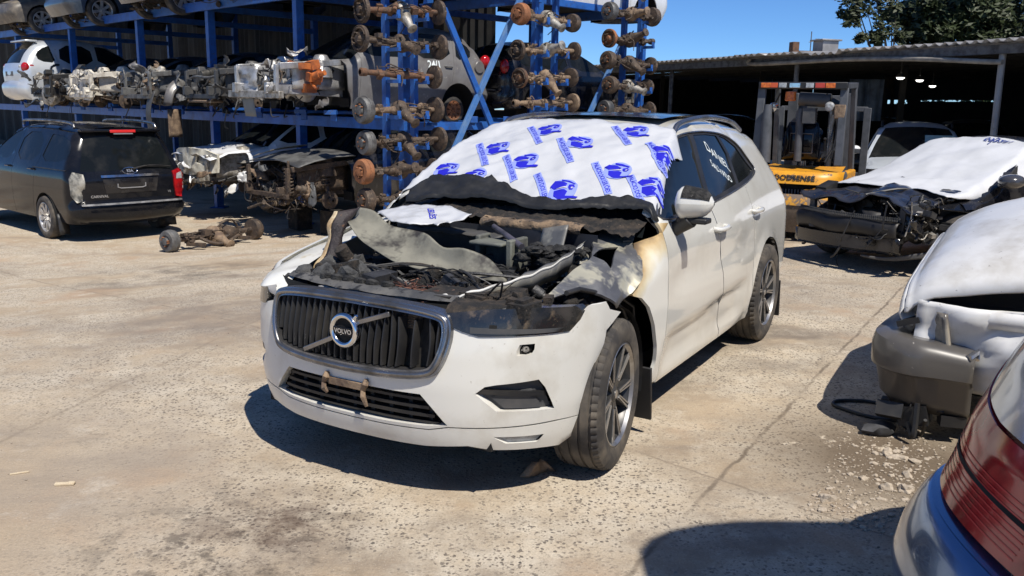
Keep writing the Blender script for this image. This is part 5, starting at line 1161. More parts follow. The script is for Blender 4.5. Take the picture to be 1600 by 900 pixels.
t,_=gcar('stripped_wreck','black wreck on the rack with a bare engine and bent pipes','wrecked car',loc,rz,blackp,'sedan',1.42,.86,cut=-.45,wheels=(0,0,0,0),group='stripped wrecks on the rack'); strippednose(t,.86,34,kz=1.22,m_struct=plastg,m_eng=mat('dark_engine',(.10,.095,.085),(.03,.03,.03),9,.4,.6,rough=.5,metal=.5,bump=.3))
torn_panels(t,((.1,.85),(-.85,.85),(.25,1.12)),11,404,[plast,plastg,greym])
b=B(); b.tube(catmull([(.6,-.62,.80),(.66,-.2,.84),(.66,.3,.82),(.5,.68,.9)],6),.025,8); b.tube(catmull([(.5,.3,.8),(.6,.32,.6),(.55,.4,.45)],6),.03,8); obj('bent_pipes',b,greym,t,smooth=60)
b=B(); b.box((.55,-.1,.40),(.35,.8,.05)); obj('sump_guard',b,tanm,t,bev=.02)
b=B(); b.box((.35,-.62,.86),(.24,.3,.28),Matrix.Rotation(.3,3,'X')); obj('fuse_box',b,plastg,t,bev=.02)
# the grey SUV at the rack's end and the black car behind it
loc,rz=onrack(1.95,-1.05,1.36,False,.75,2.65,.85)
t,bdF=gcar('rack_suv','grey SUV at the end of the rack with dented doors and a crushed silver nose','car',loc,rz,greyp,'suv',1.66,.90,fo=.75,wb=2.65,ro=.85,cut=-.35,wheels=(0,0,0,0),windows=True)
strippednose(t,.90,35,kz=1.18,m_struct=mat('bare_silver_panel',(.50,.50,.50),(.3,.29,.27),6,.42,.62,rough=.4,metal=.6,bump=.2),m_eng=alum,x1=.85,hubs=False)
torn_panels(t,((.1,.85),(-.85,.85),(.25,1.12)),11,405,[MATS['bare_silver_panel'],alum,greyp])
b=B(); b.grid(lambda u,v:(.72-.25*abs(u-.5)**2+.08*nz([u*2],[v*2],2,4)[0],-.78+.62*u,.40+.5*v),list(np.linspace(0,1,9)),list(np.linspace(0,1,9))); obj('crushed_front_panel',b,MATS['bare_silver_panel'],t,smooth=50,solid=.02)
b=B(); b.bar((.80,-.80,.47),(.78,.75,.46),.09,.11); obj('bumper_beam',b,alumd,t,bev=.01)
b=B(); b.grid(lambda u,v:(.70+.05*u,-.62+.42*u+.1*v,.42-.3*v+.1*u*(1-v)),list(np.linspace(0,1,5)),list(np.linspace(0,1,5))); obj('torn_plastic_guard',b,mat('grey_green_plastic',(.22,.23,.22),rough=.6),t,smooth=50,solid=.015)
b=B(); clutter(b,((.15,.5),(.5,.95),(.55,.95)),14,77,'btbc',.06,.15); obj('orange_harness',b,mat('orange_plastic',(.55,.16,.04),(.3,.09,.03),9,.4,.6,rough=.5),t,smooth=35)
wheel(t,-2.65,.70,.26,.24,.10,1,0,'multi',rubber,rusto)
b=B(); V,F=textmesh('24/1',.17,.004); P=bdF.fn(-.012)(np.stack([-2.1-V[:,0],1.02+V[:,1]],1)); b.add(P,F); V,F=textmesh('424',.14,.004); 
obj('chalk_number',b,textw,t,smooth=0)
for s in(1,-1): b=B(); b.blob((-3.40,s*.74,1.13),.11,1,.05,1,3,(1.0,.8,1.1)); obj('tail_lamp',b,red,t,smooth=80)
b=B(); b.lathe([(.001,.0),(.10,.0),(.11,.01),(.10,.02),(.001,.02)],(-3.15,.86,1.02),(0,1,0),24); obj('fuel_flap',b,greyp,t,smooth=40)
loc,rz=onrack(1.7,3.3,1.40,True,.85,2.6,.85)
t,bdK=gcar('rack_car','black hatchback on the rack behind the grey SUV, wheels missing, nose stripped','car',loc,rz,blackdust,'suv',1.50,.87,fo=.85,wb=2.6,ro=.85,cut=.05,wheels=(0,0,0,0)); strippednose(t,.87,36,alumd,alum,hubs=False)
torn_panels(t,((.1,.85),(-.85,.85),(.25,0.95)),5,406,[alumd,greym])
for s in(1,-1): b=B(); b.blob((-3.36,s*.70,1.02),.11,1,.05,1,3,(.8,.8,1.2)); obj('tail_lamp',b,red,t,smooth=80)
# top level
loc,rz=onrack(1.6,3.35,3.30,True,.9,2.9,.9)
gcar('rack_van','white van on the top level of the rack, only its sills showing','van',loc,rz,whitebg,'van',1.8,.93,wb=2.9,wheels=(0,0,0,0),skip=())
for i,(f,pt,kind,lab,wh) in enumerate(((1.6,blackp,'sedan','dark car on the top level above the grey SUV, its underside showing',0),(5.0,blackp,'suv','black car on the top level above the bare engine',0),(7.9,darkblue,'suv','dark car on the top level with one silver alloy wheel hanging out',1),(12.2,darkblue,'sedan','dark blue car on the top level above the white radiator panel',1),(16.4,mat('brown_grey_paint',(.10,.09,.08),(.2,.17,.13),5,.45,.65,rough=.5),'suv','dusty brown car on the top level above the pale silver SUV',1))):
    loc,rz=onrack(f,-.6,3.40,False,.8,2.65,.85); tt_,_b=gcar('rack_car',lab,'car',loc,rz,pt,kind,1.55,.89,fo=.8,wb=2.65,ro=.85,wheels=(wh,wh,0,0),style='seven',group='cars on the top level of the rack')
    b=B(); clutter(b,((-.5,.6),(-.6,.6),(.12,.34)),16,200+i,'tbct',.05,.14); obj('underside_pipes',b,rustd,tt_,smooth=40)
# level one wrecks behind the burnt SUV
def onground(px,py,fwd,fo): 
    p=gnd2(px,py); return p
loc,rz=onrack(4.9,-.95,0,False,.8,2.7,.9); loc=(loc[0],loc[1],G(loc[0],loc[1])+.32)
t,bdG=gcar('white_wreck','white wreck on the ground under the rack with broken front and open lamp hole','wrecked car',loc,rz,whitebg,'suv',1.62,.90,fo=.8,cut=-.05,wheels=(0,0,1,1)); strippednose(t,.90,41,alumd,rustd,zt=.95,hubs=True)
torn_panels(t,((.1,.85),(-.85,.85),(.25,0.85)),11,407,[whitebg,alumd,tanm])
b=B(); b.grid(lambda u,v:(-.45+1.15*u,-.82+1.62*v,1.05-.17*u**2+.05*nz([u*2],[v*2],2,6)[0]-.08*(2*v-1)**2),list(np.linspace(0,1,14)),list(np.linspace(0,1,14)),flip=False); obj('bonnet',b,whitebg,t,smooth=50,solid=.01)
pts=[(-.78,.60),(-.4,.52),(0,.50),(.4,.53),(.8,.58),(.82,.9),(.5,.98),(0,1.0),(-.5,.97),(-.82,.88)]
obj('cracked_front_panel',patch(lambda V:np.stack([.74-.25*V[:,0]**2+.03*nz(V[:,0],V[:,1],5,2),V[:,0],V[:,1]],1),pts,[[(.25,.74),(.6,.70),(.68,.86),(.3,.88)],[(-.62,.70),(-.2,.73),(-.25,.9),(-.66,.86)]],.05,.04,(-1,0,0)),mat('cream_white_panel',(.66,.63,.53),(.5,.46,.36),8,.45,.6,rough=.5,bump=.2),t,smooth=40)
for s in(1,-1): b=B(); b.box((.62,s*.42,.80),(.1,.34,.18)); obj('lamp_frame',b,alum,t,bev=.02)
loc,rz=onrack(1.9,-1.0,0,False,.7,2.7,.9); loc=(loc[0],loc[1],G(loc[0],loc[1])+.3)
t,bdH=gcar('dark_wreck','dark wreck on the ground beside the axle columns, coil spring and bare suspension showing','wrecked car',loc,rz,blackdust,'suv',1.55,.90,fo=.7,cut=-.35,wheels=(0,0,1,1)); strippednose(t,.90,42,rustd,rustd,zt=.92,hubs=True)
torn_panels(t,((.1,.85),(-.85,.85),(.25,0.85)),11,408,[rustd,tanm,plastg])
b=B(); b.grid(lambda u,v:(-.45+1.05*u,-.82+1.64*v,1.09-.16*u**2-.07*(2*v-1)**2+.02*nz([u*2],[v*2],2,8)[0]),list(np.linspace(0,1,12)),list(np.linspace(0,1,14))); obj('bonnet',b,mat('dull_grey_bonnet',(.12,.12,.115),(.05,.05,.05),4,.42,.6,rough=.5),t,smooth=50,solid=.012)
b=B(); b.grid(lambda u,v:(-.43+.9*u,-.80+.22*v+.55*u*0,1.125-.13*u**2-.05*(1-v)),list(np.linspace(0,1,8)),list(np.linspace(0,1,4))); obj('cream_panel_strip',b,cream,t,smooth=50,solid=.012)
b=B(); b.tube([(.62+.065*math.cos(a),.55+.065*math.sin(a),.45+.38*a/44) for a in np.linspace(0,44,150)],.014,6); b.tube([(.62,.55,.4),(.62,.55,.95)],.022,8)
for c_,d_ in(((-.2,.5,-.08),(.3,.3,.42)),((-.2,-.5,-.08),(.3,.3,.42)),((-2.7,0,-.1),(.4,1.4,.4))): kb=B(); kb.box(c_,d_); obj('timber_block',kb,charb,t,smooth=0,bev=.01)
obj('coil_spring',b,rustd,t,smooth=60)
for s in(-1,):
    h=wheel(t,.12,s*.78,.30,.33,.2,s,.1,'multi',rubber,plastg)
b=B(); clutter(b,((.2,.78),(-.7,.8),(.1,.62)),46,55,'bctt',.05,.15); obj('front_suspension',b,mat('dusty_suspension',(.14,.105,.075),(.05,.042,.035),9,.4,.62,rough=.8,bump=.3,c3=(.28,.22,.16),s3=22,lo3=.6,hi3=.7),t,smooth=35)
# greenish car behind the nearest column
p=rk(.9,3.9,0); z=G(p.x,p.y)
t,_=gcar('green_wreck','dull green wreck behind the nearest axle column, cream lining showing','wrecked car',(p.x,p.y,z+.05),rout,mat('dull_green_paint',(.10,.13,.095),(.07,.08,.06),4,.4,.6,rough=.5),'suv',1.55,.88,cut=.2,wheels=(0,0,0,0)); strippednose(t,.88,43,rustd,rustd)
torn_panels(t,((.1,.85),(-.85,.85),(.25,0.85)),5,409,[rustd])
loc,rz=onrack(1.5,4.6,0,True,.8,2.8,.8)
gcar('dark_van','dark van parked on the ground under the black hatchback','van',(loc[0],loc[1],G(loc[0],loc[1])),rz,blackdust,'van',1.7,.92,fo=.8,wb=2.8,ro=.8)
# ---------------------------------------------------------------- black minivan
bx=gnd2(108,349,.33); by=gnd2(298,333,.33); vr=(by-bx); vr.z=0; wv=vr.length; mid=(bx+by)/2; fw=Vector((-vr.y,vr.x,0)).normalized()
MW=2.86; MRO=.93; o_=mid+fw*(MW+MRO-.02); 
mv,bm_=gcar('minivan','black minivan with its tail to the yard and its left tail lamp missing','van',(o_.x,o_.y,-.45),ang(fw),blackp,'van',1.76,.985,fo=.95,wb=MW,ro=MRO,sill=.30,rw=.335,step=.06,style='multi')
xr=-(MW+MRO)
def RB(V,lift=0): # rear surface of the minivan from (y,z)
    q=np.vstack([dict(bm_.segs)[k] for k in('rear_window','tailgate','rear_bumper')]); x=np.interp(-V[:,1],-q[:,1],q[:,0]); w_=np.interp(-V[:,1],-q[:,1],bm_.base(q[:,0],q[:,1])-q[:,2]); t_=np.clip(V[:,0]/w_,-1.3,1.3)
    over=np.maximum(np.abs(V[:,0])-w_,0); return np.stack([x-.035*(1-np.minimum(t_**2,1))-lift+ (.25-np.sqrt(np.maximum(.0625-over**2,0))),V[:,0],V[:,1]],1)
rl=(-1,0,0)
# tailgate shut line ring, lamp recess with bare metal, red lamp
for s in(1,-1):
    pl=[(s*.70,1.04),(s*.84,1.08),(s*.90,.98),(s*.885,.72),(s*.83,.62),(s*.73,.64),(s*.705,.8)]
    if s<0: pl=pl[::-1]
    if s>0: obj('lamp_recess',patch(lambda V:RB(V,.004)+np.array((.0,0,0))+np.stack([.02*nz(V[:,0],V[:,1],9,2),0*V[:,0],0*V[:,0]],1),pl,(),.04,.02,(1,0,0),flip=True),mat('bare_lamp_recess',(.42,.40,.34),(.12,.12,.11),8,.42,.6,rough=.45,metal=.3,bump=.3),mv,smooth=60,label='empty grey recess of the missing tail lamp')
    else:
        lo=obj('tail_lamp',patch(lambda V:RB(V,.03),pl,(),.04,.05,(1,0,0),flip=True),red,mv,smooth=60); obj('lamp_reflector',patch(lambda V:RB(V,.034),[(-.86,.92),(-.86,1.03),(-.76,1.0),(-.74,.92)],(),.05,.004,(1,0,0),flip=True),clear,lo)
b=B(); b.box((xr+.25,0,1.685),(.16,1.25,.05)); sp=obj('roof_spoiler',b,blackp,mv,bev=.02)
b=B(); b.box((xr+.165,0,1.675),(.03,.40,.045)); obj('brake_lamp',b,redl,sp,bev=.008)
b=B(); b.box((xr+.155,0,1.638),(.02,.30,.016)); obj('lamp_strip',b,textg,sp)
b=patch(lambda V:RB(V,.02),[(-.46,.985),(.46,.985),(.46,1.02),(-.46,1.02)],(),.06,.02,(1,0,0),flip=True); obj('chrome_garnish',b,chrome,mv)
b=patch(lambda V:RB(V,.006),[(-.40,.74),(.40,.74),(.44,.96),(-.44,.96)],(),.08,.0,rl,flip=True); obj('plate_recess',b,blackdust,mv)
b=B(); e_=[(.22,.885),(.22,.83),(.17,.815),(-.17,.815),(-.22,.83),(-.22,.885)]; b.tube(RB(np.array(e_),.015),.008,6); obj('plate_frame',b,textg,mv)
b=B(); b.tube(RB(np.array([(.115*math.cos(a),1.075+.05*math.sin(a)) for a in np.linspace(0,2*math.pi,28)]),.02),.006,6); ob=obj('badge_ring',b,chrome,mv,smooth=60)
def rtext(s,size,y,z,m,par,lift=.022,bold=.001): V,F=textmesh(s,size,bold); b=B(); b.add(RB(np.stack([y-V[:,0],z+V[:,1]],1),lift),F); return obj('lettering',b,m,par,smooth=0)
rtext('KIA',.065,0,1.075,textg,ob); rtext('CARNIVAL',.055,.50,.70,textg,mv,.012); rtext('V6',.05,-.62,.72,textg,mv,.012)
b=patch(lambda V:RB(V,.03),[(-.80,.575),(.80,.575),(.80,.60),(-.80,.60)],(),.08,.03,(1,0,0),flip=True); obj('bumper_moulding',b,mat('worn_grey_strip',(.22,.22,.22),(.1,.1,.1),9,.4,.6,rough=.4),mv)
b=patch(lambda V:RB(V,.004),[(.66,1.08),(.70,1.10),(.655,1.60),(.64,1.60)],(),.1,0,rl,flip=True); 
b=B(); b.tube(RB(np.array([(-.05,1.10),(-.25,1.14),(-.62,1.12)]),.03),[.018,.012,.008],6); b.tube(RB(np.array([(-.02,1.11),(-.35,1.155),(-.68,1.12)]),.045),.006,5); obj('rear_wiper',b,plast,mv)
for s in(1,-1):
    b=B(); b.tube(catmull([(-1.5,s*.66,1.735),(-1.6,s*.66,1.80),(-2.6,s*.655,1.815),(-3.3,s*.64,1.79),(-3.42,s*.64,1.72)],5),.024,8); obj('roof_rail',b,chromed,mv,smooth=60)
    b=B(); b.grid(lambda u,v:(-MW-.36-.06*v-.05*u,s*(.78+.17*u),.42-.32*v),list(np.linspace(0,1,3)),list(np.linspace(0,1,5))); obj('mud_flap',b,plast,mv,solid=.012)
b=patch(bm_.fn(-.012),[(-2.45,1.09),(-3.6,1.09),(-3.6,1.105),(-2.45,1.105)],(),.1,.01,(0,-1,0),flip=True); obj('slide_rail',b,plast,mv)
# ---------------------------------------------------------------- shed on the right
def hitw(px,py,g,t0=1.,t1=14.,n=1400):
    r=np.array(ray(px,py)); ts=np.linspace(t0,t1,n); P=np.array((0,0,CH))[None]+r[None]*ts[:,None]; v=g(P); k=np.where((v[:-1]>0)&(v[1:]<=0))[0]
    if len(k)==0: raise ValueError('no hit %s'%((px,py),))
    i=k[0]; f=v[i]/(v[i]-v[i+1]); return P[i]+(P[i+1]-P[i])*f
S0=Vector((3.15,23,0)); SE=Vector((.424,-.906,0)).normalized(); SB=Vector((.906,.424,0)).normalized()
def sd(e,bk,z): p=S0+SE*e+SB*bk; return Vector((p.x,p.y,z))
shed=thing('open_shed','open fronted shed with a corrugated iron roof and dark interior','shed',(0,0,0))
zinc=mat('weathered_zinc',(.42,.41,.40),(.26,.25,.24),1.4,.4,.62,rough=.5,metal=.35,c3=(.18,.15,.13),s3=5,lo3=.62,hi3=.74)
es=np.arange(-9,24,.045); 
def zr(e,bk): 
    v=e+9; jog=.05*math.sin(e*.9)+.03*math.sin(e*2.7); return 2.83+.035*bk+.028*math.sin(v*2*math.pi/.20)
b=B(); b.grid(lambda e,bk:tuple(sd(e,(bk+.06*math.sin(e*.9)+.03*math.sin(e*2.3)-(.12 if 4<e<4.9 else 0)) if bk<.1 else bk,zr(e,bk)-.04*(1 if 6<e<6.8 and bk<.1 else 0))),list(es),[-.12,1.2,6,14.5],flip=True); obj('roof',b,zinc,shed,smooth=60,solid=.006)
b=B(); b.bar(sd(-9,.05,2.70),sd(24,.05,2.70),.08,.14); obj('edge_beam',b,greym,shed,smooth=0)
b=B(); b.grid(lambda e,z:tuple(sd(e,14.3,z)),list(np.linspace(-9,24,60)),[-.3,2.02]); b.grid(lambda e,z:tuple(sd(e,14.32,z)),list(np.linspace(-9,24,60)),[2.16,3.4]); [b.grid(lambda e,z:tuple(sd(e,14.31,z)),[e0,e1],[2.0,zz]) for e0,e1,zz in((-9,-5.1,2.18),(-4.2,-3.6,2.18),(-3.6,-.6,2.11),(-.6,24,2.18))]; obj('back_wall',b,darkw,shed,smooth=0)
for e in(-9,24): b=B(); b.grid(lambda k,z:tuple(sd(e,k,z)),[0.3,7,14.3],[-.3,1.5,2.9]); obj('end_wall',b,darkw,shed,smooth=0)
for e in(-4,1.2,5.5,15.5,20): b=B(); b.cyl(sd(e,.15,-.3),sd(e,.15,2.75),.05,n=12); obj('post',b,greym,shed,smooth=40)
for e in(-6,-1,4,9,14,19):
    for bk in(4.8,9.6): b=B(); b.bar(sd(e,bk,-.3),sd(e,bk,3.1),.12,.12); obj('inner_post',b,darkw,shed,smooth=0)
ep=(Vector((7.62,14.0,0))-S0).dot(SE); pt,pb2=at(1568,76,14.0),at(1552,215,14.0); d_=(pb2-pt); pbot=pt+d_*(pt.z+.3)/(pt.z-pb2.z)
b=B(); b.cyl(pbot,pt,.052,n=14); obj('post',b,zinc,shed,smooth=40)
def onedge(px,py,bk=-.02):
    r=ray(px,py); n=SB; o=S0+SB*bk; t=(o.dot(n))/(r.dot(n)); return Vector((r.x*t,r.y*t,CH+r.z*t))
b=B(); b.tube(catmull([onedge(1172,92),onedge(1173,100),onedge(1230,98),onedge(1320,93),onedge(1400,92),onedge(1460,93),onedge(1530,96),onedge(1566,97)],5),.042,8); obj('gutter_pipe',b,mat('grey_beige_pipe',(.34,.31,.26),(.22,.2,.17),6,.4,.6,rough=.6),shed,smooth=60)
b=B()
for i in range(9): b.bar(sd(-9,1.5+i*1.5,2.80),sd(24,1.5+i*1.5,2.80+.05*i),.06,.09)
obj('purlins',b,darkw,shed,smooth=0)
for (px,py,Y) in((1407,121,21),(1437,125,22.5),(1457,134,25)):
    p=at(px,py,Y); t=thing('shed_lamp',{1407:'white lamp under the shed roof, nearest of three in a row',1437:'white lamp under the shed roof, middle of three in a row',1457:'smallest white lamp of three under the shed roof'}[px],'lamp',tuple(p),0,'lamps lit under the shed roof')
    b=B(); b.lathe([(.02,.10),(.06,.09),(.11,.02),(.115,0)],(0,0,0),(0,0,1),16); obj('lamp_housing',b,greym,t,smooth=50); b=B(); b.lathe([(.001,-.05),(.05,-.045),(.085,-.02),(.09,.01)],(0,0,0),(0,0,1),16); obj('lamp_glass',b,mat('lit_lamp',(.8,.8,.8),emit=(1,.97,.9,3)),t,smooth=60)
    b=B(); b.cyl((0,0,.08),(0,0,.55),.012,n=6); obj('lamp_rod',b,greym,t)
# things on the roof
def onroof(px,py,e): 
    return None
p=at(1290,72,22); t=thing('roof_vent','grey sheet metal vent box on the shed roof','roof vent',tuple(p),.3); b=B(); b.box((0,0,-.1),(.44,.4,.42)); obj('vent_body',b,zinc,t,bev=.01); b=B(); b.box((0,0,.13),(.56,.5,.04)); obj('vent_cap',b,zinc,t,bev=.01)
p=at(1241,71,22); t=thing('chimney_box','small brown rusty box on the shed roof beside the aerial','roof box',tuple(p),.2); b=B(); b.box((0,0,-.15),(.17,.2,.46)); obj('box_body',b,rust,t,bev=.01); b=B(); b.box((.28,0,-.2),(.36,.2,.16)); obj('side_box',b,rust,t,bev=.01)
p=at(1267,66,22); t=thing('roof_aerial','thin aerial standing on the shed roof','aerial',tuple(p)); b=B(); b.cyl((0,0,-.4),(0,0,.25),.012,n=6); b.cyl((-.05,0,.0),(.2,0,.06),.008,n=5); obj('mast',b,greym,t); b=B(); b.box((.17,0,.06),(.12,.03,.05)); obj('aerial_head',b,greym,t)
# dim wrecks inside the shed, cloths, hedge behind
for i,(px,Y,rz,pt,kd,lab) in enumerate(((1085,24.5,-2.2,blackdust,'suv','dark car deep in the shed left of the forklift'),(1010,27,-2.2,darkblue,'sedan','dark blue car deep in the shed behind the far axle column'),(1330,22,-2.3,blackdust,'suv','dark car in the shed behind the forklift mast'),(1530,20.5,-2.0,darkblue,'suv','dark blue car deep in the shed at the right'))):
    p=at(px,178,Y); gcar('parked_car',lab,'car',(p.x,p.y,0),rz,pt,kd,1.55,.9,group='cars parked inside the shed')
for i,(px,w_) in enumerate(((1343,.5),(1366,.42))):
    p=at(px,150,21); t=B(); t.grid(lambda u,v:(p.x+w_*(u-.5),p.y+.05*math.sin(9*u),p.z+.38-.95*v),list(np.linspace(0,1,14)),list(np.linspace(0,1,6))); o=obj('hanging_cloth',t,mat('blue_grey_cloth',(.16,.21,.28),(.1,.13,.18),4,.4,.6,rough=.8),None,smooth=60,solid=.01); tag(o,('wide' if i==0 else 'narrow')+' blue grey cloth hanging inside the shed behind the forklift mast','cloth')
# ---------------------------------------------------------------- trees behind the shed
leaf=mat('dark_leaves',(.022,.034,.013),(.042,.058,.018),3,.4,.65,rough=.55)
leaf2=mat('olive_leaves',(.025,.035,.014),(.05,.062,.022),3,.4,.65,rough=.55)
bark=mat('tree_bark',(.10,.08,.06),(.05,.04,.03),9,.4,.6,rough=.9,bump=.6)
def crown(b,c,r,n,ls,rd,sc=(1,1,1)):
    c=Vector(c)
    for _ in range(n):
        d=Vector((rd.gauss(0,1),rd.gauss(0,1),rd.gauss(0,1))).normalized()*r*(rd.random()**.45); p=c+Vector((d.x*sc[0],d.y*sc[1],d.z*sc[2]))
        a=Vector((rd.gauss(0,1),rd.gauss(0,1),rd.gauss(0,.7))).normalized(); u=a.orthogonal().normalized(); s_=ls*rd.uniform(.5,1.3); q=a*s_; w_=u*s_*.42
        b.add([p-q,p+w_,p+q,p-w_],[(0,1,2,3)])
def tree(name,label,base,H,clumps,m,seed,ls,per,trunk_r=.25,group='trees behind the shed roof'):
    rd=random.Random(seed); t=thing(name,label,'tree',tuple(base),0,group); b=B(); cen=Vector((0,0,H*.55)); b.tube([(0,0,-.2),(.1,.05,H*.3),(.0,.1,H*.6)],[trunk_r,trunk_r*.75,trunk_r*.5],10)
    for (c,r) in clumps:
        m0=Vector((c[0]*.25,c[1]*.25,H*.5)); b.tube(catmull([(0,.05,H*.4),m0,Vector(c)*.8+Vector((0,0,c[2]*.2-.2))],4),[trunk_r*.45*(1-.08*i) for i in range(9)],6)
    obj('trunk',b,bark,t,smooth=60); b=B()
    for (c,r) in clumps: 
        for k in range(7):
            o=Vector((rd.gauss(0,1),rd.gauss(0,1),rd.gauss(0,1))).normalized()*r*.75; crown(b,Vector(c)+o,r*rd.uniform(.3,.55),per//7,ls,rd)
        crown(b,c,r*.7,per//4,ls,rd)
    obj('crown',b,m,t,smooth=0); return t
base=at(1540,120,33); base.z=0
cl=[]
for px,py,r in((1445,40,.9),(1470,10,1.4),(1510,35,1.5),(1500,-20,2.0),(1550,25,1.7),(1560,-25,2.2),(1600,30,1.8),(1625,-10,2.2),(1470,52,.8),(1580,55,1.2),(1430,22,.5)): p=at(px,py,33)-base; cl.append((tuple(p+Vector((0,random.Random(px).uniform(-1.5,1.5),0))),r))
tree('leafy_tree','dense dark leafy tree rising behind the right end of the shed roof',base,8,cl,leaf,3,.16,1500)
base=at(1395,120,30); base.z=0; cl=[]
for px,py,r in((1345,12,.55),(1330,30,.45),(1372,5,.75),(1360,-18,1.0),(1392,22,.38),(1380,48,.45),(1400,-12,.8),(1320,-10,.6),(1368,62,.28),(1345,58,.2),(1410,58,.3)): p=at(px,py,30)-base; cl.append((tuple(p),r))
tree('sparse_tree','sparse olive tree with thin branches against the sky above the shed roof',base,6,cl,leaf2,4,.12,190,.09)
b=B(); rd=random.Random(6)
for i in range(34): p=sd(-6+i*.85,16.5+rd.uniform(-.3,.6),1.6+rd.uniform(-.6,1.2)); crown(b,p,1.1,260,.16,rd)
o=obj('hedge',b,mat('bright_hedge_leaves',(.07,.11,.025),(.12,.16,.04),3,.4,.6,rough=.5),None,smooth=0); tag(o,'sunlit green hedge seen through the gap in the shed wall','hedge')
# ---------------------------------------------------------------- forklift
ff_=Vector((.48,.877,0)); fc=gnd2(1250,380); 
fk=thing('forklift','yellow and grey forklift seen from behind with its dark seat and light bar','forklift',(fc.x-.17,fc.y+.1,0),ang(ff_))
def sect(x,y,z): return (x,y,z)
def cw(z,k): # counterweight plan: rounded rear, k in [-1,1]
    a=abs(k); hw=.60; xr_=np.interp(z,[.12,.35,.55,.62,.78,.86,1.02,1.06],[.10,.0,-.03,-.02,.04,.03,.08,.16]); 
    return (xr_+.34*(1-(1-a**3.2)**.5),hw*k if a<1 else hw*k,z)
def ring(z0,z1,n=4,k0=-1,k1=1,off=0):
    b=B(); ks=list(np.linspace(k0,k1,31)); zs=list(np.linspace(z0,z1,n))
    def f(k,z): x,y,zz=cw(z,k); return (x-off*(1-abs(k)**4),y*(1+off*.8),zz)
    b.grid(f,ks,zs); return b
def cap(b,k0=-1,k1=1): return b
b=ring(.14,.56,6); b.box((.85,0,.36),(1.05,1.19,.42)); obj('lower_counterweight',b,scrape,fk,smooth=50)
b=ring(.56,.72,4,off=.012); b.box((.8,0,.64),(.95,1.20,.15)); obj('scraped_ledge',b,yellows,fk,smooth=50)
b=ring(.70,.88,3,off=-.10); obj('radiator_vent',b,dark,fk,smooth=50)
b=B()
for i in range(16): y=-.30+i*.04; b.box((.085,y,.75),(.02,.012,.07))
obj('vent_slats',b,fgrey,fk)
for s in(-1,1):
    b=B(); b.grid(lambda u,v:(lambda q:(q[0]-.01,q[1],q[2]))(cw(.70+.20*v,s*(.62+.38*u+.1*v*(1-u)))),list(np.linspace(0,1,10)),list(np.linspace(0,1,6)),flip=s<0); obj('corner_panel',b,fgrey,fk,smooth=60,solid=.02)
    b=B(); b.grid(lambda u,v:(lambda q:(q[0]-.022,q[1]*1.01,q[2]))(cw(.72+.11*v,s*(.64+.24*u+.08*v))),list(np.linspace(0,1,8)),list(np.linspace(0,1,4)),flip=s<0); obj('tail_lamp',b,redl,fk,smooth=60,solid=.015)
    b=B(); b.box((1.05,s*.55,.80),(1.0,.10,.46)); obj('side_panel',b,yellow if s<0 else yellow,fk,bev=.03)
    b=B(); b.box((.62,s*.52,.98),(.25,.17,.14)); obj('top_corner',b,fgrey,fk,bev=.04)
b=ring(.87,1.05,5,off=.015); b.grid(lambda k,u:(lambda q:(q[0]+u*.9,q[1]*(1-.15*u),1.05+.03*u))(cw(1.05,k)),list(np.linspace(-.97,.97,21)),[0,.15,.5,1],flip=True); obj('engine_hood',b,yellow,fk,smooth=50,bev=0)
V,F=textmesh('GOODSENSE',.105,.003); P=np.array([ (lambda q:(q[0]-.026,q[1]*1.0,q[2]))(cw(.955+v,-u/.60)) for u,v in V]); b=B(); b.add(P,F); obj('lettering',b,textd,fk,smooth=0)
for o in fk.children:
    o.scale=(1,1,.89)
# seat, guard, mast
b=B(); b.grid(lambda u,v:(.62-.05*math.sin(3.1*v)*(1-u*u)-.03,.25*u*(1-.25*max(0,v-.7)/.3),1.05+.52*v),list(np.linspace(-1,1,13)),list(np.linspace(0,1,10)),flip=False); se=obj('seat_back',b,blackp,fk,smooth=60,solid=.10)
b=B(); e_=[(.56,-.15,1.16),(.55,-.15,1.42),(.55,.15,1.42),(.56,.15,1.16)]; b.tube([(x-.02,y,z) for x,y,z in e_]+[(.54,-.15,1.16)],.010,6); obj('seat_piping',b,greym,se)
b=B(); b.box((.9,0,1.12),(.5,.5,.12)); obj('seat_cushion',b,blackp,fk,bev=.04)
b=B()
for s in(-1,1):
    b=B(); b.bar((.28,s*.54,1.02),(.36,s*.53,2.02),.07,.10); obj('rear_pillar',b,fgrey,fk,bev=.008)
    b=B(); b.bar((1.55,s*.54,.6),(1.25,s*.52,2.04),.07,.09); obj('front_pillar',b,fgrey,fk,bev=.008)
    b=B(); b.bar((.30,s*.53,2.05),(1.35,s*.52,2.08),.07,.08); obj('guard_rail',b,fgrey,fk,bev=.008)
b=B(); b.tube([(.22,.40,1.03),(.22,.41,1.55),(.22,.41,1.80)],[.075,.07,.05],14); obj('gas_strut_tube',b,fgrey,fk,smooth=60)
b=B(); b.box((.33,0,2.05),(.10,1.14,.09)); lb=obj('light_bar',b,textd,fk,bev=.01)
for i,(y,w_,m_) in enumerate(((.47,.13,orange),(.36,.09,mat('orange_red_lens',(.6,.1,.03),rough=.3)),(.25,.1,clear),(.09,.14,chrome),(-.10,.1,clear),(-.23,.12,mat('brick_red_lens',(.5,.06,.04),rough=.3)),(-.36,.12,orange))):
    b=B(); b.box((.276,y,2.052),(.02,w_,.062)); obj('light_segment',b,m_,lb,bev=.004)
for i,x in enumerate(np.linspace(.5,1.25,7)): b=B(); b.bar((x,-.5,2.07),(x,.5,2.07),.03,.03); obj('guard_slat',b,fgrey,fk)
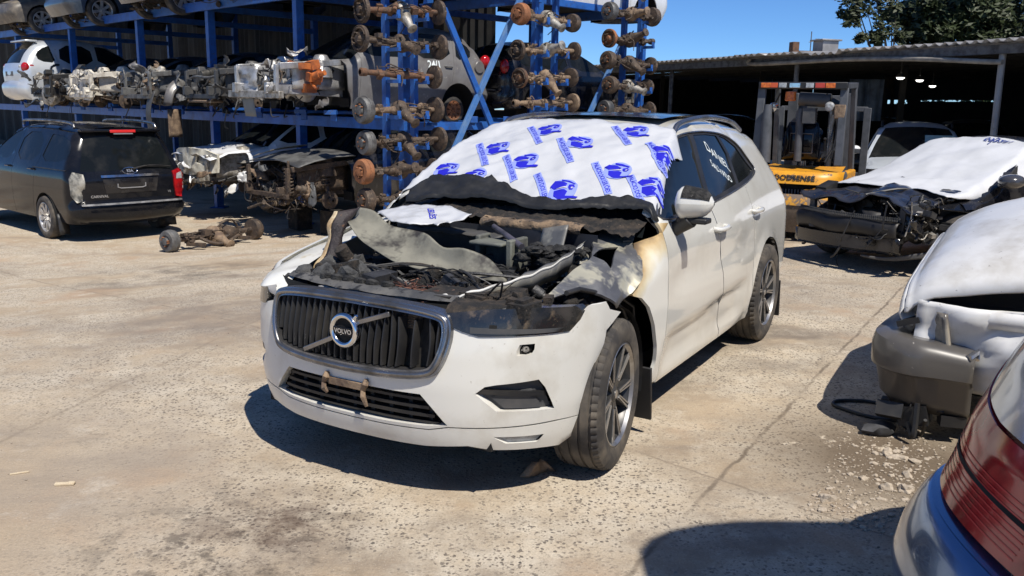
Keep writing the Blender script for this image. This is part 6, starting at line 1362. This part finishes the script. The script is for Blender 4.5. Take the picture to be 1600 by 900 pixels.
b=B(); b.tube([(.45,.05,1.88),(.45,-.35,1.86)],.09,16); b.tube([(.45,-.35,1.86),(.47,-.42,1.83),(.47,-.43,1.68)],.05,12); b.box((.43,-.1,1.66),(.12,.16,.2)); obj('air_filter',b,plastg,fk,smooth=40)
b=B(); b.lathe([(.02,.12),(.07,.11),(.075,0),(.06,-.01)],(.40,.16,1.86),(0,0,1),16); obj('beacon',b,orange,fk,smooth=50)
b=B(); b.tube([(.47,.02,1.05),(.47,.03,1.6),(.47,.02,1.75)],.05,12); obj('exhaust_pipe',b,fgrey,fk,smooth=60)
for s in(-1,1): b=B(); b.lathe([(.001,.05),(.05,.04),(.065,-.02),(.055,-.03),(.001,-.03)],(.33,s*.36,1.76 if s>0 else 1.78),(-1,0,-.2),16); obj('work_lamp',b,chrome if s>0 else clear,fk,smooth=50)
b=B(); b.box((.32,-.50,1.72),(.05,.14,.18)); obj('rear_mirror',b,tanm,fk,bev=.01)
b=B(); b.lathe([(.15,-.012),(.165,0),(.15,.012),(.135,0),(.15,-.012)],(1.05,-.02,1.42),(-.5,0,.8),24); b.tube([(1.06,-.02,1.41),(1.3,-.02,1.1)],.025,8); obj('steering_wheel',b,textd,fk,smooth=60)
b=B()
for i in range(4): y=-.22+.12*i; b.tube([(1.1,y,1.05),(1.05,y,1.33)],.012,6); b.blob((1.05,y,1.34),.025,1,0,1,1)
obj('levers',b,textd,fk)
mt=B()
for s in(-1,1): mt.bar((1.85,s*.40,.12),(1.80,s*.40,1.98),.08,.14); mt.bar((1.95,s*.28,.12),(1.90,s*.28,1.90),.06,.12)
for z in(.5,1.2,1.9): mt.bar((1.85,-.42,z),(1.85,.42,z),.05,.10)
obj('mast',mt,fgrey,fk,bev=.006)
mt=B()
for s in(-1,1): mt.tube([(1.72,s*.18,.3),(1.70,s*.18,1.75)],.045,12); mt.tube([(1.72,s*.3,.3),(1.70,s*.3,1.72)],.035,10)
obj('lift_cylinder',mt,chromed,fk,smooth=60)
mt=B()
for i in range(34): mt.box((1.74,.06,.5+.038*i),(.03,.05,.022))
obj('lift_chain',mt,textd,fk)
mt=B()
for s in(-1,1): mt.bar((2.05,s*.62,.45),(2.05,s*.62,1.78),.05,.10)
for z in(.5,.8,1.15,1.76): mt.bar((2.05,-.62,z),(2.05,.62,z),.04,.07)
obj('load_backrest',mt,fgrey,fk,bev=.006)
for s in(-1,1): mt=B(); mt.bar((2.1,s*.25,.12),(3.0,s*.25,.10),.10,.04); obj('fork',mt,greym,fk,bev=.006)
for x,r,w_ in((.42,.24,.18),(1.6,.33,.22)):
    for s in(-1,1): wheel(fk,x,s*.50,r,r,w_,s,0,'multi',rubdust,yellow)
for s in (-1,1):
    b=B(); b.tube(catmull([(1.3,s*.2,1.0),(1.5,s*.3,1.3),(1.7,s*.25,1.6),(1.75,s*.2,1.2)],6),.018,6); b.tube(catmull([(.4,s*.3,1.95),(.5,s*.45,1.6),(.45,s*.42,1.1)],6),.012,6); obj('hydraulic_hose',b,textd,fk,smooth=60)
# ---------------------------------------------------------------- pale SUV facing out of the shed
fw_=Vector((-.36,-.93,0)).normalized(); p=Vector((6.25,13.6,0))-fw_*.9; pv,bw=gcar('shed_suv','pale blue white SUV nosing out of the shed with a damaged black front','car',(p.x,p.y,0),ang(fw_),mat('pale_blue_white',(.56,.60,.64),(.46,.5,.54),2,.4,.7,rough=.3,coat=.5),'suv',1.53,.86,wheels=(1,1,1,1))
for s in(1,-1):
    b=B(); b.blob((.66,s*.60,.76),.16,1,.05,1,3,(1.1,1.0,.55)); obj('headlight',b,clear,pv,smooth=80)
    b=B(); b.blob((-.62,s*.98,1.08),.10,1,.05,1,3,(.7,1,.75)); b.cyl((-.62,s*.8,1.03),(-.62,s*.95,1.06),.03,n=8); obj('door_mirror',b,whitebg,pv,smooth=80)
    b=B(); b.tube(catmull([(-1.4,s*.56,1.47),(-1.6,s*.56,1.55),(-2.9,s*.54,1.54),(-3.1,s*.54,1.47)],4),.022,8); obj('roof_rail',b,plast,pv,smooth=60)
b=B(); b.grid(lambda y,z:(.93-.35*y*y+.03*nz([y*3],[z*4],2,3)[0],y,z),list(np.linspace(-.78,.78,18)),list(np.linspace(.35,.84,8))); obj('broken_grille',b,plast,pv,smooth=40)
b=B(); b.grid(lambda u,v:(-.76-.22*v,.12+.46*u,1.165+.135*v+.05),list([0,1]),list([0,1])); obj('windscreen_note',b,mat('pale_green_paper',(.45,.55,.48),rough=.6),pv,smooth=0)
# ---------------------------------------------------------------- dark wrecked car under a white cover
df=Vector((-.87,-.49,0)).normalized(); dm=(gnd2(1258,402)+gnd2(1420,437))/2; do_=dm-df*.62
dk,bd=gcar('dark_wrecked_car','black car with smashed front, crumpled bonnet and a white cover over its windscreen','wrecked car',(do_.x,do_.y,0),ang(df),blackdust,'sedan',1.44,.91,fo=.80,wb=2.7,ro=.95,cut=.02,wheels=(1,1,1,1),step=.06)
strippednose(dk,.90,61,plastg,mat('black_engine_parts',(.05,.05,.05),(.015,.015,.015),9,.4,.6,rough=.45,metal=.3,bump=.3),zt=.84,x1=.75,hubs=False,inner=plast)
def dz_(x,y,w_): return np.interp(x,[-.6,-.4,.2,.75],[1.0,.945,.86,.73])-.05*(y/.8)**2+w_
b=B(); b.grid(lambda u,v:(lambda x,y:(x,y,float(dz_(x,y,.03+.05*nz([x*1.6],[y*1.6],2,5)[0]+.05*math.exp(-((y-.25*x)/.12)**2)+.04*sst(.3,.7,x)*math.sin(6*y)))))(-.12+.82*u+.08*nz([v*3],[u],2,1)[0],-.80+1.58*v),list(np.linspace(0,1,30)),list(np.linspace(0,1,36))); obj('crumpled_bonnet',b,mat('black_crumpled_paint',(.012,.013,.018),(.03,.03,.035),5,.4,.6,rough=.2,rough2=.4,coat=.6),dk,smooth=70,solid=.012)
b=B(); b.grid(lambda y,k:(.80-.22*y*y*1.2+(0,.06,.09,.08,.03)[k],y,.50+(.10,.09,.04,-.05,-.12)[k]+.015*math.sin(9*y)),list(np.linspace(-.82,.62,34)),[0,1,2,3,4]); obj('bumper_foam',b,plast,dk,smooth=50,solid=.01)
b=B()
for i in range(60):
    y=-.78+i*.0235
    for k in range(2): b.box((.865-.26*y*y-.03*k,y,.61+.02*k),(.02,.012,.02))
obj('honeycomb_strip',b,plastg,dk)
b=B(); b.grid(lambda y,k:(.80-.25*y*y+(.02,.07,.07,.0)[k],y,(.42,.40,.26,.22)[k]+.03*y),list(np.linspace(-.82,.66,22)),[0,1,2,3]); obj('lower_bumper',b,blackdust,dk,smooth=50,solid=.012)
b=B(); b.grid(lambda u,v:(.90-.5*u,.30+.62*u,.20+.02*v-.03*math.sin(5*u)+.06*v*u),list(np.linspace(0,1,10)),list(np.linspace(0,1,4))); obj('torn_undertray',b,plastg,dk,smooth=50,solid=.01)
b=B(); clutter(b,((.1,.78),(.30,.88),(.40,.86)),40,62,'bttc',.04,.12); obj('lamp_cavity_parts',b,MATS['black_engine_parts'],dk,smooth=40)
b=B(); clutter(b,((.2,.8),(.35,.9),(.45,.84)),16,63,'ttb',.03,.08); obj('bright_clips',b,alumd,dk,smooth=40)
b=B(); b.grid(lambda u,v:(-.55+.95*u,.80+.10*v-.05*u*u,.90-.14*u-.25*v*(1-u)-.02*v),list(np.linspace(0,1,10)),list(np.linspace(0,1,6))); obj('bent_wing',b,blackp,dk,smooth=60,solid=.01)
b=B(); b.tube(catmull([(.35,.35,.78),(.2,.62,.80),(-.1,.80,.84)],6),.022,8); obj('bent_strut',b,chromed,dk,smooth=60)
b=B(); b.blob((-.55,.98,1.02),.13,1,.05,1,3,(1.15,1.0,.62)); b.cyl((-.58,.82,.95),(-.56,.95,1.0),.03,n=8); obj('door_mirror',b,mat('dark_grey_gloss',(.05,.05,.055),rough=.2,coat=.6),dk,smooth=80)
cvt=thing('white_cover','white cloth cover stretched over the windscreen of the dark wrecked car','cover',(do_.x,do_.y,0),ang(df))
qs=np.vstack([dict(bd.segs)['windscreen'][::-1],]); 
def cvfn(u,v): # u 0 bonnet edge -> 1 roof, v across
    x=.28-1.78*u+.12*math.sin(7*v)*(1-u)*.6; y=-.86+1.70*v; zc=float(np.interp(x,[-1.6,-1.35,-.9,-.4,.0,.3],[1.43,1.385,1.20,.985,.93,.88]))+.035
    z=zc-.055*(y/.8)**2; ex=max(0,abs(y)-(.84-.20*u)); z-=1.6*ex
    z+=.02*math.sin(14*(v*.35-u)+3*v)*(1-u)+.014*float(nz([u*2.5],[v*4],2,9)[0])+.012*math.sin(22*(u-.6*v))*math.exp(-((v-.7)/.2)**2); return (x,y,z)
b=B(); b.grid(cvfn,list(np.linspace(0,1,46)),list(np.linspace(0,1,46)),flip=False); co_=obj('cover_cloth',b,sheetw,cvt,smooth=180,solid=.006)
V,F=textmesh('593281',.12,.003); b=B(); b.add([Vector(cvfn(.93-.62*v,.80-.0+u*.58-.14))+Vector((.003,0,.012)) for u,v in V],[f for f in F]); obj('cover_number',b,mat('blue_marker',(.03,.05,.22),rough=.5),cvt,smooth=0)
b=B(); b.grid(lambda u,v:(lambda q:(q[0]+.01,q[1],q[2]+.010))(cvfn(.86+.12*v,.62+.36*u)),[0,.25,.5,.75,1],[0,.5,1]); 
b=B(); b.tube([Vector(cvfn(.86,.62))+Vector((0,0,.012)),Vector(cvfn(.97,.62))+Vector((0,0,.012)),Vector(cvfn(.985,.97))+Vector((0,0,.012))],.006,5); obj('number_frame',b,MATS['blue_marker'],cvt)
b=B(); b.grid(lambda u,v:(-.72-.62*u+.0*v,.82-.17*u+.03*v-.0,1.02+.29*u-.10*v+.03*math.sin(6*u)),list(np.linspace(0,1,12)),list(np.linspace(0,1,5))); obj('dark_corner_film',b,cloth,cvt,smooth=60,solid=.006)
torn_panels(dk,((.25,.85),(-.7,.9),(.25,.80)),12,500,[blackdust,plastg,plast,blackp],.45)
# ---------------------------------------------------------------- white wreck at the right edge
wf=Vector((-.83,.55,0)).normalized(); wl=Vector((-.55,-.83,0)).normalized(); wo=Vector((2.12,4.62,0))
ww=thing('white_wrecked_car','white car at the right edge with a dirty bonnet and its dark bumper hanging loose','wrecked car',(wo.x,wo.y,0),ang(wf))
def wloc(P): d=np.asarray(P)-np.array(wo); return np.stack([d[...,0]*wf.x+d[...,1]*wf.y,d[...,0]*wl.x+d[...,1]*wl.y,d[...,2]],-1)
def wz(x,y): # bonnet height, x<=0 backwards, y<=0 to the far side
    xb=np.maximum(-x,0); yy=np.maximum(-y,0); return .715+.07*(1-np.exp(-xb/.05))+.08*(1-np.exp(-yy/.25))+.20*xb+.13*np.minimum(yy,1.3)+.16*(1-np.exp(-yy/.5))*(1-np.exp(-xb/.35))-.04*np.exp(-yy/.02)-.10*sst(1.2,1.7,yy)
def WH(px,py): h=hitw(px,py,lambda P:(lambda q:q[:,2]-wz(q[:,0],q[:,1]))(wloc(P)),2,9); return tuple(wloc(h)[:2])
dirtyw=mat('dirty_white_paint',(.72,.72,.71),(.52,.50,.46),3.5,.47,.70,rough=.32,coat=.4,c3=(.16,.13,.11),s3=26,lo3=.66,hi3=.74)
nb=24
b=B(); b.grid(lambda y,x:(x-.10*max(0,(abs(y+.85)-.55))**1.5*1.2,y,float(wz(np.array(x),np.array(y)))-.006*math.sin(5*x)+.006*nz([x*3],[y*3],2,3)[0]),list(np.linspace(0,-1.72,34)),[.02,.0,-.03,-.07,-.12]+list(np.linspace(-.2,-1.6,24)),flip=True); bo=obj('bonnet',b,dirtyw,ww,smooth=60,solid=.014)
b=B(); b.grid(lambda y,k:(.02+(0,.02,.0,-.05)[k]-.10*max(0,(abs(y+.85)-.55))**1.5*1.2,y,float(wz(np.array(0.),np.array(y)))+(0,-.03,-.075,-.085)[k]),list(np.linspace(-.01,-1.70,24)),[0,1,2,3]); obj('bonnet_lip',b,dirtyw,bo,smooth=60,solid=.01)
b=B(); b.grid(lambda x,z:(x,.02+.03*nz([x*4],[z*4],2,2)[0]+.04*math.sin(8*x)*math.exp(-((z-.55)/.12)**2)-.05*sst(.45,.3,z)+.05*abs(float(nz([x*3.1],[z*3.3],1,7)[0]))-.03*abs(math.sin(6*x+7*z)),z+.02*math.sin(5*x)),list(np.linspace(-.06,-1.5,30)),list(np.linspace(.30,.765,16))); obj('crumpled_wing',b,dirtyw,ww,smooth=60,solid=.012)
b=B(); b.grid(lambda x,k:(x,(.03,.04,.028)[k]+.008*math.sin(9*x)-.10*math.exp((x+.06)/.12),.70+(.03,-.02,-.06)[k]+.05*(-x)*.6),list(np.linspace(-.02,-1.2,20)),[0,1,2]); obj('wing_crease',b,dirtyw,ww,smooth=60,solid=.012)
b=B(); b.box((-.9,-.85,.50),(1.6,1.5,.5)); obj('engine_bay',b,dark,ww)
b=B(); b.grid(lambda u,v:(.02-.22*u-.05*v*u,.04-.20*(1-u)+.02*v,.70-.22*v+.0*u),list(np.linspace(0,1,8)),list(np.linspace(0,1,8))); obj('cracked_headlight',b,mat('dirty_lens',(.30,.27,.22),(.12,.11,.1),9,.4,.6,rough=.2,coat=.4),ww,smooth=60,solid=.02)
b=B(); clutter(b,((-.22,.0),(-.30,.05),(.38,.70)),18,71,'btt',.04,.1); obj('lamp_brackets',b,plast,ww,smooth=40)
bg_=mat('brown_grey_bumper',(.095,.088,.08),(.07,.065,.06),3,.4,.62,rough=.35,coat=.3,c3=(.3,.28,.25),s3=30,lo3=.68,hi3=.73)
def bpl(s): # plan of the loose bumper: front run, round corner, side run back
    if s<0: return (.12-.03*s*s,-.0+s,(1,0))
    if s<.42: a=s/.42*math.pi/2; return (.12-.24*(1-math.cos(a)),.20*math.sin(a),(math.cos(a),math.sin(a)))
    return (-.12-(s-.42)*.8,.20-.22*(s-.42),(0,1))
def bfn(s,k):
    x,y,n=bpl(s); o=(-.17,-.03,.02,.035,.03,.0,-.03,-.09)[k]; z=(.55,.565,.545,.50,.40,.37,.23,.16)[k]-.05*max(0,s)*.6-.03*max(0,s-.5)*2+.012*math.sin(4*s+k)
    return (x+n[0]*o,y+n[1]*o-.05,z)
b=B(); b.grid(bfn,list(np.linspace(-1.5,.74,60)),list(range(8)),flip=False); bu=obj('loose_bumper',b,bg_,ww,smooth=45,solid=.012)
b=B(); b.tube([bfn(.70,2),bfn(.745,1),bfn(.75,2)],[.02,.028,.01],8); obj('bumper_clip',b,chrome,bu)
b=B(); clutter(b,((-.35,.1),(-.1,.16),(.10,.34)),14,72,'bt',.05,.12); obj('hanging_scraps',b,plast,ww,smooth=40)
wd_=gcar
wheel(ww,-.95,-.12,.33,.33,.22,1,0,'multi',rubdust,rims); wheel(ww,-.95,-1.58,.33,.33,.22,-1,0,'multi',rubdust,rims)
prof2=[('hood',[(-1.60,1.12,.06),(-1.72,1.13,.06)]),('windscreen',[(-1.72,1.13,.06),(-2.1,1.35,.07),(-2.5,1.50,.09)]),('roof',[(-2.5,1.50,.09),(-3.2,1.56,.12),(-4.2,1.48,.12)]),('tailgate',[(-4.2,1.48,.14),(-4.5,1.0,.2),(-4.55,.4,.2)])]
b2=Body(prof2,wprof(1.56,.86),.28,[(-3.65,.33)],.33,crown=.03)
for s in(1,-1):
    b=b2.side([tuple(p) for p in b2.outline],[[(-1.95,1.10),(-2.45,1.40),(-3.0,1.43),(-3.0,1.10)],[(-3.1,1.10),(-3.1,1.43),(-3.9,1.38),(-4.1,1.12)]],.09); b=b if s>0 else b.mirror(); b.v=[(x,y-.85,z) for x,y,z in b.v]; po=obj('body_side',b,dirtyw,ww,smooth=50)
    for h in([(-1.95,1.10),(-2.45,1.40),(-3.0,1.43),(-3.0,1.10)],[(-3.1,1.10),(-3.1,1.43),(-3.9,1.38),(-4.1,1.12)]):
        b=b2.side(h,(),.1,inset=.008,rim=0); b=b if s>0 else b.mirror(); b.v=[(x,y-.85,z) for x,y,z in b.v]; obj('window',b,glass,po)
for nm in('windscreen','roof','tailgate'):
    b=b2.ribbon(nm); b.v=[(x,y-.85,z) for x,y,z in b.v]; obj(nm,b,glass if nm=='windscreen' else dirtyw,ww)
for s in(1,-1): wheel(ww,-3.65,-.85+s*.74,.33,.33,.22,s,0,'multi',rubdust,rims)
# ---------------------------------------------------------------- silver car in the near right corner (its tail)
YC,HW=2.10,.93
sv=thing('silver_car','silver car in the near right corner, showing its red tail lamp and boot lid','car',(0,0,0))
TZ=np.array([(.15,1.25),(.22,1.21),(.30,1.195),(.40,1.22),(.46,1.255),(.50,1.285),(.53,1.335),(.6,1.365),(.75,1.415),(.85,1.465),(.95,1.515),(1.06,1.58),(1.13,1.67),(1.18,1.80),(1.21,2.05)])
def tsurf(t,z,off=0):
    t=np.asarray(t,float); z=np.asarray(z,float); x=np.interp(z,TZ[:,0],TZ[:,1]); a=np.clip(np.abs(t),0,1); return x+.50*(1-(1-a**2.6)**.5)-off
def TP(V,off=0):
    s=V[:,0]; z=V[:,1]; t=np.clip(s,-.9995,.9995); dt=1e-3; x=tsurf(t,z); n=np.array([np.ones(len(t)),-(tsurf(np.clip(t+dt,-.9995,.9995),z)-x)/(dt*HW),]).T; n/=np.linalg.norm(n,axis=1)[:,None]
    return np.stack([x-n[:,0]*off,YC+HW*t-n[:,1]*off,z],1)
def TH(px,py): h=hitw(px,py,lambda P:np.where(np.abs(P[:,1]-YC)<HW*.9995,tsurf((P[:,1]-YC)/HW,P[:,2])-P[:,0],1),1.2,6,3000); return ((h[1]-YC)/HW,h[2])
tl=lambda off:(lambda V:TP(V,off))
td_=lambda P:np.tile((.9,-.3,0),(len(P),1))
svs=mat('silver_metallic',(.50,.52,.55),(.46,.48,.51),1.5,.4,.7,rough=.22,metal=.8,coat=1)
svb=mat('silver_bumper_sky_tint',(.16,.25,.42),(.15,.23,.38),1.5,.4,.7,rough=.22,metal=.8,coat=.8,c3=(.5,.5,.5),s3=60,lo3=.72,hi3=.8)  # blue of the reflected sky is put into the silver base colour
lampo=[(.99,.56),(.992,.70),(.985,.80),(.965,.92),(.93,.97),(.89,.95),(.80,.875),(.66,.83),(.45,.81),(-.25,.80),(-.28,.545),(.5,.535),(.93,.535)]
boot=[(-.99,.545),(-.32,.545),(-.29,.81),(.45,.82),(.66,.84),(.80,.885),(.885,.96),(.93,.982),(.97,.932),(.992,.83),(.99,1.05),(.975,1.205),(-.975,1.205)]
obj('boot_lid',patch(tl(0),boot,(),.022,.03,td_,flip=True),svs,sv,smooth=60)
lo=obj('tail_lamp',patch(tl(.004),lampo,(),.02,.03,td_,flip=True),mat('deep_red_lens',(.48,.02,.022),(.28,.01,.014),6,.42,.6,rough=.12,coat=.35,spec=.5),sv,smooth=60)
for nm,pl,m_ in(('lamp_seam',[(.785,.545),(.797,.545),(.785,.835),(.773,.83)],dark),('clear_segment',[(.985,.57),(.992,.70),(.985,.80),(.962,.88),(.93,.86),(.90,.76),(.86,.68),(.84,.56)],mat('pink_reflection_lens',(.55,.27,.19),(.42,.12,.10),5,.4,.6,rough=.1,coat=.5)),('lamp_band',[(.77,.655),(.77,.668),(-.2,.655),(-.2,.642)],dark)):  # pink of the clear segment is a reflection painted as lens colour
    obj(nm,patch(tl(.007 if nm!='lamp_seam' else .0085),pl if nm!='zz' else pl,(),.02,0,td_,flip=True),m_,lo,smooth=60)
b=B()
for i in range(9): z=.565+.016*i; b.grid(lambda t_,k:tuple(TP(np.array([(t_,z+(0,.004)[k])]),.0065)[0]),list(np.linspace(.05,.74,30)),[0,1],flip=True)
obj('lamp_ribs',b,mat('bright_red_ribs',(.62,.04,.04),rough=.2),lo,smooth=0)
bo=obj('rear_bumper',patch(tl(0),[(-.995,.21),(.97,.21),(.992,.30),(.995,.42),(.995,.50),(.9,.512),(-.995,.512)],(),.03,.04,td_,flip=True),svb,sv,smooth=60)
b=B(); b.grid(lambda t,u:(float(tsurf(t,.512))+.09*u,YC+HW*t-(.03*u if t>.9 else 0),.515+.012*u),list(np.linspace(-.99,.99,50)),[0,.5,1]); obj('bumper_ledge',b,svb,bo,smooth=60)
# rest of the silver car: flanks, deck, glasshouse, wheels
XC=1.84
for s in(1,-1):
    b=B(); out=[(XC+.02,.22),(XC+.12,.22)]+[(2.35+.36*math.cos(a),.33+.36*math.sin(a)) for a in np.linspace(math.pi+.3,-.3,14)]+[(4.4,.22)]+[(5.05+.36*math.cos(a),.33+.36*math.sin(a)) for a in np.linspace(math.pi+.3,-.3,14)]+[(5.9,.25),(5.95,.7),(5.0,.92),(3.9,1.08),(2.9,1.20),(2.3,1.20),(2.0,1.17),(XC+.03,1.0)]
    b=patch(lambda V:np.stack([V[:,0],YC+s*(HW-.02-.06*np.clip((V[:,1]-.75)/.35,0,1)**2-.03*np.clip((V[:,0]-5.3)/.6,0,1)**2),V[:,1]],1),out,(),.12,.03,(0,-s,0),flip=s>0); obj('body_side',b,svs,sv,smooth=60)
    for x in(2.35,5.05): wheel(sv,x,YC+s*(HW-.13),.33,.33,.22,s,0,'seven',rubber,rims)
    b=patch(lambda V:np.stack([V[:,0],YC+s*(HW-.09-.42*(V[:,1]-1.09)),V[:,1]],1),[(2.55,1.19),(3.1,1.40),(3.5,1.42),(3.9,1.40),(4.75,1.02),(3.9,1.06)],(),.1,.02,(0,-s,0),flip=s>0); obj('side_glass',b,glass,sv)
b=B(); b.grid(lambda u,t:(lambda x0:(x0+(2.35-x0)*u,YC+(HW-.09)*t,1.205+.02*math.sin(3*u)-.02*t*t))(float(tsurf(t*.97,1.205))),list(np.linspace(0,1,10)),list(np.linspace(-1,1,21))); obj('boot_deck',b,svs,sv,smooth=60)
b=B(); b.grid(lambda u,t:(2.3+.75*u,YC+(HW-.10-.12*u)*t,1.20+.24*u-.03*t*t),list(np.linspace(0,1,6)),list(np.linspace(-1,1,9))); obj('rear_window',b,glass,sv)
b=B(); b.grid(lambda u,t:(3.0+1.0*u,YC+(HW-.22)*t,1.41+.05*math.sin(3.1*u)-.03*t*t),list(np.linspace(0,1,6)),list(np.linspace(-1,1,9))); obj('roof',b,svs,sv)
b=B(); b.grid(lambda u,t:(3.95+.85*u,YC+(HW-.22+.12*u)*t,1.41-.36*u-.03*t*t),list(np.linspace(0,1,6)),list(np.linspace(-1,1,9))); obj('windscreen',b,glass,sv)
b=B(); b.grid(lambda u,t:(4.75+1.2*u,YC+(HW-.10)*t*(1-.08*u),1.04-.3*u*u-.03*t*t),list(np.linspace(0,1,6)),list(np.linspace(-1,1,9))); obj('bonnet',b,svs,sv)
b=B(); b.box((3.7,YC,.55),(3.6,1.2,.6)); obj('underbody',b,dark,sv)
# tall truck added out of view so that its shade covers the silver car's tail and the ground in front of it
tr=thing('added_shade_truck','unseen white box truck added to cast the shadow beside the silver car','truck',(1.60,-.12,0),0)
def tbox(u,k):
    a=np.linspace(0,1,9)
    return None
prof_t=[(0,1.05)]+[(.9-.9*math.sin(q),3.3+.9*math.cos(q)) for q in np.linspace(math.pi/2,0,8)]+[(5.2,4.2),(5.2,1.05)]
b=B(); b.poly([(x,1.28,z) for x,z in prof_t],2.56,(0,1,0)); obj('cargo_box',b,whitebg,tr,smooth=40)
b=B(); b.box((3.4,0,.85),(6.4,1.0,.3)); obj('chassis',b,dark,tr)
b=B(); b.poly([(5.35,1.1,.7),(5.35,1.1,2.6),(6.6,1.1,2.6),(7.1,1.1,1.7),(7.2,1.1,.7)],2.2,(0,1,0)); obj('cab',b,whitebg,tr,bev=.05)
for x in(1.2,6.3):
    for s in(1,-1): wheel(tr,x,s*1.0,.45,.45,.28,s,0,'multi',rubber,rims)
# ---------------------------------------------------------------- loose things on the ground
def stone(b,c,r,seed,sc): b.blob(c,r,seed,.7,1.6,1 if r<.03 else 2,sc); return b
rd=random.Random(17); stm=mat('broken_concrete',(.47,.40,.315),(.33,.275,.21),30,.4,.6,rough=.95,bump=.4)
poly=[(1262,790),(1300,740),(1330,690),(1400,668),(1462,720),(1440,770),(1400,830),(1330,825),(1285,815)]
pts=[]
while len(pts)<54:
    q=(rd.uniform(1255,1465),rd.uniform(665,830))
    if inpoly([q],poly)[0]: pts.append(q)
big=[(1294,782,.034),(1415,766,.040),(1384,764,.036),(1404,716,.030),(1386,712,.030),(1430,722,.028),(1402,706,.022),(1418,744,.026)]
for i,(px,py,r) in enumerate(big+[(q[0],q[1],rd.uniform(.008,.022)) for q in pts]):
    p=gnd(px,py); b=B(); stone(b,(0,0,r*.35),r,i,(rd.uniform(.8,1.5),rd.uniform(.7,1.3),rd.uniform(.45,.8))); o=obj('stone',b,stm,None,smooth=0,loc=(p.x,p.y,-r*.25)); o.rotation_euler=(0,0,rd.uniform(0,6)); tag(o,'pale chunk of broken concrete in the dirt patch beside the silver car' if i<8 else 'small pale stone in the dirt patch beside the silver car','stone','broken stones in the dirt patch')
b=B()
for i in range(1700):
    px,py=rd.uniform(1240,1480),rd.uniform(650,840)
    if not inpoly([(px,py)],[(1240,810),(1290,730),(1320,670),(1400,650),(1480,700),(1450,790),(1400,845)])[0]: continue
    p=gnd(px,py); r=rd.uniform(.002,.010)*rd.random()**.5; b.blob((p.x,p.y,r*.4),r,i,.5,1.5,0,(rd.uniform(.8,1.6),1,.7))
o=obj('gravel',b,stm,None,smooth=0); o['kind']='stuff'; o['label']='fine gravel scattered over the dirt patch'; 
b=B()
for i in range(1500):
    a=rd.uniform(-4.5,6); d=rd.uniform(2.6,11); r=rd.uniform(.002,.006)
    if abs(a)>d*.62: continue
    b.blob((a,d,G(a,d)+r*.3),r,i,.5,1.5,0,(1.3,1,.6))
o=obj('grit',b,mat('grey_brown_grit',(.22,.18,.14),(.40,.34,.27),30,.4,.6,rough=.95),None,smooth=0); o['kind']='stuff'; o['label']='small grit scattered over the concrete yard'
e_=[gnd(*q) for q in [(1430,655),(1395,660),(1350,652),(1312,640),(1301,634),(1310,629),(1345,629),(1368,632)]]
b=B(); b.tube(catmull([(p.x,p.y,.012) for p in e_],6),.011,6); o=obj('rubber_strip',b,plast,None,smooth=60); tag(o,'bent black rubber strip lying in the shadow of the loose bumper','rubber strip')
p=gnd(1374,678); b=B(); b.blob((0,0,.03),.075,4,.5,1.8,2,(1.2,.8,.6)); o=obj('dark_lump',b,mat('dark_rag',(.06,.06,.065),(.03,.03,.03),9,.4,.6,rough=.8),None,smooth=60,loc=(p.x,p.y,0)); tag(o,'dark crumpled lump lying in shadow between the bumper and the stones','rag')
p=gnd(840,742); b=B(); b.grid(lambda u,v:(.10*u*(1-v*.7),.02*math.sin(3*u),.005+.07*v),list(np.linspace(-1,1,6)),list(np.linspace(0,1,4))); o=obj('plastic_shard',b,tanm,None,smooth=40,solid=.008,loc=(p.x,p.y,0)); o.rotation_euler=(0,0,.4); tag(o,'brown plastic shard standing at the edge of the shadow by the front wheel','plastic shard')
p=gnd(101,758); b=B(); b.box((0,0,.006),(.085,.022,.010)); b.box((.03,.003,.010),(.03,.02,.008)); o=obj('wood_chip',b,mat('pale_wood',(.62,.52,.36),(.5,.4,.27),20,.4,.6,rough=.8),None,bev=.002,loc=(p.x,p.y,0)); o.rotation_euler=(0,0,.1); tag(o,'short pale wood chip lying on the concrete at the left','wood chip')
p=gnd(31,740); b=B(); b.box((0,0,.004),(.08,.008,.006)); o=obj('wood_splinter',b,MATS['pale_wood'],None,bev=.001,loc=(p.x,p.y,0)); o.rotation_euler=(0,0,.45); tag(o,'thin pale wood splinter near the left edge','splinter')
# put the origin of the three widest things at their own base
for t,L_ in((rack,rk(8,2.5,G(*rk(8,2.5).xy))),(shed,sd(7,7,0)),(sv,Vector((3.7,YC,0)))):
    t.location=L_
    for c_ in t.children: c_.location=Vector(c_.location)-L_
